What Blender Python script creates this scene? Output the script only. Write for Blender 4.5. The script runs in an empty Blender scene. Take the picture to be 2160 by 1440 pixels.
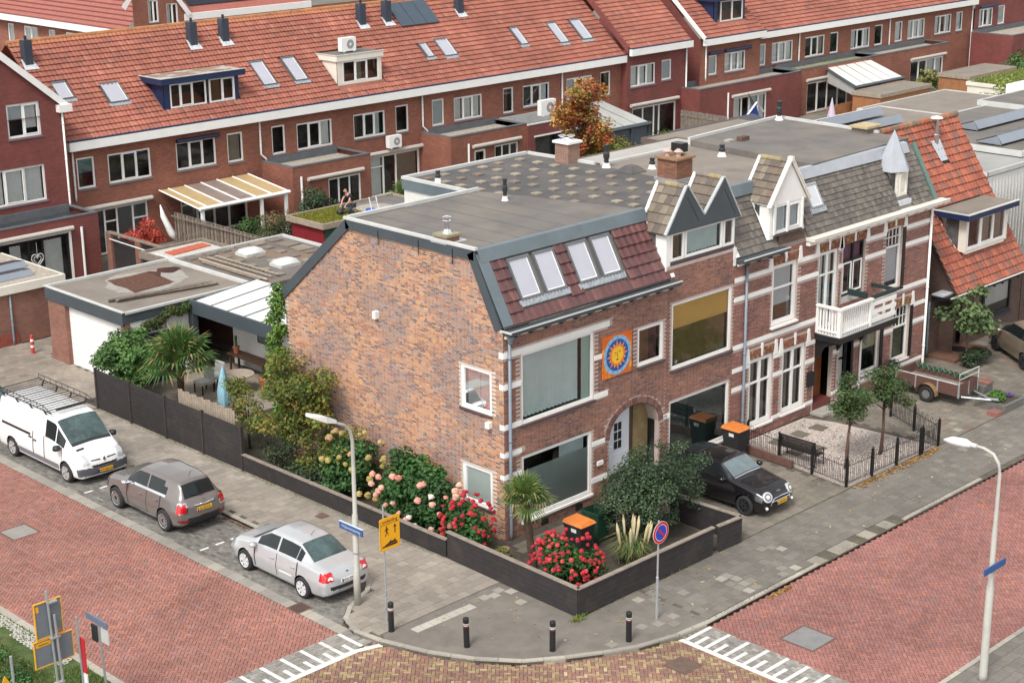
import bpy,math,random
import numpy as np
from mathutils import Vector,Matrix
R=math.radians
sc=bpy.context.scene
COL=sc.collection
cam=bpy.data.objects.new('camera',bpy.data.cameras.new('camera'))
COL.objects.link(cam);sc.camera=cam
CAM=Vector((-31.81,-32.38,20.35))
cam.data.sensor_width=36.0;cam.data.lens=59.34
cam.data.clip_start=0.5;cam.data.clip_end=1500
yaw,pit,rol=R(45.192),R(17.391),R(0.588)
fw=Vector((math.cos(pit)*math.cos(yaw),math.cos(pit)*math.sin(yaw),-math.sin(pit)))
rt=Vector((math.sin(yaw),-math.cos(yaw),0));dn=fw.cross(rt)
r2=rt*math.cos(rol)+dn*math.sin(rol);d2=-rt*math.sin(rol)+dn*math.cos(rol)
m=Matrix(((r2.x,-d2.x,-fw.x,CAM.x),(r2.y,-d2.y,-fw.y,CAM.y),(r2.z,-d2.z,-fw.z,CAM.z),(0,0,0,1)))
cam.matrix_world=m
w=bpy.data.worlds.new('World');sc.world=w;w.use_nodes=True
nt=w.node_tree;bg=nt.nodes['Background']
sky=nt.nodes.new('ShaderNodeTexSky');sky.sky_type='NISHITA';sky.sun_disc=False
SUN_EL,SUN_AZ=R(52),R(250)
sky.sun_elevation=SUN_EL;sky.sun_rotation=SUN_AZ
sky.dust_density=2.0;sky.ozone_density=1.0
hs=nt.nodes.new('ShaderNodeHueSaturation');hs.inputs['Saturation'].default_value=0.12
nt.links.new(sky.outputs[0],hs.inputs['Color']);nt.links.new(hs.outputs[0],bg.inputs[0])
bg.inputs[1].default_value=0.15
sl=bpy.data.lights.new('sun','SUN');sl.energy=1.5;sl.angle=R(16);sl.color=(1,.96,.9)
sun=bpy.data.objects.new('sun',sl);COL.objects.link(sun)
sd=Vector((math.sin(SUN_AZ)*math.cos(SUN_EL),math.cos(SUN_AZ)*math.cos(SUN_EL),math.sin(SUN_EL)))
sun.rotation_euler=sd.to_track_quat('Z','Y').to_euler()
vs=sc.view_settings;vs.view_transform='Standard';vs.look='None';vs.gamma=1;vs.exposure=0.85
vs.use_curve_mapping=False
sc.cycles.max_bounces=6;sc.cycles.transparent_max_bounces=8
rnd=random.Random(7)
MATS={}
def mat(name,col,rough=.7,noise=0.0,scale=3.0,metal=0.0,attr=False,bump=0.0,bscale=None,spec=.5,dirt=None,coat=0.0,wear=None):
 if name in MATS:return MATS[name]
 M=bpy.data.materials.new(name);M.use_nodes=True;n=M.node_tree;L=n.links
 b=n.nodes['Principled BSDF'];b.inputs['Roughness'].default_value=rough
 b.inputs['Metallic'].default_value=metal;b.inputs['Specular IOR Level'].default_value=spec
 b.inputs['Coat Weight'].default_value=coat;b.inputs['Coat Roughness'].default_value=.05
 c4=(*col,1);src=None
 tc=n.nodes.new('ShaderNodeNewGeometry')
 if attr:
  a=n.nodes.new('ShaderNodeAttribute');a.attribute_name='col';src=a.outputs['Color']
 if noise>0:
  nz=n.nodes.new('ShaderNodeTexNoise');nz.inputs['Scale'].default_value=scale
  nz.inputs['Detail'].default_value=6;nz.inputs['Roughness'].default_value=.65
  L.new(tc.outputs['Position'],nz.inputs['Vector'])
  mr=n.nodes.new('ShaderNodeMapRange');L.new(nz.outputs['Fac'],mr.inputs['Value'])
  mr.inputs['From Min'].default_value=.3;mr.inputs['From Max'].default_value=.7
  mr.inputs['To Min'].default_value=1-noise;mr.inputs['To Max'].default_value=1+noise
  mx=n.nodes.new('ShaderNodeVectorMath');mx.operation='SCALE'
  if src:L.new(src,mx.inputs[0])
  else:mx.inputs[0].default_value=col
  L.new(mr.outputs[0],mx.inputs['Scale']);src=mx.outputs[0]
 if wear:
  nz=n.nodes.new('ShaderNodeTexNoise');nz.inputs['Scale'].default_value=wear[0]
  nz.inputs['Detail'].default_value=4;nz.inputs['Roughness'].default_value=.6;nz.inputs['Distortion'].default_value=.6
  L.new(tc.outputs['Position'],nz.inputs['Vector'])
  mr=n.nodes.new('ShaderNodeMapRange');L.new(nz.outputs['Fac'],mr.inputs['Value'])
  mr.inputs['From Min'].default_value=.32;mr.inputs['From Max'].default_value=.68
  mr.inputs['To Min'].default_value=1-wear[1];mr.inputs['To Max'].default_value=1+wear[1]*.7
  mx=n.nodes.new('ShaderNodeVectorMath');mx.operation='SCALE'
  if src:L.new(src,mx.inputs[0])
  else:mx.inputs[0].default_value=col
  L.new(mr.outputs[0],mx.inputs['Scale']);src=mx.outputs[0]
 if dirt:
  nz=n.nodes.new('ShaderNodeTexNoise');nz.inputs['Scale'].default_value=dirt[1]
  nz.inputs['Detail'].default_value=5;nz.inputs['Roughness'].default_value=.6
  L.new(tc.outputs['Position'],nz.inputs['Vector'])
  mr=n.nodes.new('ShaderNodeMapRange');L.new(nz.outputs['Fac'],mr.inputs['Value'])
  mr.inputs['From Min'].default_value=dirt[2];mr.inputs['From Max'].default_value=dirt[3]
  mi=n.nodes.new('ShaderNodeMix');mi.data_type='RGBA';L.new(mr.outputs[0],mi.inputs['Factor'])
  if src:L.new(src,mi.inputs['A'])
  else:mi.inputs['A'].default_value=c4
  mi.inputs['B'].default_value=(*dirt[0],1);src=mi.outputs['Result']
 if src:L.new(src,b.inputs['Base Color'])
 else:b.inputs['Base Color'].default_value=c4
 if bump>0:
  nb=n.nodes.new('ShaderNodeTexNoise');nb.inputs['Scale'].default_value=bscale or scale*4
  nb.inputs['Detail'].default_value=4;L.new(tc.outputs['Position'],nb.inputs['Vector'])
  bp=n.nodes.new('ShaderNodeBump');bp.inputs['Strength'].default_value=bump;bp.inputs['Distance'].default_value=.02
  L.new(nb.outputs['Fac'],bp.inputs['Height']);L.new(bp.outputs[0],b.inputs['Normal'])
 MATS[name]=M
 return M
def brickmat(name,c1,c2,mortar,bw=.22,rh=.065,ms=.012,patch=.25):
 M=bpy.data.materials.new(name);M.use_nodes=True;n=M.node_tree;L=n.links
 b=n.nodes['Principled BSDF'];b.inputs['Roughness'].default_value=.85
 g=n.nodes.new('ShaderNodeNewGeometry');sp=n.nodes.new('ShaderNodeSeparateXYZ');sn=n.nodes.new('ShaderNodeSeparateXYZ')
 L.new(g.outputs['Position'],sp.inputs[0]);L.new(g.outputs['True Normal'],sn.inputs[0])
 ab=n.nodes.new('ShaderNodeMath');ab.operation='ABSOLUTE';L.new(sn.outputs[0],ab.inputs[0])
 gt=n.nodes.new('ShaderNodeMath');gt.operation='GREATER_THAN';gt.inputs[1].default_value=.5;L.new(ab.outputs[0],gt.inputs[0])
 mx=n.nodes.new('ShaderNodeMix');L.new(gt.outputs[0],mx.inputs['Factor']);L.new(sp.outputs[0],mx.inputs['A']);L.new(sp.outputs[1],mx.inputs['B'])
 cb=n.nodes.new('ShaderNodeCombineXYZ');L.new(mx.outputs[0],cb.inputs[0]);L.new(sp.outputs[2],cb.inputs[1])
 br=n.nodes.new('ShaderNodeTexBrick');L.new(cb.outputs[0],br.inputs['Vector'])
 br.inputs['Color1'].default_value=(*c1,1);br.inputs['Color2'].default_value=(*c2,1);br.inputs['Mortar'].default_value=(*mortar,1)
 br.inputs['Scale'].default_value=1;br.inputs['Brick Width'].default_value=bw;br.inputs['Row Height'].default_value=rh
 br.inputs['Mortar Size'].default_value=ms/2;br.inputs['Mortar Smooth'].default_value=.2
 nz=n.nodes.new('ShaderNodeTexNoise');nz.inputs['Scale'].default_value=.7;nz.inputs['Detail'].default_value=8;nz.inputs['Roughness'].default_value=.7
 L.new(g.outputs['Position'],nz.inputs['Vector'])
 mr=n.nodes.new('ShaderNodeMapRange');L.new(nz.outputs['Fac'],mr.inputs['Value']);mr.inputs['From Min'].default_value=.3;mr.inputs['From Max'].default_value=.7
 mr.inputs['To Min'].default_value=1-patch;mr.inputs['To Max'].default_value=1+patch
 sc_=n.nodes.new('ShaderNodeVectorMath');sc_.operation='SCALE';L.new(br.outputs['Color'],sc_.inputs[0]);L.new(mr.outputs[0],sc_.inputs['Scale'])
 L.new(sc_.outputs[0],b.inputs['Base Color'])
 bp=n.nodes.new('ShaderNodeBump');bp.inputs['Strength'].default_value=.4;bp.inputs['Distance'].default_value=.01;bp.invert=True
 L.new(br.outputs['Fac'],bp.inputs['Height']);L.new(bp.outputs[0],b.inputs['Normal'])
 MATS[name]=M
 return M
def glassmat(name,tint=(.75,.82,.8),rough=.02,frost=0.0,refl=1.0):
 M=bpy.data.materials.new(name);M.use_nodes=True;n=M.node_tree;L=n.links
 n.nodes.remove(n.nodes['Principled BSDF']);out=n.nodes['Material Output']
 tr=n.nodes.new('ShaderNodeBsdfTransparent');tr.inputs[0].default_value=(*tint,1)
 gl=n.nodes.new('ShaderNodeBsdfGlossy');gl.inputs['Roughness'].default_value=rough;gl.inputs['Color'].default_value=(.9,.95,1,1)
 fr=n.nodes.new('ShaderNodeFresnel');fr.inputs['IOR'].default_value=1.6
 ml=n.nodes.new('ShaderNodeMath');ml.operation='MULTIPLY_ADD';ml.inputs[1].default_value=refl;ml.inputs[2].default_value=.04*refl;L.new(fr.outputs[0],ml.inputs[0])
 mx=n.nodes.new('ShaderNodeMixShader');L.new(ml.outputs[0],mx.inputs[0]);L.new(tr.outputs[0],mx.inputs[1]);L.new(gl.outputs[0],mx.inputs[2])
 res=mx.outputs[0]
 if frost>0:
  df=n.nodes.new('ShaderNodeBsdfDiffuse');df.inputs[0].default_value=(.55,.62,.6,1)
  m2=n.nodes.new('ShaderNodeMixShader');m2.inputs[0].default_value=frost;L.new(res,m2.inputs[1]);L.new(df.outputs[0],m2.inputs[2]);res=m2.outputs[0]
 L.new(res,out.inputs['Surface']);MATS[name]=M
 return M
def leafmat(name,gain=1.0):
 M=bpy.data.materials.new(name);M.use_nodes=True;n=M.node_tree;L=n.links
 b=n.nodes['Principled BSDF'];b.inputs['Roughness'].default_value=.55;b.inputs['Specular IOR Level'].default_value=.35
 a=n.nodes.new('ShaderNodeAttribute');a.attribute_name='col'
 L.new(a.outputs['Color'],b.inputs['Base Color'])
 tl=n.nodes.new('ShaderNodeBsdfTranslucent');L.new(a.outputs['Color'],tl.inputs[0])
 mx=n.nodes.new('ShaderNodeMixShader');mx.inputs[0].default_value=.25
 L.new(b.outputs[0],mx.inputs[1]);L.new(tl.outputs[0],mx.inputs[2]);L.new(mx.outputs[0],n.nodes['Material Output'].inputs['Surface'])
 MATS[name]=M
 return M
WHITE=mat('white_paint',(.78,.77,.74),.45,.05,2)
CREAM=mat('cream_paint',(.70,.66,.57),.5,.06,2)
GREYW=mat('grey_white',(.50,.50,.48),.6,.12,1.5)
ANTH=mat('anthracite',(.055,.068,.078),.5,.12,1.2)
SLATE=mat('blue_grey_zinc',(.115,.145,.16),.42,.12,1.4)
NAVY=mat('navy_paint',(.012,.025,.075),.45,.1,2)
BLACK=mat('black_paint',(.013,.013,.015),.4,.2,3)
BLKPL=mat('black_plastic',(.02,.021,.023),.5,.15,4)
DARK=mat('dim_room',(.065,.06,.058),.9,.75,1.6)  # unlit room's shade put into the base colour, blotches hint at furniture
ZINC=mat('zinc',(.36,.38,.39),.4,.12,2,metal=.4)
LEAD=mat('lead_flashing',(.48,.50,.52),.5,.25,5,bump=.6,bscale=9)
GALV=mat('galvanised_steel',(.40,.42,.43),.45,.1,4,metal=.5)
LAMPP=mat('lamp_post_paint',(.36,.35,.31),.5,.12,2.5)
CHROME=mat('chrome',(.8,.8,.82),.12,metal=1)
ALU=mat('alloy',(.55,.55,.56),.3,metal=.9)
RUBBER=mat('rubber',(.018,.018,.019),.8)
REDL=mat('red_lens',(.5,.005,.01),.12,coat=1)
CLRL=mat('clear_lens',(.55,.57,.58),.1,metal=.3,coat=1)
GLASS=glassmat('window_glass',(.96,.97,.96),.02,0,.8);CGLASS=glassmat('car_glass',(.16,.2,.2),.02,0,1.3)
TINT=glassmat('tinted_car_glass',(.03,.035,.035),.02,0,1.2)
FROST=glassmat('frosted_film',(.6,.7,.68),.25,.45)
DGLASS=glassmat('dark_glass',(.45,.55,.54),.02,0,1.2)
SKYG=mat('skylight_glass',(.40,.40,.45),.12,.06,1.0,spec=1.0,coat=1)
LACE=mat('curtain_fabric',(.78,.80,.78),.9,.08,3)
TEAL=mat('pale_teal_curtain',(.60,.72,.71),.9,.06,3)
OLIVE=mat('olive_curtain',(.17,.135,.045),.9,.15,3)
BROWNC=mat('brown_curtain',(.16,.085,.035),.9,.15,3)
MUST=mat('mustard_blind',(.60,.40,.10),.8,.05,2)
BITU=mat('bitumen_roof',(.135,.122,.112),.92,.2,.9,bump=.35,bscale=60,dirt=((.19,.165,.135),.55,.45,.72))
BITU2=mat('brown_bitumen',(.205,.175,.145),.9,.14,.7,bump=.25,bscale=60,dirt=((.13,.11,.09),.6,.55,.8))
BITUS=mat('slate_bitumen',(.082,.077,.078),.92,.18,.8,bump=.35,bscale=60,dirt=((.125,.108,.096),.8,.45,.7))
GRAVEL=mat('roof_gravel',(.34,.30,.25),.95,.35,9,bump=1,bscale=30)
MOSS=mat('moss',(.13,.14,.03),1,.5,5,bump=1,bscale=20,dirt=((.2,.12,.05),3,.5,.7))
PIECE=mat('brick_piece',(.3,.1,.07),.86,.14,14,attr=True,wear=(.45,.16))
TILEM=mat('roof_tile',(.3,.1,.07),.75,.16,9,attr=True,wear=(.5,.12))
TILEG=mat('glazed_roof_tile',(.3,.1,.07),.38,.12,9,attr=True)
PAVE=mat('paving_piece',(.3,.3,.3),.9,.10,9,attr=True,wear=(.32,.24))
PAINTA=mat('printed_colour',(.3,.3,.3),.5,attr=True)
LEAF=leafmat('leaves');FLOW=mat('petals',(.3,.1,.1),.7,.25,30,attr=True)
BARK=mat('bark',(.10,.075,.05),.95,.3,12,bump=.8,bscale=30)
WOODB=mat('black_stained_wood',(.026,.022,.022),.75,.3,3,bump=.5,bscale=25,dirt=((.055,.042,.035),1.3,.55,.8))
WOODC=mat('weathered_plank',(.30,.245,.185),.85,.25,6,bump=.4)
WOODG=mat('grey_wood',(.19,.155,.125),.85,.3,5,bump=.4)
WOODO=mat('orange_wood',(.30,.13,.055),.8,.2,4)
BR_ROW=brickmat('red_row_brick',(.27,.094,.056),(.20,.064,.042),(.21,.125,.09),patch=.2)
BR_DRK=brickmat('dark_red_brick',(.21,.050,.040),(.15,.038,.034),(.13,.065,.055),patch=.2)
BR_GAR=brickmat('garage_brick',(.27,.115,.075),(.19,.08,.06),(.2,.15,.12),patch=.2)
BR_OLD=brickmat('old_brown_brick',(.12,.062,.042),(.07,.04,.032),(.12,.10,.085),patch=.25)
MORTS=mat('light_mortar',(.56,.49,.42),.95,.12,3)
MORTF=mat('grey_mortar',(.42,.34,.30),.95,.12,3)
SOIL=mat('soil',(.06,.048,.035),1,.35,5,bump=.6)
GRASSB=mat('lawn',(.055,.085,.02),1,.4,4,bump=.8,dirt=((.12,.11,.05),1.5,.5,.75))
CONC=mat('concrete',(.33,.31,.275),.9,.16,3,bump=.2,bscale=40)
YELL=mat('sign_yellow',(.75,.36,.012),.4,.04,3)
ORL=mat('orange_bin_lid',(.60,.18,.035),.5,.15,4)
GRN=mat('dark_green_bin',(.012,.05,.028),.5,.1,4)
POLY=mat('opal_polycarbonate',(.66,.66,.62),.35,.06,1.5)
SOLAR=mat('solar_cells',(.022,.022,.035),.35,.15,2,spec=.35)
SOLGREY=mat('solar_pale',(.27,.30,.34),.25,.05,2,metal=.3)
ORG={}
def link(o,parent=None):
 COL.objects.link(o)
 if parent is not None:o.parent=parent
def tag(o,label=None,cat=None,group=None,kind=None):
 if label:o['label']=label
 if cat:o['category']=cat
 if group:o['group']=group
 if kind:o['kind']=kind
 return o
def thing(name,label,cat,loc=(0,0,0),group=None):
 o=bpy.data.objects.new(name,None);COL.objects.link(o);o.location=loc;o.empty_display_size=.2
 ORG[o.name]=Vector(loc)
 return tag(o,label,cat,group)
def org(parent):return ORG.get(parent.name,Vector((0,0,0)))if parent is not None else Vector((0,0,0))
def dup(root,loc,rz=0,label=None,group=None):
 r=root.copy();COL.objects.link(r);r.location=loc;r.rotation_euler=(0,0,rz)
 if label:r['label']=label
 if group:r['group']=group
 def rec(src,dst):
  for ch in list(src.children):
   c=ch.copy();COL.objects.link(c);c.parent=dst;rec(ch,c)
 rec(root,r)
 return r
class MB:
 def __init__(s):s.v=[];s.f=[];s.m=[];s.c=[]
 def add(s,vs,fs,mi=0,col=None):
  k=len(s.v);s.v.extend([tuple(p)for p in vs])
  for f in fs:s.f.append(tuple(i+k for i in f));s.m.append(mi);s.c.append(col)
  return s
 def box(s,x0,y0,z0,x1,y1,z1,mi=0,col=None):
  v=[(x0,y0,z0),(x1,y0,z0),(x1,y1,z0),(x0,y1,z0),(x0,y0,z1),(x1,y0,z1),(x1,y1,z1),(x0,y1,z1)]
  return s.add(v,[(0,3,2,1),(4,5,6,7),(0,1,5,4),(1,2,6,5),(2,3,7,6),(3,0,4,7)],mi,col)
 def fbox(s,F,u0,u1,z0,z1,n0,n1,mi=0,col=None):
  v=[F(u,z,n)for n in(n0,n1)for(u,z)in((u0,z0),(u1,z0),(u1,z1),(u0,z1))]
  return s.add(v,[(0,3,2,1),(4,5,6,7),(0,1,5,4),(1,2,6,5),(2,3,7,6),(3,0,4,7)],mi,col)
 def prism(s,pts,F,n0,n1,mi=0,col=None):
  k=len(pts);v=[F(u,z,n0)for u,z in pts]+[F(u,z,n1)for u,z in pts]
  fs=[tuple(range(k))[::-1],tuple(range(k,2*k))]+[(i,(i+1)%k,k+(i+1)%k,k+i)for i in range(k)]
  return s.add(v,fs,mi,col)
 def tube(s,pts,r,n=6,mi=0,col=None,cap=True):
  pts=[Vector(p)for p in pts];rs=r if isinstance(r,(list,tuple))else[r]*len(pts)
  rings=[];up=Vector((0,0,1))
  for i,p in enumerate(pts):
   d=(pts[min(i+1,len(pts)-1)]-pts[max(i-1,0)]).normalized()
   a=d.cross(up)if abs(d.dot(up))<.95 else d.cross(Vector((1,0,0)))
   a.normalize();b=d.cross(a)
   rings.append([p+(a*math.cos(2*math.pi*k/n)+b*math.sin(2*math.pi*k/n))*rs[i]for k in range(n)])
  v=[q for rg in rings for q in rg];fs=[]
  for i in range(len(pts)-1):
   for k in range(n):fs.append((i*n+k,i*n+(k+1)%n,(i+1)*n+(k+1)%n,(i+1)*n+k))
  if cap:fs.append(tuple(range(n))[::-1]);fs.append(tuple(range((len(pts)-1)*n,len(pts)*n)))
  return s.add(v,fs,mi,col)
 def lathe(s,prof,c=(0,0,0),n=12,mi=0,col=None):
  v=[];fs=[]
  for r,z in prof:
   for k in range(n):v.append((c[0]+r*math.cos(2*math.pi*k/n),c[1]+r*math.sin(2*math.pi*k/n),c[2]+z))
  for i in range(len(prof)-1):
   for k in range(n):fs.append((i*n+k,i*n+(k+1)%n,(i+1)*n+(k+1)%n,(i+1)*n+k))
  fs.append(tuple(range(n))[::-1]);fs.append(tuple(range((len(prof)-1)*n,len(prof)*n)))
  return s.add(v,fs,mi,col)
 def build(s,name,mats,parent=None,smooth=False,bevel=0):
  me=bpy.data.meshes.new(name);o3=org(parent)
  me.from_pydata([(a-o3.x,b-o3.y,c-o3.z)for a,b,c in s.v],[],s.f)
  mats=mats if isinstance(mats,(list,tuple))else[mats]
  for M in mats:me.materials.append(M)
  if len(mats)>1:me.polygons.foreach_set('material_index',s.m)
  if any(c is not None for c in s.c):
   at=me.color_attributes.new('col','FLOAT_COLOR','CORNER');arr=[]
   for f,c in zip(s.f,s.c):arr.extend((*(c or(.5,.5,.5)),1)*len(f))
   at.data.foreach_set('color',arr)
  if smooth:me.polygons.foreach_set('use_smooth',[True]*len(s.f))
  me.update();o=bpy.data.objects.new(name,me);link(o,parent)
  ORG[o.name]=o3
  if bevel:
   b=o.modifiers.new('bevel','BEVEL');b.width=bevel;b.segments=2;b.limit_method='ANGLE'
  return o
def one(name,mats,parent,fn,**kw):
 b=MB();fn(b);return b.build(name,mats,parent,**kw)
def boxo(name,M,parent,x0,y0,z0,x1,y1,z1,**kw):
 return MB().box(x0,y0,z0,x1,y1,z1).build(name,M,parent,**kw)
class FR:
 def __init__(s,o,u,n):s.o=Vector(o);s.u=Vector(u);s.n=Vector(n)
 def __call__(s,u,z,n=0):return s.o+s.u*u+Vector((0,0,z))+s.n*n
def FY(Y):return FR((0,Y,0),(1,0,0),(0,-1,0))
def FX(X):return FR((X,0,0),(0,1,0),(-1,0,0))
def T_box():
 v=[(x,y,z)for z in(-.5,.5)for(x,y)in((-.5,-.5),(.5,-.5),(.5,.5),(-.5,.5))]
 return v,[(0,3,2,1),(4,5,6,7),(0,1,5,4),(1,2,6,5),(2,3,7,6),(3,0,4,7)]
def T_tile(seg=4,lip=.16,wave=.10,flat=False):
 us=[i/seg for i in range(seg+1)]
 def h(u):
  if flat:return.02*math.sin(u*math.pi)
  return wave*(math.sin(u*2*math.pi-.6)*.5+.5)
 v=[(u,0,lip+h(u))for u in us]+[(u,1.06,.0+h(u))for u in us]+[(u,0,-.02)for u in us]
 n=seg+1;f=[]
 for i in range(seg):f.append((i,i+1,n+i+1,n+i));f.append((2*n+i,2*n+i+1,i+1,i))
 return v,f
def T_leaf():
 return[(0,-.5,0),(.32,0,.08),(0,.5,0),(-.32,0,.08)],[(0,1,2,3)]
TM={'box':T_box(),'tile':T_tile(4,.2,.10),'tilef':T_tile(4,.14,.07,True),'tiles':T_tile(3,.26,.14),'leaf':T_leaf()}
def stuffmesh(name,tk,mats4,cols,M,parent=None,smooth=False):
 tv,tf=TM[tk];V=np.array([(*p,1)for p in tv],float);N=len(mats4)
 A=np.asarray(mats4,float);P=np.einsum('nij,kj->nki',A,V)[:,:,:3].reshape(-1,3)
 o3=org(parent);P-=np.array(o3)
 k=len(tv);F=np.concatenate([np.array(f)for f in tf]);ln=np.array([len(f)for f in tf])
 loops=(F[None,:]+(np.arange(N)*k)[:,None]).reshape(-1);tot=np.tile(ln,N)
 me=bpy.data.meshes.new(name);me.vertices.add(len(P));me.vertices.foreach_set('co',P.astype('f4').ravel())
 me.loops.add(len(loops));me.loops.foreach_set('vertex_index',loops.astype('i4'))
 me.polygons.add(len(tot));st=np.concatenate([[0],np.cumsum(tot)[:-1]])
 me.polygons.foreach_set('loop_start',st.astype('i4'));me.polygons.foreach_set('loop_total',tot.astype('i4'))
 me.update(calc_edges=True);
 at=me.color_attributes.new('col','FLOAT_COLOR','POINT')
 c=np.ones((N,4),'f4');c[:,:3]=np.asarray(cols,'f4');at.data.foreach_set('color',np.repeat(c,k,axis=0).ravel())
 me.materials.append(M)
 me.polygons.foreach_set('use_smooth',[bool(smooth)]*len(me.polygons))
 o=bpy.data.objects.new(name,me);link(o,parent);ORG[o.name]=o3
 return o
MC={}
def field(parent,name,tk,mats4,cols,M,nind=300,sname=None):
 """nearest nind pieces become part objects, the rest one joined stuff part"""
 if not len(mats4):return
 A=np.asarray(mats4,float);C=np.asarray(cols,float)
 d=np.linalg.norm(A[:,:3,3]-np.array(CAM),axis=1);order=np.argsort(d)
 ind,rest=order[:nind],order[nind:]
 o3=org(parent)
 if len(ind):
  q=C[ind];pal=q[rnd.sample(range(len(q)),min(10,len(q)))]
  for i in ind:
   j=int(np.argmin(((pal-C[i])**2).sum(1)));key=(tk,M.name,tuple(np.round(pal[j],3)))
   if key not in MC:
    me=bpy.data.meshes.new(name);tv,tf=TM[tk];me.from_pydata(tv,[],tf);me.materials.append(M)
    at=me.color_attributes.new('col','FLOAT_COLOR','POINT');at.data.foreach_set('color',[*pal[j],1]*len(tv));MC[key]=me
   o=bpy.data.objects.new(name,MC[key]);link(o,parent)
   mm=Matrix(A[i].tolist());mm.translation-=o3;o.matrix_local=mm
 if len(rest):
  o=stuffmesh(sname or name+'_field',tk,A[rest],C[rest],M,parent);o['kind']='stuff'
def m4(c,ax,ay,az):
 return[[ax[0],ay[0],az[0],c[0]],[ax[1],ay[1],az[1],c[1]],[ax[2],ay[2],az[2],c[2]],[0,0,0,1]]
def pick(pal,r=rnd,j=.13):
 t=r.random()*sum(w for w,c in pal)
 for w_,c in pal:
  t-=w_
  if t<=0:break
 k=r.uniform(1-j,1+j);return tuple(x*k for x in c)
def lattice(x,y,s,seed=0):
 return.5+.25*(math.sin(x*s+seed)+math.sin(y*s*1.3+seed*2.1+math.sin(x*s*.7+seed)*1.5))
def bricks(parent,F,u0,u1,z0,z1,inside,pal,nind=300,cz=.0635,L=.203,hd=.096,j=.015,seed=1,pal2=None,prd=.006,M=None):
 r=random.Random(seed);ms=[];cs=[];row=0;z=z0;step=L+hd+2*j
 while z+cz<=z1+.001:
  u=u0-(step/2 if row%2 else 0)+(row%3)*.0;k=0
  while u<u1:
   ln=L if k%2==0 else hd
   a,b=max(u,u0),min(u+ln,u1)
   if b-a>.03 and inside(a,z+.02)and inside(b,z+.02)and inside((a+b)/2,z+cz-.01):
    c=F((a+b)/2,z+cz/2,prd/2-.01+r.uniform(-.001,.002))
    ms.append(m4(c,F.u*(b-a),F.n*(prd+.02),(0,0,cz-j)))
    pz=pal if(pal2 is None or lattice(u+r.uniform(-.25,.25),z+r.uniform(-.25,.25),2.1,seed)>.5)else pal2
    cs.append(pick(pz,r))
   u+=ln+j;k+=1
  z+=cz;row+=1
 field(parent,'brick','box',ms,cs,M or PIECE,nind,'brickwork')
def herring(parent,inside,x0,x1,y0,y1,z,pal,w=.1,ang=45,nind=300,seed=2,name='paving_brick',th=.03):
 r=random.Random(seed);ms=[];cs=[];ca,sa=math.cos(R(ang)),math.sin(R(ang))
 cx,cy=(x0+x1)/2,(y0+y1)/2;rad=math.hypot(x1-x0,y1-y0)/2+.3;n=int(rad/w)+2
 for i in range(-n,n):
  for j in range(-n,n):
   k=(i-j)%4
   if k==0:a,b,lx,ly=(i+1)*w,(j+.5)*w,2*w,w
   elif k==3:a,b,lx,ly=(i+.5)*w,(j+1)*w,w,2*w
   else:continue
   X,Y=cx+a*ca-b*sa,cy+a*sa+b*ca
   if X<x0 or X>x1 or Y<y0 or Y>y1 or not inside(X,Y):continue
   g=.012;ms.append(m4((X,Y,z-th/2+r.uniform(-.0025,.0025)),(ca*(lx-g),sa*(lx-g),0),(-sa*(ly-g),ca*(ly-g),0),(r.uniform(-.001,.001),r.uniform(-.001,.001),th)))
   cs.append(pick(pal,r))
 field(parent,name,'box',ms,cs,PAVE,nind,name+'s')
def tilegrid(parent,inside,x0,x1,y0,y1,z,pal,s=.3,t=.3,bond=True,alongx=True,nind=300,seed=3,name='paving_tile',th=.04,g=.008,jit=.003):
 r=random.Random(seed);ms=[];cs=[];row=0
 a0,a1,b0,b1=(x0,x1,y0,y1)if alongx else(y0,y1,x0,x1)
 b=b0
 while b<b1:
  a=a0-(s/2 if bond and row%2 else 0)
  while a<a1:
   ca,cb=a+s/2,b+t/2
   X,Y=(ca,cb)if alongx else(cb,ca)
   if inside(X,Y):
    sx,sy=(s-g,t-g)if alongx else(t-g,s-g)
    ms.append(m4((X,Y,z-th/2+r.uniform(-jit,jit)),(sx,0,r.uniform(-.002,.002)),(0,sy,r.uniform(-.002,.002)),(0,0,th)));cs.append(pick(pal,r))
   a+=s
  b+=t;row+=1
 field(parent,name,'box',ms,cs,PAVE,nind,name+'s')
def roof_tiles(parent,O,U,V,Wd,Ln,tw,cl,pal,skip=None,nind=300,tk='tile',M=None,seed=4,th=.25,sname='roof_tiles',colf=None,name='roof_tile',jit=.003):
 """O lower-left corner on the roof plane, U along eave, V up the slope"""
 r=random.Random(seed);U=Vector(U).normalized();V=Vector(V).normalized();N=U.cross(V);O=Vector(O)
 ms=[];cs=[];nu=max(1,round(Wd/tw));nv=max(1,round(Ln/cl));tw=Wd/nu;cl=Ln/nv
 for j in range(nv):
  for i in range(nu):
   if skip and skip((i+.5)*tw,(j+.5)*cl):continue
   c=O+U*(i*tw)+V*(j*cl)+N*(.012+r.uniform(-jit,jit))
   ms.append(m4(c,U*tw*.985,V*cl,N*th));cs.append(colf(i*tw,j*cl,r)if colf else pick(pal,r))
 field(parent,name,tk,ms,cs,M or TILEM,nind,sname)
def pip(poly):
 P=list(poly)
 def f(x,y):
  c=False;j=len(P)-1
  for i in range(len(P)):
   if(P[i][1]>y)!=(P[j][1]>y)and x<(P[j][0]-P[i][0])*(y-P[i][1])/(P[j][1]-P[i][1])+P[i][0]:c=not c
   j=i
  return c
 return f
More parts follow.
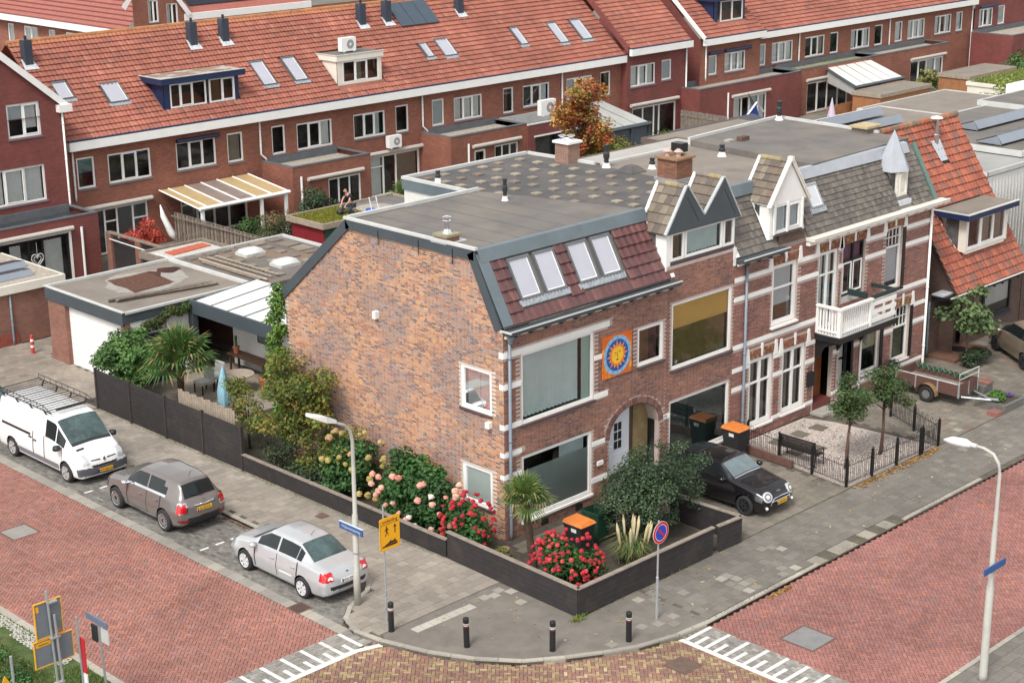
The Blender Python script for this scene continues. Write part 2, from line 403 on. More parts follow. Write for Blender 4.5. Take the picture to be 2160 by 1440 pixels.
def sheet(name,pts,z,M,kind='structure',parent=None,th=0):
 b=MB()
 if th:b.prism([(x,y)for x,y in pts],lambda u,v,n:Vector((u,v,n)),z-th,z)
 else:b.add([(x,y,z)for x,y in pts],[tuple(range(len(pts)))])
 o=b.build(name,M,parent)
 if kind:o['kind']=kind
 return o
def leaves(name,parent,centers,n,size,pal,seed=5,flat=0.0,stuff=False,M=None,droop=0):
 """centers: list of (c, rx, ry, rz) clumps; leaf faces spread through their volume"""
 r=random.Random(seed);ms=[];cs=[]
 vol=[a[1]*a[2]*a[3]for a in centers];tv=sum(v**.7 for v in vol)
 for(c,rx,ry,rz),v in zip(centers,vol):
  k=r.uniform(.72,1.28);base=pick(pal,r)
  for _ in range(max(6,int(n*v**.7/tv))):
   d=Vector((r.gauss(0,1),r.gauss(0,1),r.gauss(0,1))).normalized()*(r.random()**.4)
   p=Vector(c)+Vector((d.x*rx,d.y*ry,d.z*rz));s=size*r.uniform(.6,1.3)
   up=Vector((d.x+r.uniform(-.8,.8),d.y+r.uniform(-.8,.8),abs(d.z)+r.uniform(.1,1)+flat)).normalized()
   t=Vector((r.uniform(-1,1),r.uniform(-1,1),r.uniform(-.6,.3)-droop));t=(t-up*t.dot(up)).normalized();q=up.cross(t)
   ms.append(m4(p,q*s,t*s,up*s));cc=pick(pal,r)if r.random()<.6 else base
   cs.append(tuple(x*k for x in cc))
 o=stuffmesh(name,'leaf',ms,cs,M or LEAF,parent)
 if stuff:o['kind']='stuff'
 return o
def clumps(c,rad,n,cr,seed=6,lo=.35):
 r=random.Random(seed);out=[]
 for _ in range(n):
  d=Vector((r.gauss(0,1),r.gauss(0,1),r.gauss(0,1))).normalized()*r.uniform(lo,1)
  k=r.uniform(.65,1.3)*cr;out.append(((c[0]+d.x*rad[0],c[1]+d.y*rad[1],c[2]+d.z*rad[2]),k,k,k*.75))
 return out
def trunk(name,parent,base,top,r0,r1,limbs,seed=8,M=None):
 r=random.Random(seed);b=MB();base,top=Vector(base),Vector(top);mid=(base+top)/2+Vector((r.uniform(-.05,.05),r.uniform(-.05,.05),0))
 b.tube([base,mid,top],[r0,(r0+r1)/2,r1],7)
 for L in limbs:
  L=Vector(L);s=base.lerp(top,r.uniform(.55,.95));b.tube([s,s.lerp(L,.5)+Vector((0,0,.12)),L],[r1*.7,r1*.45,r1*.15],5)
 return b.build(name,M or BARK,parent,smooth=True)
def text(name,s,size,M,parent,mat4,ext=.001,align='CENTER',sx=1):
 cu=bpy.data.curves.new(name,'FONT');cu.body=s;cu.size=size;cu.extrude=ext;cu.align_x=align;cu.align_y='CENTER';cu.resolution_u=2
 tmp=bpy.data.objects.new(name,cu);COL.objects.link(tmp);bpy.context.view_layer.update()
 me=bpy.data.meshes.new_from_object(tmp.evaluated_get(bpy.context.evaluated_depsgraph_get()));bpy.data.objects.remove(tmp);me.name=name
 me.materials.clear();me.materials.append(M);o=bpy.data.objects.new(name,me);link(o,parent)
 mm=Matrix(mat4)@Matrix.Diagonal((sx,1,1,1));mm.translation-=org(parent);o.matrix_local=mm
 return o
def rename(o,n):
 v=ORG.get(o.name);o.name=n;ORG[o.name]=v if v is not None else Vector((0,0,0));return o
def tframe(c,right,up):
 rr=Vector(right).normalized();uu=Vector(up).normalized();nn=rr.cross(uu);c=Vector(c)
 return m4(c,rr,uu,nn)
g0=sheet('ground',[(-140,-140),(500,-140),(500,500),(-140,500)],-.16,mat('ground_earth',(.13,.12,.10),.95,.25,.5))
KERB=[(-4.45,44),(-4.45,1.0),(-4.95,.5),(-5.9,.08),(-6.45,-.4),(-6.73,-1.14),(-6.61,-2.04),(-6.19,-3.4),(-5.61,-4.54),(-4.87,-5.49),(-3.95,-6.15),(-3.1,-6.66),(-2.23,-7.1),(-1.0,-7.42),(0,-7.52),(5.1,-7.52),(9.45,-7.52),(13.9,-7.52),(70,-7.52)]
PAVEPOLY=KERB+[(70,44)]
inpave=pip(PAVEPOLY)
JOINT=mat('paving_joint',(.10,.085,.065),.95,.3,4)
def prism_poly(name,pts,z0,z1,M,kind='structure'):
 b=MB();b.prism(pts,lambda u,v,n:Vector((u,v,n)),z0,z1);o=b.build(name,M);o['kind']=kind;return o
pav=prism_poly('pavement',PAVEPOLY,-.16,-.03,JOINT)
road=sheet('road',[(-12.35,70),(-12.35,-.85),(-6.6,-.85),(-6.6,70)],-.128,mat('road_joint_sand',(.14,.075,.06),.95,.3,3))
REDB=[(5,(.29,.13,.103)),(3,(.27,.12,.096)),(2,(.31,.143,.112)),(1,(.255,.138,.12)),(.3,(.34,.135,.085))]
herring(road,lambda x,y:-12.3<x<-6.97 and-.84<y,-12.3,-6.97,-.84,24,-.10,REDB,seed=11)
rR=sheet('road',[(.1,-13.5),(120,-13.5),(120,-7.5),(.1,-7.5)],-.128,MATS['road_joint_sand'])
herring(rR,lambda x,y:.12<x and-13.48<y<-7.54,.12,19,-13.48,-7.54,-.10,[(w_,(a*.95,b*.93,c*.98))for w_,(a,b,c)in REDB],seed=12)
sheet('road_far',[(19,-13.48),(120,-13.48),(120,-7.54),(19,-7.54)],-.1,mat('far_red_paving',(.265,.118,.092),.9,.15,3))
sheet('road_far',[(-12.3,24),(-6.97,24),(-6.97,70),(-12.3,70)],-.1,MATS['far_red_paving'])
MIX=[(2,(.31,.225,.12)),(3,(.25,.135,.095)),(3,(.21,.115,.09)),(2,(.27,.18,.105)),(.6,(.37,.29,.17))]
cr=sheet('road_junction',[(-12.35,-24),(60,-24),(60,-13.5),(.1,-13.5),(.1,-7.5),(-1,-7.3),(-4,-6),(-6.6,-2),(-6.6,-.85),(-12.35,-.85)],-.132,mat('junction_joint',(.12,.085,.06),.95,.3,3))
nope=pip([(-6.66,0)]+KERB[5:15]+[(.1,-7.5),(0,0)])
def injun(x,y):
 if x>-1.05 and y>-13.4:return False
 if y>-1.86 and x<-6.6:return False
 return not nope(x,y)and-12.3<x<0 and y>-12
herring(cr,injun,-12.3,0,-11,-1.8,-.10,MIX,seed=13)
RG=[(3,(.25,.235,.21)),(2,(.21,.195,.175)),(1,(.29,.27,.24))]
rp1=sheet('ramp',[(-12.35,-1.86),(-6.64,-1.86),(-6.64,-.85),(-12.35,-.85)],-.125,JOINT)
tilegrid(rp1,lambda x,y:True,-12.3,-6.7,-1.8,-.85,-.098,RG,s=.2,t=.1,alongx=True,seed=14,name='ramp_brick',nind=120)
rp2=sheet('ramp',[(-1.06,-13.5),(.1,-13.5),(.1,-7.54),(-1.06,-7.5)],-.125,JOINT)
tilegrid(rp2,lambda x,y:True,-1.0,.08,-13.5,-7.6,-.098,RG,s=.2,t=.1,alongx=False,seed=15,name='ramp_brick',nind=120)
RW=mat('road_marking',(.62,.61,.57),.8,.2,5,dirt=((.3,.28,.25),6,.62,.8))
def marking(name,pts,par=None):
 b=MB();b.prism(pts,lambda u,v,n:Vector((u,v,n)),-.0965,-.092);return b.build(name,RW,par)
mk=thing('road_marking','white comb shaped hatching painted across the left road by the crossing','road marking',(-9,-1.8,-.09));mk['kind']='structure'
marking('edge_line',[(-12.3,-1.98),(-7.3,-1.98),(-6.62,-2.2),(-6.62,-2.02),(-7.3,-1.8),(-12.3,-1.8)],mk)
for i in range(9):
 x=-7.0-i*.63;marking('long_bar',[(x-.055,-1.8),(x+.055,-1.8),(x+.055,-.86),(x-.055,-.86)],mk)
 x-=.31;marking('short_bar',[(x-.055,-1.8),(x+.055,-1.8),(x+.055,-1.4),(x-.055,-1.4)],mk)
mk=thing('road_marking','white comb shaped hatching painted across the right road by the crossing','road marking',(-1,-9,-.09));mk['kind']='structure'
marking('edge_line',[(-1.14,-13.4),(-.98,-13.4),(-.95,-7.5),(-1.11,-7.46)],mk)
for i in range(9):
 y=-7.6-i*.62;marking('long_bar',[(-.97,y-.055),(-.97,y+.055),(.06,y+.055),(.06,y-.055)],mk)
 y-=.3;marking('short_bar',[(-.97,y-.055),(-.97,y+.055),(-.42,y+.055),(-.42,y-.055)],mk)
pk=sheet('parking_bay',[(-6.66,.9),(-4.4,.9),(-4.4,60),(-6.66,60)],-.128,JOINT)
sheet('parking_bay_end',[(-6.66,-.85),(-4.4,-.1),(-4.4,.9),(-6.66,.9)],-.129,JOINT)
PG=[(3,(.18,.17,.15)),(3,(.15,.14,.125)),(1,(.21,.195,.175)),(1,(.12,.11,.10))]
tilegrid(pk,lambda x,y:not inpave(x,y),-6.62,-4.45,-.5,24,-.1,PG,s=.2,t=.1,alongx=False,seed=16,name='bay_brick',nind=300)
bd=sheet('gutter_band',[(-6.97,-.85),(-6.62,-.85),(-6.62,60),(-6.97,60)],-.126,JOINT)
tilegrid(bd,lambda x,y:True,-6.965,-6.62,-.85,30,-.096,[(1,(.29,.265,.225)),(1,(.25,.23,.20))],s=.5,t=.345,alongx=False,bond=False,seed=17,name='band_slab',nind=100)
for yy in(6.15,12.45):
 b=MB()
 for k in range(4):b.box(-6.45+k*.55,yy-.045,-.098,-6.15+k*.55,yy+.045,-.0935)
 o=b.build('bay_line',RW);tag(o,'white dashed bay line behind the %s'%('grey hatchback' if yy<9 else 'white van'),'road marking',kind='structure')
LT=[(5,(.275,.24,.20)),(3,(.26,.228,.19)),(1.5,(.295,.26,.215)),(.5,(.215,.188,.16))]
def inL(x,y):return inpave(x-.15,y-.1)and inpave(x-.1,y+.1)and x<-1.86 and y>-1.8+(.0)*x and y<19
tilegrid(pav,inL,-6.7,-1.8,-1.8,19,0,LT,s=.3,t=.3,alongx=True,seed=18,nind=300)
def inL2(x,y):return inpave(x-.15,y)and x<.1 and 19<=y<34 or(.1<=x<2 and 25.9<y<27.9)or(.1<x<8 and 28<y<34.5 and False)
tilegrid(pav,inL2,-4.3,9,19,34,0,[(4,(.265,.225,.185)),(3,(.25,.212,.172)),(1,(.225,.19,.155))],s=.3,t=.3,alongx=True,seed=19,nind=200)
ASPH=mat('worn_dark_paving',(.155,.138,.118),.95,.16,2.2,bump=.3,bscale=70,dirt=((.21,.185,.155),.9,.5,.78))
def inC(x,y):return inpave(x,y+.12)and inpave(x-.12,y)
asp=prism_poly('corner_paving',[(-6.33,-1.83),(-6.44,-2.1),(-6.05,-3.32),(-5.48,-4.45),(-4.77,-5.36),(-3.85,-6.02),(-3.0,-6.54),(-2.15,-6.97),(-.97,-7.29),(0,-7.38),(.2,-7.38),(.2,-4.9),(-1.9,-4.9),(-1.9,-1.83)],-.03,-.004,ASPH)
DT=[(4,(.158,.142,.122)),(3,(.15,.135,.116)),(2,(.168,.150,.128)),(.15,(.22,.195,.165))]
tilegrid(pav,lambda x,y:x>.2 and-7.36<y<-4.9 and not(5.0<x<9.5 and y<-6.9),.2,30,-7.35,-4.9,0,DT,s=.3,t=.3,seed=20,nind=300,jit=.0015,g=.005)
far=prism_poly('front_paving',[(30,-7.38),(70,-7.38),(70,0),(30,0)],-.03,0,ASPH)
tilegrid(pav,lambda x,y:(x>15.6 or(x<10.3 and x>4.7))and y>-4.9,4.7,33,-4.9,.6,0,[(3,(.185,.16,.13)),(3,(.17,.148,.12)),(1,(.22,.19,.15)),(.4,(.20,.125,.095))],s=.3,t=.3,seed=21,nind=300)
def lighttile(par,x,y,s=.28,a=0,c=(.33,.30,.255)):
 ca,sa=math.cos(a)*s,math.sin(a)*s
 return m4((x,y,-.0005),(ca,sa,0),(-sa,ca,0),(0,0,.012))
ms=[lighttile(pav,-5.48+i*.3,-2.28-i*.008,.285)for i in range(7)]
field(asp,'white_tile','box',ms,[(.46,.43,.37)]*7,PAVE)
ms=[];cs=[]
r_=random.Random(5)
for(x,y)in[(-2.5,-3.1),(-1.75,-3.2),(2.37,-6.1),(2.67,-6.1),(2.67,-6.4),(2.3,-6.5),(2.3,-6.8),(2.6,-6.75),(2.9,-6.75),(2.35,-7.1),(2.65,-7.1),(4.75,-5.7),(5.05,-5.85),(5.2,-6.1),(-3.3,-2.15),(-3.0,-2.2),(-2.7,-2.3),(-2.4,-2.15),(-2.2,-2.45),(-.2,-5.3),(.1,-5.6),(.4,-5.3),(1.0,-5.9),(-.9,-6.6),(-1.3,-6.4),(-.6,-6.9),(-.3,-6.6),(-2.6,-6.5),(4.1,-6.9),(3.8,-7.15),(4.4,-7.15),(16.4,-5.2),(17.3,-4.6),(18.4,-5.1)]:
 ms.append(lighttile(pav,x+r_.uniform(-.02,.02),y,.27));k=r_.uniform(.55,1.05);cs.append((.33*k,.30*k,.255*k))
field(pav,'light_tile','box',ms,cs,PAVE)
kb=thing('kerb','pale concrete kerb curving round the pavement corner','kerb',(-6,-4,0));kb['kind']='structure'
def kerbline(par,pts,wdt=.13,ln=.9,z0=-.15,z1=.012,c=((.36,.33,.28),(.30,.275,.235))):
 ms=[];cs=[];r=random.Random(3)
 for a,b in zip(pts[:-1],pts[1:]):
  a,b=Vector((*a,0)),Vector((*b,0));d=b-a;L_=d.length;n=max(1,round(L_/ln));d.normalize();q=Vector((-d.y,d.x,0))
  for i in range(n):
   s=L_/n;c0=a+d*(i+.5)*s+q*wdt/2;ms.append(m4((c0.x,c0.y,(z0+z1)/2+r.uniform(-.004,.004)),d*(s-.012),q*wdt,(0,0,z1-z0)));cs.append(r.choice(c))
 field(par,'kerb_stone','box',ms,cs,PAVE)
kerbline(kb,KERB[0:2],ln=1.0);kerbline(kb,KERB[1:15],ln=.75);kerbline(kb,[(0,-7.52),(5.1,-7.52)]);kerbline(kb,[(9.45,-7.52),(13.9,-7.52)]);kerbline(kb,[(22,-7.52),(60,-7.52)])
ic=prism_poly('dropped_kerb',[(5.0,-7.52),(9.5,-7.52),(9.5,-6.88),(5.0,-6.88)],-.16,-.075,JOINT)
tilegrid(ic,lambda x,y:True,5.02,9.5,-7.5,-6.95,-.03,[(1,(.30,.265,.215)),(1,(.26,.235,.195))],s=.5,t=.55,bond=False,seed=22,name='ramp_slab',th=.07)
ic2=prism_poly('dropped_kerb',[(13.9,-7.52),(22,-7.52),(22,-6.9),(13.9,-6.9)],-.16,-.075,JOINT)
tilegrid(ic2,lambda x,y:True,13.95,22,-7.5,-6.95,-.04,[(1,(.27,.22,.16)),(1,(.24,.2,.15))],s=.5,t=.55,bond=False,seed=23,name='ramp_slab',th=.07)
fp=prism_poly('far_pavement',[(1.2,-13.6),(70,-13.6),(70,-30),(-4,-30),(-2.0,-16)],-.16,-.02,ASPH)
tilegrid(fp,lambda x,y:x>1.6 and y<-13.8,1.6,9,-18.2,-13.8,-.0,DT,s=.3,t=.3,seed=24,nind=150,jit=.002)
kb2=thing('kerb','low concrete kerb along the far side of the right road','kerb',(4,-13.6,0));kb2['kind']='structure'
kerbline(kb2,[(30,-13.55),(1.4,-13.55)],z1=0.005);kerbline(kb2,[(1.4,-13.55),(-1.5,-15.6)],z1=0.005)
vg=prism_poly('grass_verge',[(-12.62,12),(-12.62,-1.5),(-13.4,-6),(-24,-6),(-24,12)],-.16,-.03,GRASSB)
kb3=thing('kerb','weathered concrete kerb between the left road and the grass','kerb',(-12.4,4,0));kb3['kind']='structure'
kerbline(kb3,[(-12.36,12),(-12.36,.6)],wdt=-.28,z1=-.06);kerbline(kb3,[(-12.36,-.1),(-12.7,-2.0)],wdt=-.28,z1=-.06)
gt=thing('grass_grid','pale honeycomb grass concrete slabs beside the left road kerb','paving',(-13,5,0));gt['kind']='structure'
b=MB();r=random.Random(4)
hexv=[(math.cos(k*math.pi/3),math.sin(k*math.pi/3))for k in range(6)]
for i in range(7):
 for j in range(34):
  x=-12.74-i*.15;y=8.6-j*.173-(i%2)*.087
  if i>-1+2.5*lattice(x,y,2.2,3)+(2.5 if 2.5<y<7 else 0):continue
  v=[(x+a*.095,y+c*.095,-.012)for a,c in hexv]+[(x+a*.045,y+c*.045,-.012)for a,c in hexv]+[(x+a*.045,y+c*.045,-.04)for a,c in hexv]
  b.add(v,[(k,(k+1)%6,6+(k+1)%6,6+k)for k in range(6)]+[(6+k,6+(k+1)%6,12+(k+1)%6,12+k)for k in range(6)])
o=b.build('grid_slab',mat('pale_concrete',(.42,.40,.36),.95,.15,5),gt);o['kind']='stuff'
def grass(name,area,n,h,pal,seed,z=-.03,parent=None,w_=.35):
 r=random.Random(seed);ms=[];cs=[]
 while len(ms)<n:
  x,y=area(r)
  if x is None:continue
  a=r.uniform(0,6.28);hh=h*r.uniform(.5,1.3);l=Vector((r.uniform(-.5,.5),r.uniform(-.5,.5),1)).normalized()*hh
  ms.append(m4((x,y,z+hh*.42),Vector((math.cos(a),math.sin(a),0))*hh*w_,l,(0,0,.01)));cs.append(pick(pal,r))
 o=stuffmesh(name,'leaf',ms,cs,LEAF,parent);o['kind']='stuff';return o
GP=[(3,(.10,.17,.035)),(2,(.14,.20,.05)),(2,(.07,.13,.03)),(1,(.26,.24,.10))]
def a_verge(r):
 x,y=r.uniform(-20,-12.66),r.uniform(-6,11)
 k=lattice(x,y,1.1,5)
 if x>-13.5 and 2.4<y<7.5 and r.random()<.8:return None,None
 if k<.38 and r.random()<.75:return None,None
 return x,y
grass('verge_grass',a_verge,42000,.13,GP,31)
gb=thing('low_shrub','dense low green ground cover at the lower left verge','shrub',(-15,2,0))
leaves('foliage',gb,[((-15.0+r.uniform(-1.6,1.0),2.2+r.uniform(-2.6,3.0),.06+r.uniform(0,.2)),.45,.45,.2)for _ in range(34)],9000,.085,[(3,(.05,.13,.03)),(2,(.08,.18,.05)),(1,(.04,.09,.02))],33)
LIT=[(3,(.32,.14,.03)),(2,(.42,.24,.06)),(2,(.20,.09,.03)),(2,(.45,.33,.14))]
def litter(name,area,n,s,pal,seed,z=.008):
 r=random.Random(seed);ms=[];cs=[]
 for _ in range(n):
  x,y=area(r);a=r.uniform(0,6.28);q=Vector((math.cos(a),math.sin(a),r.uniform(-.3,.3)));t=Vector((-math.sin(a),math.cos(a),r.uniform(-.3,.3)));k=s*r.uniform(.6,1.3)
  ms.append(m4((x,y,z+.005),q*k,t*k,(0,0,k)));cs.append(pick(pal,r))
 o=stuffmesh(name,'leaf',ms,cs,LEAF);o['kind']='stuff';return o
litter('fallen_leaves',lambda r:(r.uniform(10.4,15.4),-4.98-abs(r.gauss(0,.12))),420,.10,LIT,41)
litter('fallen_leaves',lambda r:(r.uniform(0,24),r.uniform(-7.3,-.6)if r.random()<.3 else r.uniform(-7.3,-5)),150,.10,[(1,(.45,.35,.2)),(1,(.4,.22,.08))],42)
litter('fallen_leaves',lambda r:(3.0+r.gauss(0,.25),-7.62-abs(r.gauss(0,.06))),110,.09,LIT,43,-.09)
litter('fallen_leaves',lambda r:(-4.52-abs(r.gauss(0,.05)),r.uniform(4.8,7.6)),160,.07,[(1,(.3,.09,.05)),(1,(.2,.1,.05))],44,-.09)
litter('fallen_leaves',lambda r:(r.uniform(-5,-1),r.uniform(-6.5,-2)),46,.085,[(1,(.45,.35,.2)),(1,(.4,.25,.1))],45)
WEED=[(3,(.12,.19,.04)),(2,(.20,.24,.07)),(1,(.25,.17,.06))]
grass('weeds',lambda r:(-2.02-abs(r.gauss(0,.05)),r.uniform(.4,18.8)),1500,.055,WEED,46,0)
grass('weeds',lambda r:(-2.2+r.gauss(0,.12),-4.95+r.gauss(0,.06)),160,.14,WEED,47,0)
grass('weeds',lambda r:(r.uniform(-2,12),r.choice([-4.93,-7.42])-abs(r.gauss(0,.04))),420,.07,WEED,48,0)
grass('moss_patches',lambda r:(6.5+abs(r.gauss(0,1.4)),r.uniform(-4.6,.2)),1500,.03,[(1,(.13,.13,.03)),(1,(.1,.09,.03))],49,0)
grass('weeds',lambda r:(r.uniform(16,21),r.uniform(-4,-1)),700,.05,[(1,(.15,.13,.05)),(1,(.12,.14,.04))],50,0)
def cover(label,x,y,sx,sy,z,M,a=0):
 t=thing('inspection_cover',label,'manhole cover',(x,y,z));ca,sa=math.cos(a),math.sin(a)
 F=lambda u,v,n:Vector((x+u*ca-v*sa,y+u*sa+v*ca,n))
 b=MB();b.prism([(-sx/2,-sy/2),(sx/2,-sy/2),(sx/2,sy/2),(-sx/2,sy/2)],F,z-.03,z+.004);b.build('cover_plate',M,t)
 b=MB();e=.06
 for(a0,b0,a1,b1)in((-sx/2-e,-sy/2-e,sx/2+e,-sy/2),(-sx/2-e,sy/2,sx/2+e,sy/2+e),(-sx/2-e,-sy/2,-sx/2,sy/2),(sx/2,-sy/2,sx/2+e,sy/2)):
  b.prism([(a0,b0),(a1,b0),(a1,b1),(a0,b1)],F,z-.03,z+.001)
 b.build('cover_frame',mat('cover_frame_iron',(.13,.07,.055),.8,.2,6),t)
STEELP=mat('steel_plate',(.20,.195,.19),.6,.15,5)
cover('large square steel cover set in the red paving of the right road',1.31,-9.8,.95,.95,-.098,STEELP)
cover('grey square cover set in the red paving of the left road',-9.44,11.2,.8,.8,-.098,mat('grey_cover',(.24,.225,.2),.8,.15,5))
cover('small brown iron drain grate behind the silver saloon',-6.75,1.1,.42,.42,-.094,mat('rusty_iron',(.07,.04,.03),.8,.3,8))
cover('brown cover in the mixed brick junction by the right hatching',-2.06,-8.4,.6,.6,-.098,mat('brown_cover',(.12,.08,.06),.85,.2,5))
cover('small dark cover in the left pavement by the low black wall',-2.55,5.4,.3,.3,.0,MATS['brown_cover'])
def wall(name,M,parent,F,u0,u1,z0,z1,holes=(),dep=.16):
 us=sorted({u0,u1,*[h[0]for h in holes],*[h[1]for h in holes]});zs=sorted({z0,z1,*[h[2]for h in holes],*[h[3]for h in holes]})
 us=[u for u in us if u0<=u<=u1];zs=[z for z in zs if z0<=z<=z1]
 b=MB()
 for a,c in zip(us[:-1],us[1:]):
  for d,e in zip(zs[:-1],zs[1:]):
   mu,mz=(a+c)/2,(d+e)/2
   if any(h[0]<mu<h[1]and h[2]<mz<h[3]for h in holes):continue
   b.add([F(a,d),F(c,d),F(c,e),F(a,e)],[(0,1,2,3)])
 for h in holes:
  a,c,d,e=h[:4]
  for(p,q)in(((a,d),(c,d)),((c,d),(c,e)),((c,e),(a,e)),((a,e),(a,d))):
   b.add([F(*p),F(*q),F(*q,-dep),F(*p,-dep)],[(0,1,2,3)])
 return b.build(name,M,parent)
def curtain(parent,F,u0,u1,z0,z1,M,n=-.3,fold=.16,amp=.03,name='curtain',seed=0):
 r=random.Random(seed+int(u0*100));k=max(2,int((u1-u0)/fold)*2);v=[]
 for i in range(k+1):
  u=u0+(u1-u0)*i/k;nn=n+(amp if i%2 else-amp)*r.uniform(.5,1.2);v+=[F(u,z0,nn),F(u,z1,nn)]
 b=MB();b.add(v,[(2*i,2*i+2,2*i+3,2*i+1)for i in range(k)]);return b.build(name,M,parent,smooth=True)
def window(parent,F,u0,u1,z0,z1,splits=(),fm=None,fw=.07,rec=.08,sill=SLATE,sd=.05,cur=(),glass=None,hs=(),name='window',open_=None,room=.75,sash=True,gn=None):
 """splits: fractions of vertical mullions; hs: per pane transom fraction or None; cur: per pane curtain spec"""
 fm=fm or WHITE;glass=glass or GLASS;b=MB();us=[u0]+[u0+(u1-u0)*s for s in splits]+[u1]
 b.fbox(F,u0,u1,z0,z0+fw,-rec-.07,-rec);b.fbox(F,u0,u1,z1-fw,z1,-rec-.07,-rec)
 b.fbox(F,u0,u0+fw,z0+fw,z1-fw,-rec-.07,-rec);b.fbox(F,u1-fw,u1,z0+fw,z1-fw,-rec-.07,-rec)
 for u in us[1:-1]:b.fbox(F,u-fw*.45,u+fw*.45,z0+fw,z1-fw,-rec-.07,-rec)
 w_=b.build(name,fm,parent)
 b=MB();e=.3
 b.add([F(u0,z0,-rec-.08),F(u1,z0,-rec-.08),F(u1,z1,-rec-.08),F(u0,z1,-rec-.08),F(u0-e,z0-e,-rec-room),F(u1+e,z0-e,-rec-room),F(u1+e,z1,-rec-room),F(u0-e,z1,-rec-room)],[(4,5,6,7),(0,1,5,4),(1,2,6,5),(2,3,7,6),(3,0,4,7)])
 b.build('interior',DARK,w_)  # dark coloured box standing in for the unlit room
 for i in range(len(us)-1):
  a,c=us[i]+(fw if i==0 else fw*.45),us[i+1]-(fw if i==len(us)-2 else fw*.45);d,e_=z0+fw,z1-fw
  parts=[(d,e_)]
  if i<len(hs)and hs[i]:
   t=d+(e_-d)*hs[i];one('transom',fm,w_,lambda q:q.fbox(F,a,c,t-.03,t+.03,-rec-.06,-rec+.01));parts=[(d,t-.03),(t+.03,e_)]
  for(p,q)in parts:
   n0=-rec-.035
   if sash and len(us)>2 and i%2==1:
    one('casement',fm,w_,lambda s:[s.fbox(F,a,c,p,p+.04,n0,-rec+.015),s.fbox(F,a,c,q-.04,q,n0,-rec+.015),s.fbox(F,a,a+.04,p+.04,q-.04,n0,-rec+.015),s.fbox(F,c-.04,c,p+.04,q-.04,n0,-rec+.015)])
   one('pane',glass,w_,lambda s:s.add([F(a,p,n0),F(c,p,n0),F(c,q,n0),F(a,q,n0)],[(0,1,2,3)]))
  if i<len(cur)and cur[i]:
   cs_=cur[i]
   for spec in(cs_ if isinstance(cs_,list)else[cs_]):
    kind,M,f0,f1=spec[:4];g0,g1=(spec[4],spec[5])if len(spec)>4 else(0,1)
    za,zb_=d+(e_-d)*f0,d+(e_-d)*f1;ua,ub=a+(c-a)*g0,a+(c-a)*g1
    if kind=='c':curtain(w_,F,ua,ub,za,zb_,M,n=-rec-.15,amp=.05,seed=i)
    else:one('blind',M,w_,lambda s:s.fbox(F,ua,ub,za,zb_,-rec-.095,-rec-.085))
 if sill is not None:one('sill',sill,w_,lambda s:s.fbox(F,u0-.04,u1+.04,z0-.08,z0-.01,-rec,sd))
 return w_
def pipe(parent,M,x,y,z0,z1,r=.045,name='drainpipe',kick=None):
 pts=[(x,y,z1),(x,y,z0+.25),(x,y,z0)]
 if kick:pts=[(x,y,z1),(x,y,z0+.35),(x+kick,y-.05,z0+.1),(x+kick+.05,y-.05,z0)]
 b=MB();b.tube(pts,r,8)
 for z in(z0+.8,(z0+z1)/2,z1-.6):b.tube([(x,y,z-.02),(x,y,z+.02)],r*1.35,8)
 return b.build(name,M,parent,smooth=True)
def skylight(parent,O,U,V,u0,u1,v0,v1,M=None,fr=None,flash=True,name='skylight',split=None,up=.07):
 U=Vector(U).normalized();V=Vector(V).normalized();N=U.cross(V);O=Vector(O)
 F=lambda u,v,n=0:O+U*u+V*v+N*n
 f=fr or mat('skylight_frame',(.14,.145,.155),.45,.1,3,metal=.2);b=MB();e=.06
 b.fbox(F,u0,u1,v0,v0+e,-.02,up+.03);b.fbox(F,u0,u1,v1-e*1.3,v1,-.02,up+.04);b.fbox(F,u0,u0+e,v0+e,v1-e*1.3,-.02,up+.03);b.fbox(F,u1-e,u1,v0+e,v1-e*1.3,-.02,up+.03)
 w_=b.build(name,f,parent)
 one('pane',M or SKYG,w_,lambda s:s.fbox(F,u0+e,u1-e,v0+e,v1-e*1.3,-.01,up))
 one('inner_frame',WHITE,w_,lambda s:[s.fbox(F,u0+e,u0+e+.035,v0+e,v1-e*1.3,up,up+.004),s.fbox(F,u1-e-.035,u1-e,v0+e,v1-e*1.3,up,up+.004),s.fbox(F,u0+e+.035,u1-e-.035,v0+e,v0+e+.035,up,up+.004)])
 if flash:one('flashing',mat('ribbed_lead',(.30,.32,.34),.5,.25,8,bump=.5),w_,lambda s:[s.fbox(F,u0-.08,u1+.08,v0-.2,v0,.04,.055)]+[s.fbox(F,u0-.06+k*(u1-u0+.1)/7,u0-.02+k*(u1-u0+.1)/7,v0-.19,v0,.055,.08)for k in range(8)])
 return w_
def chimney_stack(parent,name,x0,x1,y0,y1,z0,z1,M,cap=CONC,capc=.06):
 c=MB().box(x0,y0,z0,x1,y1,z1).build(name,M,parent)
 MB().box(x0-capc,y0-capc,z1,x1+capc,y1+capc,z1+.07).build('cap',cap,c);return c
SIDEPAL=[(4,(.45,.22,.11)),(3,(.33,.135,.075)),(2,(.38,.23,.16)),(1.6,(.15,.09,.085)),(1,(.50,.26,.11))]
SIDEPAL2=[(2,(.25,.175,.165)),(2.5,(.15,.10,.10)),(4,(.34,.17,.105)),(2,(.29,.18,.145)),(1.5,(.28,.12,.08))]
FRPAL=[(4,(.21,.088,.058)),(3,(.155,.065,.05)),(2,(.25,.115,.072)),(2,(.105,.056,.052))]
FRPAL2=[(4,(.25,.10,.06)),(3,(.19,.08,.055)),(2,(.29,.14,.09))]
ch=thing('corner_house','two storey corner house with orange brick gable wall and brown tiled mansard with four skylights','house',(0,0,0))
Fy,Fx=FY(0),FX(0)
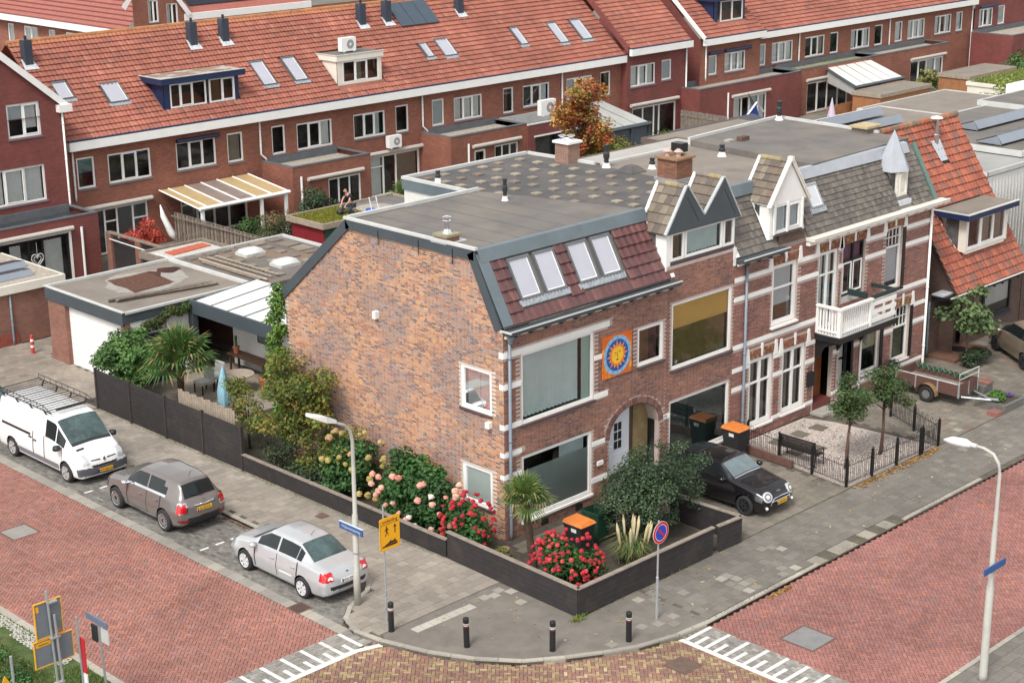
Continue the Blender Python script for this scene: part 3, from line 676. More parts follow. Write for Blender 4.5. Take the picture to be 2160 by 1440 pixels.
GAB=[(0,0),(0,6.3),(.10,6.45),(1.14,8.36),(6.70,8.36),(10.03,5.52),(10.03,0)]
ing=pip(GAB)
h_up,h_lo=(.5,1.78,3.78,5.1),(.52,1.78,.83,2.04)
sw=wall('side_wall',MORTS,ch,Fx,0,10.03,0,5.52,[h_up,h_lo])
one('gable_top',MORTS,ch,lambda b:b.add([Fx(u,z)for u,z in[(0,5.52),(10.03,5.52),(6.70,8.36),(1.14,8.36),(.10,6.45),(0,6.3)]],[(0,1,2,3,4,5)]))
def inside_side(u,z):return ing(u,z)and not any(h[0]-.02<u<h[1]+.02 and h[2]-.02<z<h[3]+.02 for h in(h_up,h_lo))
bricks(sw,Fx,0,10.03,0,8.36,inside_side,SIDEPAL,300,seed=51,pal2=SIDEPAL2)
W_=window(ch,Fx,.5,1.78,3.78,5.1,cur=[[('c',LACE,0,1,0,.52),('c',mat('cream_net',(.6,.6,.55),.9),0,1,.55,1)]],rec=.03,sill=mat('purple_stone_sill',(.07,.05,.055),.6,.2,3),fw=.1)
W_=window(ch,Fx,.52,1.78,.83,2.04,glass=FROST,rec=.03,cur=[('b',mat('grey_film',(.30,.33,.32),.8,.1,5),0,1)],sill=MATS['purple_stone_sill'],fw=.1)
vb=thing
b=MB()
def band(b,p,q,w_,n0,n1,mi=0):
 d=Vector((q[0]-p[0],q[1]-p[1]));d.normalize();nn=Vector((d.y,-d.x))
 if nn.y>0:nn=-nn
 P=[p,q,(q[0]+nn.x*w_,q[1]+nn.y*w_),(p[0]+nn.x*w_,p[1]+nn.y*w_)];b.prism(P,Fx,n0,n1,mi)
for p,q in(((.0,6.52),(1.08,8.58)),((1.08,8.6),(6.74,8.6)),((6.74,8.6),(10.3,5.6))):band(b,p,q,.30,.01,.07)
b.build('verge_board',ANTH,ch)
b=MB()
for y in(5.2,3.4,1.95):b.fbox(Fx,y-.012,y+.012,8.05,8.5,.07,.085)
b.build('bracket_strap',BLACK,ch)
b=MB();b.box(-.09,1.0,8.6,.03,6.8,8.68);b.box(-.03,6.72,8.58,5.6,6.84,8.68);b.build('roof_edge',GREYW,ch)
wl=boxo('security_lamp',WHITE,ch,-.16,4.02+1.4-.06,5.72,-.0,4.18+1.32,5.95)
sp_=thing('security_lamp_low','small white lamp on the orange gable wall below the upper window','lamp',(-.02,.55,3.55));rename(sp_,'wall_lamp')
MB().box(-.16,.47,3.42,-.01,.63,3.6).build('lamp_body',WHITE,sp_)
holes=[(.71,3.8,3.45,5.6),(5.8,7.02,3.98,5.22),(.71,3.72,.42,2.46),(4.5,6.85,.28,2.82)]
fwl=wall('front_wall',MORTF,ch,Fy,0,7.15,0,6.3,holes[:3]+[holes[3]])
def arch(u):return 1.95+.87*math.sqrt(max(0,1-((u-5.675)/1.175)**2))
bsp=MB();n=12
for i in range(n):
 a,c=4.5+2.35*i/n,4.5+2.35*(i+1)/n
 bsp.add([Fy(a,arch(a)),Fy(c,arch(c)),Fy(c,2.82),Fy(a,2.82)],[(0,1,2,3)]);bsp.add([Fy(a,arch(a)),Fy(c,arch(c)),Fy(c,arch(c),-.45),Fy(a,arch(a),-.45)],[(0,1,2,3)])
bsp.build('arch_soffit',MORTF,ch)
BANDS_A=[(0,.7,4.66,4.82),(0,.7,3.45,3.6),(0,.7,2.6,2.74),(0,.7,1.92,2.06),(0,4.48,5.6,5.78),(3.8,4.42,3.42,3.58),(3.8,4.3,4.66,4.8),(3.72,4.42,1.92,2.06),(3.72,4.42,.72,.88),(6.87,7.38,1.92,2.08)]
def in_front(u,z):
 for a,c,d,e in holes[:3]:
  if a-.02<u<c+.02 and d-.02<z<e+.02:return False
 if 4.34<u<7.01 and z<1.95:return not(4.5<u<6.85)and z>-1
 if 4.28<u<7.07 and z>=1.95 and math.hypot((u-5.675)/1.375,(z-1.95)/1.07)<1:return False
 for a,c,d,e in BANDS_A:
  if a-.02<u<c+.02 and d-.03<z<e+.03:return False
 return True
bricks(fwl,Fy,0,7.15,0,6.35,in_front,FRPAL,300,seed=52,pal2=FRPAL2)
b=MB()
for a,c,d,e in BANDS_A:b.fbox(Fy,a,c,d,e,-.01,.02)
for(d,e)in((4.66,4.82),(3.45,3.6),(2.6,2.74),(1.92,2.06),(5.6,5.78)):b.box(-.022,0,d,-.002,.16,e)
b.build('white_band',WHITE,ch)
ms=[];cs=[]
for k in range(34):
 a=math.pi*(k+.5)/34;cu,cz=5.675+math.cos(a)*1.27,1.95+math.sin(a)*.97;d=Vector((math.cos(a)*1.175,0,math.sin(a))).normalized();t=Vector((-d.z,0,d.x))
 ms.append(m4((cu,-.012,cz),d*.2,(0,.05,0),t*.085));cs.append(pick([(1,(.20,.10,.085)),(1,(.15,.075,.06))]))
field(fwl,'arch_brick','box',ms,cs,PIECE)
window(ch,Fy,.71,3.8,3.45,5.6,cur=[[('c',TEAL,.02,1,0,.86),('b',mat('pale_teal_panel',(.38,.52,.47),.8),0,1,.88,1)]],rec=.03,sill=MATS['purple_stone_sill'],sd=.08,fw=.09)
w_=window(ch,Fy,.71,3.72,.42,2.46,cur=[[('c',TEAL,.3,1,.6,.98)]],rec=.03,sill=WHITE,sd=.06,fw=.1,room=1.2)
one('frosted_film',FROST,w_,lambda s:s.add([Fy(.81,.52,-.075),Fy(3.62,.52,-.075),Fy(3.62,1.95,-.075),Fy(.81,1.95,-.075)],[(0,1,2,3)]))
one('film_back',mat('teal_film',(.45,.60,.57),.7,.2,3),w_,lambda s:s.add([Fy(.81,.52,-.085),Fy(3.62,.52,-.085),Fy(3.62,1.95,-.085),Fy(.81,1.95,-.085)],[(0,1,2,3)]))
window(ch,Fy,5.8,7.02,3.98,5.22,cur=[[('c',BROWNC,0,1,0,.62),('c',mat('dark_plum',(.06,.03,.03),.9),0,1,.62,1)]],rec=.03,sill=MATS['purple_stone_sill'],sd=.1,fw=.1)
b=MB();b.add([Fy(4.5,.28,-.45),Fy(6.85,.28,-.45),Fy(6.85,2.85,-.45),Fy(4.5,2.85,-.45)],[(0,1,2,3)]);b.build('porch_back',mat('porch_brown',(.09,.05,.035),.8,.2,3),ch)
one('side_panel',mat('ochre_panel',(.22,.16,.075),.85,.25,4),ch,lambda s:s.fbox(Fy,6.1,6.8,.3,2.7,-.44,-.41))
dr=one('door',mat('door_white',(.60,.62,.66),.35,.05,2),ch,lambda s:[s.fbox(Fy,4.8,5.85,.55,2.6,-.44,-.36),s.fbox(Fy,4.9,5.75,.7,1.2,-.36,-.345)])
for i in range(2):
 for j in range(3):one('pane',DGLASS if 0 else BLACK,dr,lambda s:s.fbox(Fy,5.14+i*.19,5.29+i*.19,1.35+j*.3,1.6+j*.3,-.36,-.35))
one('door_handle',CHROME,dr,lambda s:s.tube([(4.9,.33,1.5),(5.0,.33,1.5)],.015))
one('step',CONC,ch,lambda s:[s.box(4.4,-.35,0,6.9,.45,.27)])
one('cat_flap_vent',BLACK,ch,lambda s:[s.fbox(Fy,3.0,3.3,.05,.25,.0,.02),s.fbox(Fy,1.5,1.8,.05,.25,0,.02)])
one('letterbox',WHITE,ch,lambda s:s.fbox(Fy,3.95,4.2,1.25,1.38,.005,.06))
text('house_number','278',.16,mat('number_grey',(.15,.15,.15),.6),ch,tframe((7.12,-.026,2.0),(1,0,0),(0,0,1)))
def gutter(parent,x0,x1,z=6.45,M=ANTH,step=.62,white=True,lip=None,dep=.3):
 g=MB().box(x0,-dep-.06,z-.10,x1,-.02,z+.0).build('gutter',M,parent)
 MB().box(x0-.01,-dep-.085,z+.001,x1+.01,-dep-.03,z+.03).build('gutter_lip',lip or GREYW,g)
 b=MB();x=x0+.35
 while x<x1:b.box(x-.03,-dep+.03,z-.22,x+.03,-.01,z-.101);x+=step
 b.build('bracket',M,g)
 if white:
  b=MB();x=x0+.05
  while x+step-.1<x1+.1:b.box(x+.02,-.11,z-.24,x+step-.12,-.035,z-.16);x+=step
  b.build('soffit_block',CREAM,g)
 return g
gutter(ch,-.05,7.45)
one('gutter_end',GREYW,ch,lambda s:s.box(-.10,-.42,6.43,-.055,.02,6.48))
pipe(ch,mat('drainpipe_grey',(.17,.20,.235),.4,.1,3),.18,-.07,.0,6.2,.05)
one('hopper',MATS['drainpipe_grey'],ch,lambda s:s.lathe([(.06,0),(.12,.14),(.13,.22)],(.18,-.11,6.05),10))
MO=Vector((0,-.02,6.52));MV=Vector((0,math.cos(R(60.5)),math.sin(R(60.5))))
def mdeck(parent,x0,x1,M=BITU,z1=8.46):
 L=(z1-6.50)/MV.z
 a,c=Vector((x0,-.03,6.47)),Vector((x1,-.03,6.47));return MB().add([a,c,c+MV*L,a+MV*L],[(0,1,2,3)]).build('roof_deck',M,parent)
rf=mdeck(ch,.02,7.3)
rename(rf,'mansard_roof')
one('zinc_verge',SLATE,ch,lambda s:s.add([MO+MV*t+Vector((x,0,0))+Vector((0,-.07,.05))for t,x in((0,-.07),(0,.34),(2.2,.34),(2.2,-.07))]+[MO+MV*t+Vector((x,0,0))for t,x in((0,.34),(2.2,.34))],[(0,1,2,3),(1,2,5,4)]))
def ridgeband(parent,x0,x1,y=1.05,z=8.42,M=SLATE,h=.26,seams=True):
 b=MB();p0=(y+.1,z+.2);p1=(y-.05,z+.18);p2=(y-.2,z-.17)
 for a,c in((p0,p1),(p1,p2)):b.add([(x0,a[0],a[1]),(x1,a[0],a[1]),(x1,c[0],c[1]),(x0,c[0],c[1])],[(0,1,2,3)])
 if seams:
  x=x0+1.2
  while x<x1:b.add([(x,p1[0]-.004,p1[1]+.004),(x+.02,p1[0]-.004,p1[1]+.004),(x+.02,p2[0]-.008,p2[1]),(x,p2[0]-.008,p2[1])],[(0,1,2,3)]);x+=1.5
 return b.build('zinc_ridge',M,parent)
ridgeband(ch,.0,7.2)
VEL=[(.98,1.84),(2.02,2.88),(3.42,4.28),(4.46,5.32)]
BRT=[(4,(.125,.052,.05)),(3,(.105,.045,.045)),(1,(.145,.065,.058))]
def skv(u,v):x=u+.36;return any(a-.06<x<c+.06 for a,c in VEL)and.42<v<2.0 or(.98<x<5.32 and.45<v<2.0 and not(2.93<x<3.37))and any(a-.1<x<c+.1 for a,c in VEL)
roof_tiles(rf,MO+Vector((.36,0,0)),(1,0,0),MV,6.85,2.0,.285,.345,BRT,skv,400,'tile',TILEG,61,.34)
for a,c in VEL:skylight(rf,MO,(1,0,0),MV,a,c,.62,1.88)
one('flat_roof',BITU,ch,lambda s:s.prism([(.0,1.05),(7.2,1.05),(5.55,6.76),(.0,6.76)],lambda u,v,n:Vector((u,v,n)),8.4,8.56))
one('back_slope',SLATE,ch,lambda s:s.add([(0,6.76,8.56),(7.15,6.76,8.4),(7.15,10.1,5.6),(0,10.1,5.6)],[(0,1,2,3)]))
one('back_wall',BR_OLD,ch,lambda s:s.add([(0,10.03,0),(7.15,10.03,0),(7.15,10.03,5.6),(0,10.03,5.6)],[(0,1,2,3)]))
b=MB()
for x in(1.0,2.0,3.0,4.0,5.0):b.box(x-.012,1.15,8.561,x+.012,6.6,8.565)
b.build('felt_seam',mat('felt_seam',(.10,.097,.097),.9),ch)
ck=thing('low_chimney','squat mossy brick chimney with a steel cowl on the corner roof edge','chimney',(.3,2.5,8.56))
c_=MB().box(.02,2.28,8.56,.52,2.78,8.74).build('stack',BR_GAR,ck);MB().box(-.03,2.23,8.74,.57,2.83,8.81).build('cap',MOSS if 0 else mat('mossy_stone',(.26,.24,.15),.95,.3,6,bump=.5),ck)
one('lead_apron',LEAD,ck,lambda s:s.box(-.08,2.2,8.562,.75,2.86,8.585))
one('cowl',CHROME,ck,lambda s:s.lathe([(.14,0),(.08,.12),(.075,.34),(.12,.345),(.12,.365),(.075,.37),(.075,.42),(.13,.43),(.13,.47),(.06,.5)],(.27,2.53,8.81),14),smooth=False)
def flue(label,x,y,z,h=.75,M=BLKPL,r=.06,wb=True):
 t=thing('roof_flue',label,'vent pipe',(x,y,z))
 one('pipe',M,t,lambda s:s.lathe([(r,.1),(r,h*.4),(r*1.35,h*.42),(r*1.35,h*.62),(r,h*.7),(r,h*.9),(r*1.2,h*.9),(r*1.2,h)],(x,y,z),10))
 if wb:one('collar',WHITE,t,lambda s:s.lathe([(r*2,0),(r*1.6,.05),(r*1.2,.16)],(x,y,z),10))
 return t
flue('tall black flue standing on the smooth grey corner roof',5.17,5.1,8.55,.72)
sr=thing('paver_roof_wing','flat slate coloured roof weighted with rows of square pavers behind the corner house','flat roof',(8.5,5,8.4))
SRP=[(5.55,6.76),(7.25,.98),(11.4,.98),(11.75,7.0),(11.6,10.4),(5.55,10.4)]
def pris(name,pts,z0,z1,M,par):return one(name,M,par,lambda s:s.prism(pts,lambda u,v,n:Vector((u,v,n)),z0,z1))
rdk=pris('roof_deck',SRP,8.2,8.45,BITUS,sr)
pris('fascia',[(5.5,6.76),(5.55,6.76),(5.55,10.45),(5.5,10.45)],8.1,8.5,SLATE,sr)
pris('side_cladding',[(5.56,6.76),(5.62,6.76),(5.62,10.4),(5.56,10.4)],0,8.1,mat('white_cladding',(.62,.61,.57),.6,.08,2),sr)
one('back_wall',BR_OLD,sr,lambda s:s.add([(5.56,10.4,0),(11.6,10.4,0),(11.6,10.4,8.3),(5.56,10.4,8.3)],[(0,1,2,3)]))
b=MB();b.box(5.48,10.32,8.45,11.65,10.46,8.55);b.box(5.48,6.8,8.45,5.6,10.32,8.55);b.prism([(11.6,10.45),(11.5,10.45),(11.68,7.2),(11.78,7.2)],lambda u,v,n:Vector((u,v,n)),8.45,8.55);b.build('roof_edge',GREYW,sr)
inS=pip([(5.8,6.9),(7.35,1.3),(11.3,1.3),(11.5,7.0),(11.3,10.1),(5.8,10.1)])
ms=[];cs=[];r=random.Random(9)
for x in(6.05,6.87,7.75,8.63,9.6,10.6,11.5):
 for y in(9.77,8.95,8.05,7.2,6.3,5.4,4.5,3.6,2.65,1.85):
  if not inS(x,y-.05)or(x>11 and(y>6.5 or y<4)):continue
  a=r.uniform(-.06,.06);ms.append(m4((x+r.uniform(-.06,.06),y+r.uniform(-.06,.06),8.48),(.29*math.cos(a),.29*math.sin(a),0),(-.29*math.sin(a),.29*math.cos(a),0),(0,0,.05)));cs.append(pick([(3,(.26,.22,.165)),(1,(.31,.27,.205)),(1,(.23,.175,.135))],r))
field(rdk,'roof_paver','box',ms,cs,PAVE)
flue('short white capped vent at the far left corner of the paver roof',5.95,9.1,8.45,.4,BLKPL,.07)
gh=thing('twin_gable_house','brick house with mustard blind and twin pointed dark grey dormer gables','house',(7.15,0,0))
hb=[(7.42,10.44,3.48,5.66),(7.38,10.42,.42,2.43)]
BB=[(6.87,7.38,1.92,2.08)]
w2=wall('front_wall',MORTF,gh,Fy,7.15,10.56,0,6.9,hb)
def in2(u,z):return not any(a-.02<u<c+.02 and d-.02<z<e+.02 for a,c,d,e in hb)and not(u<7.4 and 1.9<z<2.1)
bricks(w2,Fy,7.15,10.56,0,6.85,in2,FRPAL2,200,seed=53,pal2=FRPAL)
window(gh,Fy,7.42,10.44,3.48,5.66,cur=[[('b',MUST,.60,1),('c',OLIVE,0,.6)]],rec=.03,sill=MATS['purple_stone_sill'],sd=.1,fw=.09)
wz=window(gh,Fy,7.38,10.42,.42,2.43,cur=[[('c',mat('dim_green_net',(.11,.16,.145),.9),0,1)]],glass=DGLASS,rec=.03,sill=WHITE,sd=.06,fw=.08)
one('plant_pot',WHITE,gh,lambda s:s.lathe([(.06,0),(.08,.12)],(7.9,.22,3.56),8))
one('white_corner_board',WHITE,gh,lambda s:s.fbox(Fy,10.45,10.57,6.3,6.9,0,.04))
b=MB();b.fbox(Fy,7.32,10.48,6.92,7.03,-.05,.0);b.build('dormer_sill',MATS['purple_stone_sill'],gh)
Fd=FY(.02)
dm=MB();dm.box(7.13,.03,6.75,7.32,1.0,8.0);dm.box(10.48,.05,6.9,10.55,1.0,8.0);dm=dm.build('dormer',WHITE,gh)
for(a,c,cu)in((7.34,7.98,[('c',BROWNC,0,1)]),(8.02,9.9,[('c',TEAL,0,1)]),(9.94,10.48,[('c',BROWNC,0,.9)])):
 window(dm,Fd,a,c,7.03,7.93,cur=cu,rec=.0,sill=None,fw=.08,room=.6,name='dormer_window')
gp=[(7.0,7.9),(7.95,9.28),(8.1,9.1),(8.78,8.25),(9.0,8.25),(9.7,9.25),(9.83,9.28),(10.68,7.92)]
one('gable_board',ANTH,gh,lambda s:s.prism([(7.02,7.93),(7.97,9.3),(8.83,8.25),(9.8,9.3),(10.66,7.93)],Fy,.02,.08))
b=MB()
def vstrip(b,p,q,n0,n1,w_=.05):
 d=Vector((q[0]-p[0],0,q[1]-p[1])).normalized();nn=Vector((-d.z,0,d.x))
 if nn.z<0:nn=-nn
 P=[Vector((p[0],0,p[1])),Vector((q[0],0,q[1]))];v=[]
 for y in(n0,n1):
  for P0 in P:v.append(P0+Vector((0,y,0)));v.append(P0+nn*w_+Vector((0,y,0)))
 b.add(v,[(0,2,3,1),(4,5,7,6),(0,1,5,4),(2,6,7,3),(1,3,7,5),(0,4,6,2)])
for p,q in(((7.0,7.93),(7.97,9.33)),((8.83,8.25),(9.8,9.33)),((7.97,9.33),(8.83,8.25)),((9.8,9.33),(10.68,7.93))):vstrip(b,p,q,-.09,.02)
b.build('gable_capping',mat('pale_zinc',(.40,.42,.42),.45,.1,2),gh)
b=MB()
for k,(p,q)in enumerate((((7.95,8.98),(8.55,8.13)),((9.78,8.98),(10.35,8.1)))):vstrip(b,p,q,-.084,-.08,.02)
b.build('gable_groove',BLACK,gh)
OLDT=[(3,(.165,.132,.10)),(3,(.145,.116,.09)),(2,(.20,.165,.12)),(1,(.115,.092,.078)),(.6,(.20,.125,.095))]
def gabroof(parent,px,pz,hw,fz,y0=.03,y1=1.05,pal=OLDT,left=True,right=True,lead=True,nt=4,nc=5,cut=None):
 for side in(-1,1):
  if(side<0 and not left)or(side>0 and not right):continue
  O=Vector((px+side*hw,y1 if side>0 else y1,fz));V=Vector((-side*hw,0,pz-fz));Ln=V.length
  U=Vector((0,-1,0))if side<0 else Vector((0,1,0));O=Vector((px+side*hw,y1 if side<0 else y0,fz))
  d=MB().add([Vector((px+side*hw,y0,fz))-Vector((0,0,.03)),Vector((px+side*hw,y1,fz))-Vector((0,0,.03)),Vector((px,y1,pz-.03)),Vector((px,y0,pz-.03))],[(0,1,2,3)]).build('dormer_roof',BITU,parent)
  roof_tiles(d,O,U,V,y1-y0,Ln,(y1-y0)/nt,Ln/nc,pal,cut,60,'tilef',TILEM,62+int(px),.3)
 ms=[];cs=[]
 b=MB()
 for k in range(4):
  y=y0+(y1-y0)*k/4;b.tube([(px,y,pz+.02),(px,y+(y1-y0)/4+.03,pz+.03)],[.10,.085],8,col=pick([(1,(.30,.24,.13)),(1,(.2,.17,.14))]))
 b.build('ridge_tile',TILEM,parent)
 if lead:one('lead_flashing',mat('white_flashing',(.66,.67,.67),.5,.12,8,bump=.5,bscale=8),parent,lambda s:[s.tube([(px-hw-.02,y1+.02,fz),(px-.05,y1+.05,pz+.05),(px+.08,y1+.05,pz+.03)],.06,6)])
gabroof(dm,7.97,9.27,.95,7.93);gabroof(dm,9.8,9.27,.92,7.95)
mdeck(gh,7.15,7.3,SLATE);mdeck(gh,10.4,10.56,SLATE)
one('party_flashing',MATS['white_flashing'],gh,lambda s:s.add([MO+MV*t+Vector((x,-.05,.04))for t,x in((0,7.28),(0,7.46),(2.0,7.30),(2.0,7.12))],[(0,1,2,3)]))
one('party_flashing',MATS['white_flashing'],gh,lambda s:s.add([MO+MV*t+Vector((x,-.06,.05))for t,x in((0,10.5),(0,10.72),(.75,10.62),(.75,10.5))],[(0,1,2,3)]))
br=thing('brown_flat_roof','light brown felt roof between the paver roof and the darker raised roof','flat roof',(14,4,8.4))
pris('roof_deck',[(11.42,.98),(16.1,.98),(16.7,7.0),(11.77,7.0)],8.2,8.44,BITU2,br)
b=MB();b.prism([(11.9,6.98),(16.7,6.98),(16.7,7.1),(11.9,7.1)],lambda u,v,n:Vector((u,v,n)),8.2,8.52);b.build('roof_edge',GREYW,br)
one('back_wall',BR_OLD,br,lambda s:s.add([(11.7,7.05,0),(22.8,7.3,0),(22.8,7.3,8.4),(11.7,7.05,8.4)],[(0,1,2,3)]))
c1=thing('brick_chimney','large brick chimney with cowls and a black box behind the twin gables','chimney',(11.7,3.5,8.45))
MB().box(11.28,3.1,8.45,12.1,3.95,9.2).build('stack',brickmat('chimney_brick',(.25,.105,.055),(.15,.07,.045),(.07,.05,.04)),c1);MB().box(11.2,3.02,9.2,12.18,4.03,9.27).build('cap',mat('rusty_stone',(.26,.15,.085),.9,.3,4),c1);MB().box(11.2,3.02,8.4,12.18,4.03,8.55).build('lead_apron',ZINC,c1)
for x,y in((11.5,3.7),(11.65,3.35)):one('cowl',mat('pinkish_pot',(.45,.33,.28),.7,.1,5),c1,lambda s:s.lathe([(.09,0),(.09,.12),(.17,.16),(.05,.26)],(x,y,9.27),10))
MB().box(11.8,3.35,9.37,12.15,3.8,9.67).build('vent_box',BLACK,c1);MB().tube([(11.97,3.55,9.27),(11.97,3.55,9.4)],.05).build('box_foot',BLACK,c1)
c2=thing('brick_chimney','light brick chimney with white slab and two cowls at the back of the paver roof','chimney',(11.4,8.2,8.45))
MB().box(11.15,7.95,8.3,11.75,8.6,9.15).build('stack',brickmat('chimney_brick_light',(.30,.15,.10),(.22,.11,.08),(.38,.33,.29)),c2);MB().box(11.08,7.88,9.15,11.82,8.67,9.23).build('cap',WHITE,c2)
for x,y in((11.3,8.4),(11.5,8.15)):one('cowl',CHROME,c2,lambda s:s.lathe([(.1,0),(.08,.05),(.08,.13),(.15,.17),(.02,.22)],(x,y,9.23),10))
flue('tall dark flue with white collar at the back edge of the paver roof',11.66,6.6,8.45,.8,BLKPL,.085)
flue('stubby white vent with black cap beside the big chimney',12.6,5.3,8.44,.38,BLKPL,.08)
flue('white vent with black cap on the seam of the brown roof',16.0,4.9,8.44,.42,BLKPL,.09)
one('felt_hood',BITUS,sr,lambda s:s.add([(11.3,5.9,8.46),(12.1,5.9,8.46),(12.1,5.1,8.46),(11.3,5.1,8.46),(11.55,5.65,8.66),(11.9,5.65,8.66),(11.9,5.35,8.66),(11.55,5.35,8.66)],[(0,1,5,4),(1,2,6,5),(2,3,7,6),(3,0,4,7),(4,5,6,7)]))
rr=thing('raised_flat_roof','darker raised flat roof with a white far edge above the banded house','flat roof',(19.5,4,8.6))
pris('roof_deck',[(16.1,1.0),(22.5,1.25),(22.75,7.4),(16.75,7.0)],8.3,8.66,BITU,rr)
b=MB();b.prism([(16.7,6.95),(22.8,7.38),(22.8,7.5),(16.7,7.07)],lambda u,v,n:Vector((u,v,n)),8.3,8.76);b.prism([(22.7,7.4),(22.82,7.4),(22.62,2.6),(22.5,2.6)],lambda u,v,n:Vector((u,v,n)),8.3,8.76);b.build('roof_edge',GREYW,rr)
flue('black flue with white collar at the far corner of the raised roof',22.4,7.1,8.66,.75,BLKPL,.09)
c3=thing('low_chimney','low felt covered chimney with yellowish slabs at the right end of the raised roof','chimney',(22.3,3.0,8.66))
MB().box(22.1,2.8,8.6,22.9,3.5,8.85).build('stack',BITU,c3);MB().box(22.0,2.75,8.85,22.47,3.55,8.93).build('cap',mat('yellow_slab',(.42,.33,.19),.9,.15,5),c3);MB().box(22.5,2.75,8.85,23.0,3.55,8.93).build('cap',MATS['yellow_slab'],c3)
bk=thing('loose_bricks','two loose bricks lying on the raised flat roof','brick',(17.7,5.6,8.66));MB().box(17.3,5.6,8.66,17.65,5.85,8.73).build('brick',CONC,bk);MB().box(17.75,5.35,8.66,18.2,5.6,8.82).build('brick',BR_OLD,bk)
BPAL=[(4,(.20,.075,.055)),(3,(.16,.06,.048)),(2,(.24,.10,.07)),(1,(.12,.05,.045))]
BPAL2=[(4,(.225,.085,.062)),(2,(.175,.075,.06)),(1,(.26,.13,.10))]
bh=thing('banded_house','brick house with white bands, white sash windows and a pointed white dormer','house',(10.56,0,0))
dh=thing('banded_house','white banded brick house at the end with black window frames and a zinc spired turret','house',(16.6,0,0))
HC=[(12.62,14.02,3.76,5.88),(11.5,12.82,.42,2.85),(13.36,14.7,.45,2.8),(15.27,16.42,3.02,5.82),(15.25,16.35,0,2.7)]
HD=[(16.72,18.08,3.72,5.85),(19.42,20.5,3.6,5.92),(20.2,21.3,.7,2.8),(18.2,19.35,.72,2.75),(16.75,17.5,0,2.7)]
BZ=[(5.70,5.84),(5.04,5.18),(3.39,3.53),(2.60,2.73),(1.93,2.06),(.40,.52)]
def bandsegs(u0,u1,holes,extra=()):
 out=[]
 for z0,z1 in BZ:
  cuts=sorted([(h[0]-.02,h[1]+.02)for h in holes if h[2]-.1<(z0+z1)/2<h[3]+.02]);x=u0
  for a,c in cuts:
   if a>x+.05:out.append((x,a,z0,z1))
   x=max(x,c)
  if u1>x+.05:out.append((x,u1,z0,z1))
 return out
def banded(par,u0,u1,ztop,holes,seed,pal,pal2,nind):
 wl_=wall('front_wall',MORTF,par,Fy,u0,u1,0,ztop,holes);segs=bandsegs(u0,u1,holes)
 hd=[(h[0]-.12,h[1]+.12,h[3],h[3]+.34)for h in holes if h[3]>2.5 and h[3]-h[2]>1.5 and h[2]>.1 or h[3]>5]
 def ins(u,z):
  return not any(a-.02<u<c+.02 and d-.02<z<e+.02 for a,c,d,e in holes)and not any(a<u<c and d-.035<z<e+.02 for a,c,d,e in segs)and not any(a<u<c and d<z<e for a,c,d,e in hd)
 bricks(wl_,Fy,u0,u1,0,ztop,ins,pal,nind,seed=seed,pal2=pal2,cz=.066)
 for s in segs:one('white_band',WHITE,par,lambda b:b.fbox(Fy,s[0],s[1],s[2],s[3],-.01,.022))
 for(a,c,d,e)in hd:
  ms=[];cs=[];n=int((c-a)/.072);r=random.Random(seed)
  for k in range(n):
   u=a+(c-a)*(k+.5)/n
   for q in range(3):ms.append(m4((u,-.006,d+.04+q*.105),(.058,0,0),(0,.03,0),(0,0,.095)));cs.append(pick([(1,(.27,.12,.07)),(1,(.19,.075,.05)),(.5,(.36,.22,.09))],r))
  field(wl_,'arch_brick','box',ms,cs,PIECE,60,'arch_brickwork')
  for u,w0,w1,zt in((a,.13,.05,.42),((a+c)/2,.045,.06,.46),(c,.13,.05,.42)):
   one('wedge_stone',WHITE,par,lambda b:b.prism([(u-w0,d-.10),(u+w0,d-.10),(u+w1,d+zt),(u-w1,d+zt)]if u!=(a+c)/2 else[(u-w0,d+.02),(u+w0,d+.02),(u+w1,d+zt),(u-w1,d+zt)],Fy,-.01,.035))
 return wl_
banded(bh,10.56,16.6,6.45,HC,71,BPAL,BPAL2,150);banded(dh,16.6,22.35,6.45,HD,72,BPAL,BPAL2,150)
one('upper_wall',BR_OLD,bh,lambda s:s.fbox(Fy,12.9,14.35,6.45,6.85,-.05,0))
BLIND=mat('white_blind',(.52,.56,.58),.8,.05,3);NETB=mat('beige_net',(.30,.26,.20),.9,.12,4)
window(bh,Fy,12.62,14.02,3.76,5.88,hs=(.62,),cur=[[('b',BLIND,.28,1,0,.95),('c',BROWNC,0,.3,.2,1)]],rec=.06,sill=WHITE,sd=.1,fw=.16)
for a,c in((11.5,12.82),(13.36,14.7)):window(bh,Fy,a,c,.42 if a<12 else.45,2.83 if a<12 else 2.78,splits=(.5,),hs=(.66,.66),cur=[[('c',NETB,0,1)],[('c',NETB,0,1)]],rec=.06,sill=WHITE,sd=.06,fw=.15,sash=False)
window(bh,Fy,15.27,16.42,3.02,5.8,splits=(.5,),hs=(.72,.72),cur=[[('c',TEAL,.2,1,0,1)],[('c',TEAL,.2,1)]],rec=.06,sill=None,fw=.12,sash=False,name='balcony_door')
window(dh,Fy,16.72,18.08,3.95,5.83,splits=(.5,),hs=(.66,.66),cur=[[('c',mat('purple_glass_net',(.10,.04,.12),.6),.68,1),('c',BROWNC,0,.6,0,.5)],[('c',MATS['purple_glass_net'],.5,1)]],fm=BLACK,rec=.08,sill=None,fw=.05)
bw=MB()
for a,c in((16.8,17.36),(17.44,18.0)):
 bw.fbox(Fy,a,a+.05,4.02,5.14,-.09,-.05);bw.fbox(Fy,c-.05,c,4.02,5.14,-.09,-.05);bw.fbox(Fy,a+.05,c-.05,4.02,4.08,-.09,-.05);bw.fbox(Fy,a+.05,c-.05,5.09,5.14,-.09,-.05)
bw.build('white_casement',WHITE,dh);one('panel',GREYW,dh,lambda s:s.fbox(Fy,16.74,18.06,3.06,3.9,-.12,-.02))
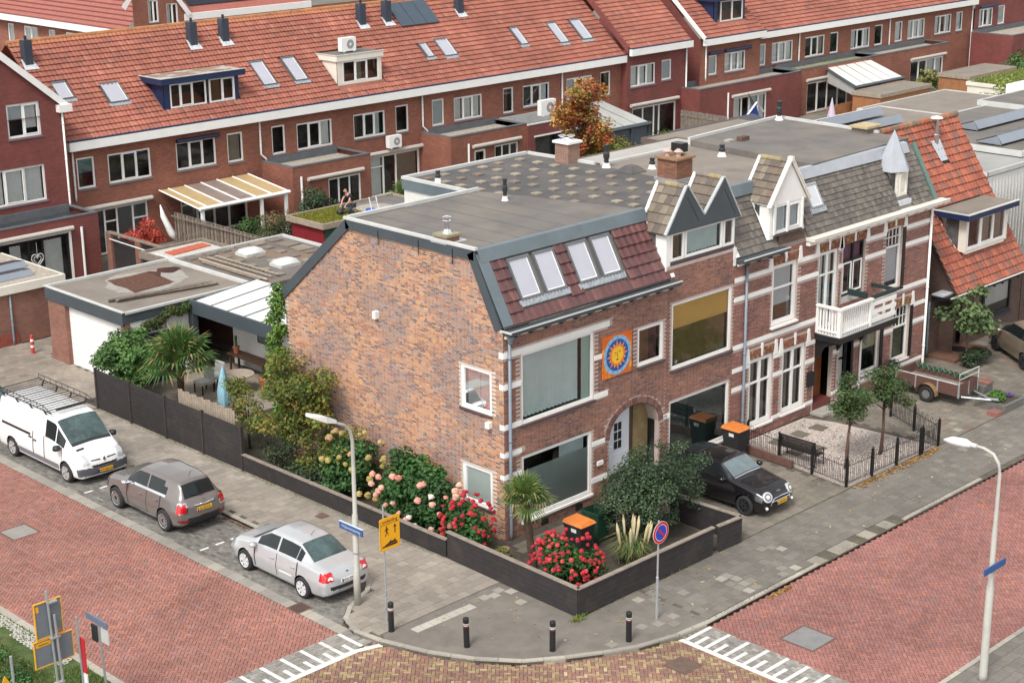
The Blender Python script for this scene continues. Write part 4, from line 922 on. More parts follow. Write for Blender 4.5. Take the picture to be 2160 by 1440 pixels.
wr=window(dh,Fy,19.42,20.5,3.6,5.9,hs=(.70,),cur=[[('b',BLIND,.08,.68)]],rec=.1,sill=BLACK,sd=.12,fw=.09)
b=MB()
for k in range(1,4):b.fbox(Fy,19.5+k*.23-.012,19.5+k*.23+.012,5.25,5.82,-.12,-.09)
b.fbox(Fy,19.5,20.42,5.52,5.55,-.12,-.09);b.build('glazing_bar',WHITE,wr)
wr=window(dh,Fy,20.2,21.3,.7,2.8,hs=(.62,),cur=[[('c',mat('greenish_net',(.13,.14,.09),.9,.2,3),0,.55)]],rec=.1,sill=WHITE,sd=.05,fw=.09)
b=MB()
for k in range(1,4):b.fbox(Fy,20.29+k*.23-.012,20.29+k*.23+.012,2.02,2.7,-.12,-.09)
b.fbox(Fy,20.29,21.2,2.35,2.38,-.12,-.09);b.build('glazing_bar',WHITE,wr)
for(a,c,d,e)in((20.5,20.68,3.6,5.92),(21.3,21.48,.7,2.8),(19.35,19.55,.7,2.75)):one('black_jamb',BLACK,dh,lambda s:s.fbox(Fy,a,c,d,e,-.005,.03))
window(dh,Fy,18.2,19.35,.72,2.75,cur=[[('b',mat('cream_blind',(.34,.32,.18),.85),.42,1)]],rec=.08,sill=WHITE,sd=.06,fw=.08)
bd_=one('door',mat('varnished_door',(.16,.05,.018),.35,.25,3),bh,lambda s:s.fbox(Fy,15.75,16.3,.35,2.6,-.5,-.42));one('door_frame',BLACK,bh,lambda s:[s.fbox(Fy,15.25,15.4,0,2.7,-.5,-.1),s.fbox(Fy,15.4,16.35,2.6,2.7,-.5,-.1)])
one('door_pane',DGLASS,bd_,lambda s:s.fbox(Fy,15.42,15.7,.5,2.5,-.45,-.44));one('porch_back',DARK,bh,lambda s:s.fbox(Fy,15.25,16.4,0,2.7,-.6,-.52))
one('step',mat('red_quarry_step',(.12,.03,.025),.6,.15,4),bh,lambda s:[s.box(15.26,-.02,0,16.34,.4,.34)]);one('step_slab',CONC,bh,lambda s:s.box(15.1,-.55,0,16.9,-.02,.10))
one('entry_panel',GREYW,dh,lambda s:[s.fbox(Fy,16.76,17.5,1.5,2.7,-.4,-.35),s.fbox(Fy,16.76,17.5,0,1.4,-.4,-.35)]);one('entry_frame',BLACK,dh,lambda s:s.fbox(Fy,17.5,17.62,0,2.75,-.3,.03));one('downpipe_white',WHITE,dh,lambda s:s.tube([(18.05,-.05,0),(18.05,-.05,2.7)],.04,8))
one('letterbox',BLACK,bh,lambda s:s.fbox(Fy,14.82,15.15,1.1,1.6,.005,.12))
lm=thing('porch_lantern','round metal lantern hanging on a black bracket under the balcony','lamp',(17.9,-.35,2.2));one('lantern',mat('lantern_metal',(.22,.21,.18),.4),lm,lambda s:s.lathe([(.03,0),(.13,.1),(.15,.25),(.05,.4)],(17.9,-.35,2.0),10));one('bracket',BLACK,lm,lambda s:[s.tube([(17.9,-.02,2.55),(17.9,-.2,2.7),(17.9,-.35,2.45)],.03)])
bl=thing('balcony','white painted balcony with slatted railing on black brackets between the two banded houses','balcony',(16.9,0,2.9))
X0,X1,XR,YB,ZF,ZR=15.2,17.06,18.65,-1.03,2.98,3.97
one('floor',BLACK,bl,lambda s:s.box(X0-.04,YB-.05,ZF-.2,XR,-.03,ZF));one('floor_top',GREYW,bl,lambda s:s.box(X0,YB,ZF+.002,XR-.03,-.03,ZF+.03))
one('corner_post',WHITE,bl,lambda s:s.box(X0-.02,YB-.02,ZF+.03,X0+.12,YB+.12,ZR));one('end_post',WHITE,bl,lambda s:s.box(X1-.04,YB-.02,ZF+.03,X1+.05,YB+.07,ZR));one('wall_post',WHITE,bl,lambda s:s.box(X0-.02,-.12,ZF+.03,X0+.06,-.03,ZR))
one('hand_rail',WHITE,bl,lambda s:[s.box(X0-.05,YB-.06,ZR,X1+.08,YB+.08,ZR+.07),s.box(X0-.05,YB+.08,ZR,X0+.09,-.03,ZR+.07)]);one('bottom_rail',WHITE,bl,lambda s:[s.box(X0+.12,YB,ZF+.14,X1-.04,YB+.05,ZF+.2),s.box(X0,YB+.12,ZF+.14,X0+.05,-.12,ZF+.2)])
for k in range(13):x=X0+.19+k*.125;one('baluster',WHITE,bl,lambda s:s.box(x,YB+.055,ZF+.03,x+.065,YB+.08,ZR))
for k in range(6):y=YB+.2+k*.125;one('baluster',WHITE,bl,lambda s:s.box(X0+.052,y,ZF+.03,X0+.078,y+.065,ZR))
for z in(3.12,3.42,3.72):one('rail_plank',WHITE,bl,lambda s:s.box(X1+.05,YB-.01,z,XR,YB+.03,z+.15))
one('dark_rail',mat('dark_green_paint',(.02,.035,.035),.5),bl,lambda s:[s.box(X1+.1,YB,3.97,XR,YB+.1,4.1),s.box(XR-.1,YB+.1,3.97,XR,-.03,4.1),s.box(X1-.02,YB+.2,3.98,X1+.06,-.03,4.2)])
for x in(15.3,16.55,18.0):one('bracket',BLACK,bl,lambda s:[s.prism([(0,2.0),(0,2.78),(.95,2.78),(.8,2.68),(.3,2.5),(.12,2.2)],lambda u,v,n:Vector((x+n,-.03-u,v)),0,.1)])
gutter(bh,10.56,13.02,6.5,ANTH,dep=.34);pipe(bh,MATS['drainpipe_grey'],11.12,-.08,.05,6.3,.05)
gutter(dh,14.4,22.95,6.52,CREAM,white=False,lip=WHITE,dep=.34);one('eaves_moulding',WHITE,dh,lambda s:s.box(14.45,-.16,6.24,22.4,-.002,6.4));pipe(dh,WHITE,22.28,-.08,.1,6.3,.05)
one('end_wall',BR_OLD,dh,lambda s:s.add([(22.35,0,0),(22.35,7.3,0),(22.35,7.3,8.4),(22.35,1.1,8.4),(22.35,0,6.45)],[(0,1,2,3,4)]))
GRT=[(4,(.135,.118,.10)),(3,(.115,.10,.088)),(2,(.16,.14,.115)),(1,(.10,.085,.078))]
r1_=mdeck(bh,10.56,16.0);rename(r1_,'mansard_roof');r2_=mdeck(dh,16.0,22.5);rename(r2_,'mansard_roof')
roof_tiles(r1_,MO+Vector((10.72,0,0)),(1,0,0),MV,1.9,1.98,.155,.25,GRT,None,110,'tilef',TILEM,73,.24)
def skD(u,v):x=u+14.35;return(15.15<x<16.0 and.7<v<1.9)or(20.2<x<21.05 and v<1.5)or x<14.45+v*.42
roof_tiles(r2_,MO+Vector((14.35,0,0)),(1,0,0),MV,8.0,2.02,.165,.2,GRT,skD,0,'tilef',TILEM,74,.24)
skylight(r2_,MO,(1,0,0),MV,15.22,15.93,.9,1.78,mat('pale_roller_glass',(.5,.51,.54),.1,.05,1,coat=1),ZINC)
ridgeband(bh,10.56,12.72,M=SLATE);PZ=mat('pale_zinc_sheet',(.34,.36,.39),.45,.12,1.6);ridgeband(dh,14.25,22.0,y=1.05,M=PZ,seams=True)
one('verge',mat('green_patina',(.10,.16,.14),.5,.15,3),dh,lambda s:[s.add([MO+MV*t+Vector((x,-.06,.05))for t,x in((0,22.4),(0,22.62),(2.25,22.62),(2.25,22.4))]+[MO+MV*t+Vector((x,0,-.05))for t,x in((0,22.4),(2.25,22.4))],[(0,1,2,3),(0,4,5,3)])])
wd=MB();wd.box(12.4,.03,6.8,12.62,1.0,8.0);wd.box(14.08,.0,6.86,14.2,1.0,8.0);wd=wd.build('dormer',WHITE,bh)
one('dormer_gable',WHITE,wd,lambda s:s.prism([(12.35,7.94),(14.35,7.94),(13.35,9.28)],Fy,-.02,.02));window(wd,FY(.0),12.62,14.08,6.95,7.95,splits=(.5,),cur=[[('b',BLIND,0,1)],[('b',BLIND,0,1)]],rec=.0,sill=MATS['purple_stone_sill'],fw=.1,room=.6,name='dormer_window')
b=MB()
for p,q in(((12.25,7.9),(13.35,9.4)),((13.35,9.4),(14.45,7.9))):vstrip(b,p,q,-.12,.04,.05)
vstrip(b,(12.32,7.9),(13.35,9.3),-.1,-.06,.1);vstrip(b,(13.35,9.3),(14.38,7.9),-.1,-.06,.1)
b.box(13.29,-.13,9.32,13.42,.06,9.47);b.build('barge_board',CREAM,wd)
b=MB()
for x in(12.55,13.28,14.1):b.box(x-.03,-.06,6.95,x+.05,-.01,7.95)
b.build('pilaster',WHITE,wd)
gabroof(wd,13.35,9.28,1.0,7.98,.06,1.15,nt=5,nc=6,right=True)
one('skirt_flashing',MATS['white_flashing'],wd,lambda s:[s.add([MO+MV*t+Vector((x,-.05,.06))for t,x in((.25,12.3),(.25,12.62),(1.7,12.5),(1.7,12.3))],[(0,1,2,3)]),s.add([MO+MV*t+Vector((x,-.05,.06))for t,x in((.3,14.18),(.3,14.42),(1.9,14.85),(1.9,14.5))],[(0,1,2,3)]),s.tube([(12.4,.1,7.96),(12.4,1.1,7.96)],.06)])
tu=MB();tu.box(20.3,.22,6.7,20.95,1.1,7.85);tu=tu.build('turret',mat('stained_white',(.60,.58,.53),.6,.15,4),dh)
one('turret_spire',PZ,tu,lambda s:s.add([(20.62+.68*math.cos(a),.68+.68*math.sin(a),7.84)for a in[math.pi/6+k*math.pi/3 for k in range(6)]]+[(20.62+.27*math.cos(a),.68+.27*math.sin(a),8.75)for a in[math.pi/6+k*math.pi/3 for k in range(6)]]+[(20.62,.68,9.3)],[(k,(k+1)%6,6+(k+1)%6,6+k)for k in range(6)]+[(6+k,6+(k+1)%6,12)for k in range(6)]+[(5,4,3,2,1,0)]))
window(tu,FY(.215),20.4,20.9,6.95,7.78,rec=-.02,sill=None,fw=.09,room=.25,fm=CREAM,name='turret_window');one('turret_apron',LEAD,tu,lambda s:s.box(20.22,.05,6.62,21.02,.3,6.8))
oh=thing('orange_tiled_house','house with steep orange tiled roof and wide flat dormer beside the banded houses','house',(24.1,0,0))
OV=Vector((0,math.cos(R(57)),math.sin(R(57))));OO=Vector((24.2,-.22,2.5))
od=MB().add([OO-Vector((0,0,.04)),OO+Vector((5.5,0,-.04)),OO+OV*6.95+Vector((5.5,0,-.04)),OO+OV*6.95-Vector((0,0,.04))],[(0,1,2,3)]).build('tiled_roof',BR_OLD,oh)
ORT=[(4,(.34,.10,.055)),(3,(.30,.088,.052)),(2,(.25,.082,.055)),(1.8,(.18,.085,.062)),(.7,(.40,.15,.08))]
def skO(u,v):x=u+24.2;return 25.55<x<28.75 and 1.75<v<3.35 or(27.25<x<27.6 and v>5.0 and v<5.4)
roof_tiles(od,OO,(1,0,0),OV,5.5,6.95,.245,.31,ORT,skO,420,'tile',TILEM,75,.3)
rp_=OO+OV*6.95
b=MB()
for k in range(18):x=24.15+k*.31;c=pick([(2,(.27,.15,.085)),(1,(.36,.12,.06)),(1,(.2,.13,.09))]);b.tube([(x,rp_.y,rp_.z+.02),(x+.33,rp_.y,rp_.z+.05)],[.15,.12],8,col=c)
b.build('ridge_tile',TILEM,oh)
one('gable_wall',BR_OLD,oh,lambda s:s.add([(24.35,-.1,0),(24.35,8,0),(24.35,7.2,2.6),(24.35,rp_.y,rp_.z-.1),(24.35,-.1,2.55)],[(0,1,2,3,4)]))
one('rear_slope',TILEM if 0 else mat('far_orange_tiles',(.30,.09,.05),.8,.2,6),oh,lambda s:s.add([(24.2,rp_.y,rp_.z),(29.7,rp_.y,rp_.z),(29.7,7.3,2.6),(24.2,7.3,2.6)],[(0,1,2,3)]))
hO=[(26.4,29.3,.65,2.25),(24.5,25.25,.05,2.2),(25.6,26.2,.6,2.2)]
one('front_wall',BR_OLD,oh,lambda s:[s.fbox(FY(.5),22.4,24.5,0,2.45,-.2,0),s.fbox(FY(.5),25.25,25.6,0,2.45,-.2,0),s.fbox(FY(.5),24.5,25.25,2.2,2.45,-.2,0)])
wall('bay_wall',BR_OLD,oh,FY(.3),25.6,30.2,0,2.45,[(26.4,29.4,.75,2.25)])
one('alley_infill',BR_OLD,oh,lambda s:s.add([(22.36,2.2,0),(24.35,2.2,0),(24.35,2.2,6.2),(22.36,2.2,6.2)],[(0,1,2,3)]))
window(oh,FY(.3),26.4,29.4,.75,2.25,splits=(.28,),fm=BLACK,rec=.0,fw=.1,sill=NAVY,glass=GLASS,cur=[[('c',MATS['ochre_panel'],0,.7)],[('b',GREYW,.3,1)]],room=1.1)
dr=one('door',mat('dark_green_door',(.008,.014,.012),.3),oh,lambda s:s.fbox(FY(.5),24.5,25.1,.1,2.2,-.1,-.05));one('letter_slot',CHROME,dr,lambda s:s.fbox(FY(.5),24.68,24.95,1.05,1.12,-.05,-.035));one('door_jamb',WHITE,oh,lambda s:s.fbox(FY(.5),25.1,25.22,.1,2.2,-.1,.0))
gutter(oh,23.6,30.0,2.5,BLACK,white=False,lip=WHITE,dep=.30);one('porch_canopy',BLACK,oh,lambda s:s.box(23.6,-.02,2.33,24.45,.5,2.5));one('canopy_top',LEAD,oh,lambda s:s.box(23.6,.0,2.501,24.4,.5,2.56));pipe(oh,MATS['drainpipe_grey'],23.35,.42,.2,2.3,.045)
one('porch_step',mat('brown_porch_tiles',(.15,.075,.05),.8,.2,4),oh,lambda s:s.box(23.6,-.7,0,26.0,.5,.12));one('door_mat',BLACK,oh,lambda s:s.lathe([(.35,0),(.35,.02)],(25.0,-.05,.121),16))
od2=MB();od2.box(25.5,.3,3.85,25.6,1.9,5.35);od2.box(28.55,.3,3.85,28.65,1.9,5.35);od2.fbox(FY(.35),25.6,28.55,3.75,3.95,-.1,0);od2=od2.build('dormer',CREAM,oh)
window(od2,FY(.32),25.6,28.55,3.9,5.2,splits=(.34,.67),cur=[[('c',LACE,0,1,0,.3)],[('c',NETB,0,1)],[('c',NETB,0,1)]],rec=.0,sill=None,fw=.12,name='dormer_window')
one('dormer_fascia',NAVY,od2,lambda s:s.box(25.1,.0,5.2,28.95,.12,5.42));one('dormer_fascia',NAVY,od2,lambda s:s.box(25.1,.12,5.2,25.2,1.5,5.42));one('dormer_flat',BITU2,od2,lambda s:s.box(25.2,.12,5.2,28.95,1.85,5.38));one('dormer_trim',GREYW,od2,lambda s:[s.box(25.08,-.03,5.421,28.98,.1,5.45),s.box(25.08,.1,5.421,25.2,1.6,5.45)])
one('verge_trim',WHITE,oh,lambda s:s.add([OO+OV*t+Vector((x,-.03,.05))for t,x in((1.6,1.25),(1.6,1.33),(3.2,1.05),(3.2,.95))],[(0,1,2,3)]))
fl_=thing('steel_flue','shiny steel flue with a white cap on the orange tiled roof','vent pipe',(27.4,3.2,7.5));one('pipe',CHROME,fl_,lambda s:s.lathe([(.13,0),(.13,.45),(.17,.46),(.17,.5),(.1,.52),(.1,1.15)],(27.4,3.05,7.4),12));one('cap',WHITE,fl_,lambda s:s.lathe([(.25,0),(.2,.06),(.02,.1)],(27.4,3.05,8.55),12));one('flashing',CHROME,fl_,lambda s:s.add([OO+OV*t+Vector((x,-.07,.06))for t,x in((5.2,2.9),(5.2,3.4),(6.1,3.5),(6.1,2.8))],[(0,1,2,3)]))
wb=thing('white_boarded_building','white ribbed building with a pale grey flat roof behind the orange tiled house','building',(33,3,0))
one('roof_deck',mat('pale_grey_felt',(.30,.30,.285),.9,.1,.8),wb,lambda s:s.box(29.75,2.0,5.9,42,9.2,6.1));b=MB();b.box(29.9,2.0,0,42,2.1,5.9)
b.build('wall',WHITE,wb)
b=MB()
for k in range(44):b.box(29.95+k*.26,1.97,2.5,29.99+k*.26,2.0,5.75)
b.build('rib',GREYW,wb);one('roof_edge',GREYW,wb,lambda s:[s.box(29.7,1.9,5.98,42,2.0,6.16),s.box(29.65,1.9,5.98,29.75,9.2,6.16)]);one('side_wall',BR_OLD,wb,lambda s:s.box(29.76,2.1,0,29.9,9.2,5.9))
nb=thing('neighbour_house','dark brick house edge at the right border of the picture','house',(30.3,0,0));wall('front_wall',BR_OLD,nb,FY(.28),30.2,36,0,5.6,[(31.0,32.6,.6,2.2)]);window(nb,FY(.28),31.0,32.6,.6,2.2,fm=WHITE)
def solar_frame(label,x0,x1,y,z,d=.9,h=.35,par=None):
 t=thing('solar_panel_row',label,'solar panels',((x0+x1)/2,y,z));n=max(1,round((x1-x0)/1.6))
 for k in range(n):
  a,c=x0+(x1-x0)*k/n,x0+(x1-x0)*(k+1)/n-.02
  one('panel',SOLAR,t,lambda s:s.add([(a,y,z+h),(c,y,z+h),(c,y+d,z+.08),(a,y+d,z+.08),(a,y,z+h-.04),(c,y,z+h-.04),(c,y+d,z+.04),(a,y+d,z+.04)],[(0,1,2,3),(4,7,6,5),(0,3,7,4),(1,5,6,2),(0,4,5,1)]))
 one('back_plate',SOLGREY,t,lambda s:[s.add([(x0,y-.26,z+.06),(x1,y-.26,z+.06),(x1,y-.02,z+h),(x0,y-.02,z+h)],[(0,1,2,3)]),s.add([(x0,y-.26,z),(x0,y-.02,z+h),(x0,y+d,z+.02)],[(0,1,2)])])
 return t
RT=[(5,(.30,.102,.068)),(3,(.28,.094,.064)),(2,(.325,.115,.077)),(1,(.24,.09,.066)),(.5,(.34,.14,.095))]
RTH=R(41);RV=Vector((0,math.cos(RTH),math.sin(RTH)));RY0,RZ0=37.72,5.80
def rowcol(x0):
 def f(u,v,r):
  c=pick(RT,r,.07);k=.88+.24*lattice(x0+u,v*2,.8,4)
  if v>5.9:c=tuple(a*.6+b_*.4 for a,b_ in zip(c,(.42,.17,.06)))
  return tuple(q*k for q in c)
 return f
ROOM3=lambda a,b_,c:[a and[a],b_ and[b_],c and[c]]
LC=('c',LACE,0,1);LB=('b',BLIND,0,1);NB_=('c',NETB,0,1)
def row_house(label,x0,x1,wins,sky=(),dormer=None,Y=38.0,z0=RZ0,y0=RY0,ridge=True,chim=(),gf=True,brick=None,seed=80,L=6.42,ext=None,drain=None,sc_=1.0):
 t=thing('terraced_house',label,'house',(x0,Y,0),None);F=FY(Y);brick=brick or BR_ROW
 wall('wall',brick,t,F,x0,x1,0,z0,[w_[:4]for w_ in wins])
 for w_ in wins:window(t,F,*w_[:4],**w_[4])
 O=Vector((x0,y0,z0));deck=MB().add([O-Vector((0,0,.05)),O+Vector((x1-x0,0,-.05)),O+RV*L+Vector((x1-x0,0,-.05)),O+RV*L-Vector((0,0,.05))],[(0,1,2,3)]).build('tiled_roof',brick,t)
 def sk(u,v):x=x0+u;return any(a-.05<x<c+.05 and d-.1<v<e for a,c,d,e in[s[:4]for s in sky])or(dormer is not None and dormer[0]<x<dormer[1]and dormer[2]<v<dormer[3])
 roof_tiles(deck,O,(1,0,0),RV,x1-x0,L,.235*sc_,.345*sc_,None,sk,0,'tiles',TILEM,seed,.26,colf=rowcol(x0))
 for s in sky:skylight(deck,O-Vector((x0,0,0)),(1,0,0),RV,s[0],s[1],s[2],s[3],up=.09)
 p=O+RV*L
 if ridge:one('ridge_tiles',mat('mossy_ridge',(.36,.16,.07),.85,.3,3),t,lambda s:s.tube([(x0,p.y,p.z),(x1,p.y,p.z)],.12,8))
 one('rear_roof',mat('plain_red_tiles',(.32,.11,.07),.8,.2,5),t,lambda s:s.add([(x0,p.y,p.z),(x1,p.y,p.z),(x1,2*p.y-y0,z0),(x0,2*p.y-y0,z0)],[(0,1,2,3)]))
 one('eaves_board',WHITE,t,lambda s:s.box(x0,y0-.22,z0-.42,x1,y0+.02,z0+.0));one('gutter_board',NAVY,t,lambda s:s.box(x0,y0-.2,z0+.001,x1,y0-.02,z0+.07))  # navy strip along the top of the white eaves board
 for cx in chim:
  c=thing('chimney_flue','slim dark flue box near the ridge, %s'%cx[1],'chimney',(cx[0],41.5,9.1));cy,cz=y0+RV.y*5.0*1.0,z0+RV.z*5.0
  MB().box(cx[0]-.2,cy-.2,cz-.1,cx[0]+.22,cy+.22,cz+1.15).build('stack',mat('flue_slate',(.035,.045,.065),.5,.15,5),c);one('pot',BLKPL,c,lambda s:s.lathe([(.07,0),(.07,.2)],(cx[0],cy,cz+1.15),8))
  one('flashing',LEAD,c,lambda s:s.add([(cx[0]+a,cy+b_,cz+.05+(b_*math.tan(RTH))+.09)for a,b_ in((-.38,-.42),(.4,-.42),(.3,.1),(-.28,.1))],[(0,1,2,3)]))
 if drain:pipe(t,WHITE,drain[0],Y-.07,drain[1],z0-.42,.05,kick=drain[2]if len(drain)>2 else None)
 return t
W3=dict(splits=(.34,.67),fw=.09)
def w3(u0,u1,z0=3.45,z1=4.88,cur=(),**k):d=dict(W3);d.update(cur=cur,rec=.06,sill=mat('stone_sill',(.14,.15,.17),.6));d.update(k);return(u0,u1,z0,z1,d)
def w1(u0,u1,z0=3.43,z1=4.93,cur=(),**k):d=dict(cur=cur,fw=.09,rec=.06,sill=MATS['stone_sill']if 'stone_sill' in MATS else mat('stone_sill',(.14,.15,.17),.6));d.update(k);return(u0,u1,z0,z1,d)
def door3(u0,u1,z1=2.35,cur=(),fm=None,**k):return(u0,u1,.05,z1,dict(splits=(.33,.66),fw=.09,rec=.05,sill=None,cur=cur,fm=fm or WHITE,sash=False,hs=(None,None,None),**k))
TG=mat('teal_net',(.10,.20,.20),.9)
row_house('left house of the red row with two small skylights behind the red maple',8.6,14.2,[w1(9.16,10.14,cur=[[('b',TG,.5,1)]]),w3(10.86,13.28,cur=[None,None,None]),(9.1,12.9,.05,2.3,dict(splits=(.12,.36,.54,.78),fw=.09,rec=.05,sill=None,cur=[None,None,None,[('b',mat('slat_blind',(.12,.13,.14),.6,.3,20),0,1)],[('b',MATS['slat_blind'],.3,1)]],hs=(None,None,.72,None,.68),sash=False))],sky=[(9.52,10.32,2.53,3.62),(11.95,13.02,1.9,3.2)],chim=[(9.05,'leftmost of all above the left gable')],seed=81,drain=(8.95,2.9))
row_house('terraced house with a navy flat dormer and a striped awning roof over the terrace',14.2,19.9,[w3(14.75,17.15,3.49,4.9),w1(17.84,18.83,cur=[[NB_]]),(13.6+1.2,18.9,.05,2.3,dict(splits=(.25,.5,.72),fw=.12,rec=.05,sill=None,cur=[None,None,None,None],hs=(.75,.75,None,None),sash=False))],dormer=(14.45,19.2,.85,3.3),chim=[(18.5,'left one of the left pair')],seed=82,drain=(19.87,3.25,.25))
row_house('terraced house with two tall skylights, gravel roofed extension and French doors',19.9,25.5,[w1(20.66,21.55),w3(22.3,24.7,3.42,4.84,cur=[None,None,[LC]])],sky=[(21.0,21.88,1.62,3.3),(23.08,23.95,1.62,3.3)],chim=[(20.5,'right one of the left pair')],seed=83)
row_house('terraced house with a white boarded dormer and an air conditioner on its wall',25.5,31.2,[w3(26.17,28.45,3.47,4.82,cur=[None,None,[('c',TEAL,0,1,.2,.7)]]),w1(29.2,30.17),(26.3,30.9,.05,2.35,dict(splits=(.2,.42,.62),fw=.11,rec=.05,sill=None,cur=[None,[('c',LACE,0,1)],None,[('c',NETB,0,1)]],hs=(None,.75,None,None),sash=False))],dormer=(25.2,28.85,.8,3.25),chim=[(29.87,'left one of the pair by the solar panels')],seed=84,drain=(31.15,3.2,.25))
row_house('terraced house with white blinds, a small and a wide skylight and two solar panels',31.2,36.85,[w1(31.93,32.87,cur=[[LB]]),w3(33.62,35.88,3.49,4.84,cur=[[LC],[LC],[LC]])],sky=[(32.74,33.28,1.95,3.05),(34.02,35.03,1.85,3.2)],chim=[(31.75,'right one beside the solar panels')],seed=85)
row_house('terraced house with a black parapet roof carrying an air conditioner',36.85,42.5,[w1(37.57,38.46,cur=[[('c',BROWNC,0,1,0,.7)]]),w3(39.23,41.54,3.57,4.87,cur=[None,[('c',BROWNC,0,.7,.3,1)],[LC]])],sky=[(40.25,40.88,1.9,3.3)],chim=[(37.41,'single one cut by the top border')],seed=86)
row_house('right terraced house of the red row behind the autumn tree',42.5,48.0,[w3(43.01,45.32,3.55,4.86,cur=[[LB],None,[LB]]),w1(46.09,47.03,cur=[[('c',BROWNC,0,1,.6,1)]])],sky=[(43.4,44.2,1.6,3.3),(45.45,46.38,1.62,3.3)],seed=87,drain=(42.55,3.2))
row_house('stepped forward end house with a lace curtained window right of the autumn tree',48.0,54.0,[w3(48.4,50.8,3.75,5.1,cur=[[LC],[LC],[LC]]),w1(51.4,52.4,3.85,5.15,cur=[[LB]]),(48.6,52.9,.05,2.4,dict(splits=(.25,.5,.62),fw=.1,rec=.05,sill=None,cur=[None,None,None,None],sash=False))],Y=37.55,z0=6.2,y0=37.3,seed=88,brick=BR_DRK,ridge=False,L=6.6,drain=(53.8,0))
row_house('end house of the far row with a navy dormer and bare brick side wall',55.9,62.5,[w1(56.9,57.8,3.5,4.8,cur=[[LB]]),w3(58.6,60.9,3.5,4.8,cur=[[LC],[LC],[LC]])],Y=38.1,z0=6.0,y0=37.8,seed=89,ridge=False,dormer=(58.2,61.6,.9,3.3),drain=(56.5,3.2),brick=BR_ROW)
row_house('far row house left of the middle with dark side light',62.5,73.2,[w1(62.72,63.72,cur=[[LB]]),w3(64.39,66.87,cur=[[LC],[LC],[LC]]),w3(68.3,70.72,cur=[None,None,[NB_]]),w1(71.37,72.44)],Y=38.5,y0=38.22,seed=90,ridge=False,drain=(67.5,3.2),sky=[(70.3,71.2,3.2,4.6)])
row_house('far row house in the middle with three net curtained windows',73.2,84.6,[w3(74.0,76.5,cur=[[LC],None,[LC]]),w1(77.1,78.2),w1(79.84,80.9,cur=[[LC]]),w3(81.6,84.03,cur=[[LC],[LC],[LC]])],Y=38.5,y0=38.22,seed=91,ridge=False,drain=(79.0,3.2))
row_house('far row house at its right end before the stepped block',84.6,91.0,[w3(85.43,87.9,cur=[[LC],[('c',BROWNC,0,1)],[LC]]),w1(88.56,89.6,cur=[[LC]])],Y=38.5,y0=38.22,seed=92,ridge=False,drain=(90.9,0))
row_house('block at the top right corner with awning above its window',91.0,110,[w3(91.7,93.9,cur=[[LC],None,[LC]]),w1(94.7,95.8,cur=[[LB]])],Y=38.3,z0=7.5,y0=38.1,seed=93,brick=BR_DRK,ridge=False,L=3)
one('side_wall',BR_DRK,bpy.data.objects['terraced_house.008'],lambda s:s.add([(55.88,38.1,0),(55.88,52,0),(55.88,47.5,6.2),(55.88,42.9,10.4),(55.88,38.0,5.9)],[(0,1,2,3,4)]))
def verge(par,x,y,z,L,w_=.35,M=WHITE,th=.12):
 O=Vector((x,y,z));one('verge_board',M,par,lambda s:s.add([O,O+RV*L,O+RV*L-Vector((0,0,w_)),O-Vector((0,0,w_)),O+Vector((th,0,0)),O+RV*L+Vector((th,0,0))],[(0,1,2,3),(0,4,5,1)]))
verge(bpy.data.objects['terraced_house.008'],55.8,37.55,6.15,7,.32)
verge(bpy.data.objects['terraced_house.007'],47.9,37.3,6.35,7,.45,BR_DRK)
one('return_wall',BR_DRK,bpy.data.objects['terraced_house.007'],lambda s:s.add([(48.0,37.55,0),(48.0,38.3,0),(48.0,38.3,6.1),(48.0,37.55,6.1)],[(0,1,2,3)]))
def dormer_box(par,x0,x1,y,z0,z1,fm,M,splits,cur,flat,over=.28,fr=WHITE,name='dormer',yb=2.0,wx=None):
 b=MB();b.add([(x0,y,z0),(x0,y+yb*1.15,z1),(x0,y,z1)],[(0,1,2)]);b.add([(x1,y,z0),(x1,y+yb*1.15,z1),(x1,y,z1)],[(0,1,2)]);b.box(x0,y-.02,z0-.1,x1,y+.05,z0+.1);b.box(x0,y-.02,z0+.1,x0+.35,y+.05,z1);b.box(x1-.2,y-.02,z0+.1,x1,y+.05,z1)
 d=b.build(name,M,par)
 one('dormer_fascia',M if fm is None else fm,d,lambda s:[s.box(x0-over,y-over,z1,x1+over,y-over+.08,z1+.3),s.box(x0-over,y-over+.08,z1,x0-over+.08,y+yb,z1+.3),s.box(x0-over+.08,y-over+.08,z1,x1+over,y+yb,z1+.26)])
 one('dormer_flat',flat,d,lambda s:s.box(x0-over+.1,y-over+.1,z1+.262,x1+over-.02,y+yb+.1,z1+.29));one('dormer_trim',GREYW,d,lambda s:[s.box(x0-over-.03,y-over-.03,z1+.301,x1+over+.03,y-over+.08,z1+.335),s.box(x0-over-.03,y-over+.08,z1+.301,x0-over+.06,y+yb,z1+.335)])
 for(a,c,sp,cu)in wx:window(d,FY(y-.02),a,c,z0+.1,z1-.02,splits=sp,cur=cu,rec=.0,sill=None,fw=.08,name='dormer_window')
 return d
row=[o for o in bpy.data.objects if o.name.startswith('terraced_house')]
byx={round(o.location.x,1):o for o in row}
dormer_box(byx[14.2],14.6,19.1,38.5,6.42,7.75,NAVY,NAVY,None,None,mat('rusty_flat',(.26,.17,.12),.8,.35,1.4,dirt=((.4,.38,.35),1.2,.5,.6)),wx=[(14.95,17.1,(.28,.62),[None,None,None]),(17.3,18.85,(.5,),[[('c',BROWNC,0,1)],None])])
dormer_box(byx[25.5],25.6,28.7,38.5,6.4,7.7,CREAM,CREAM,None,None,BITU,over=.1,wx=[(25.95,28.5,(.34,.67),[[('c',BROWNC,0,1,0,.3)],[('c',NETB,0,1,.2,.7)],None])])
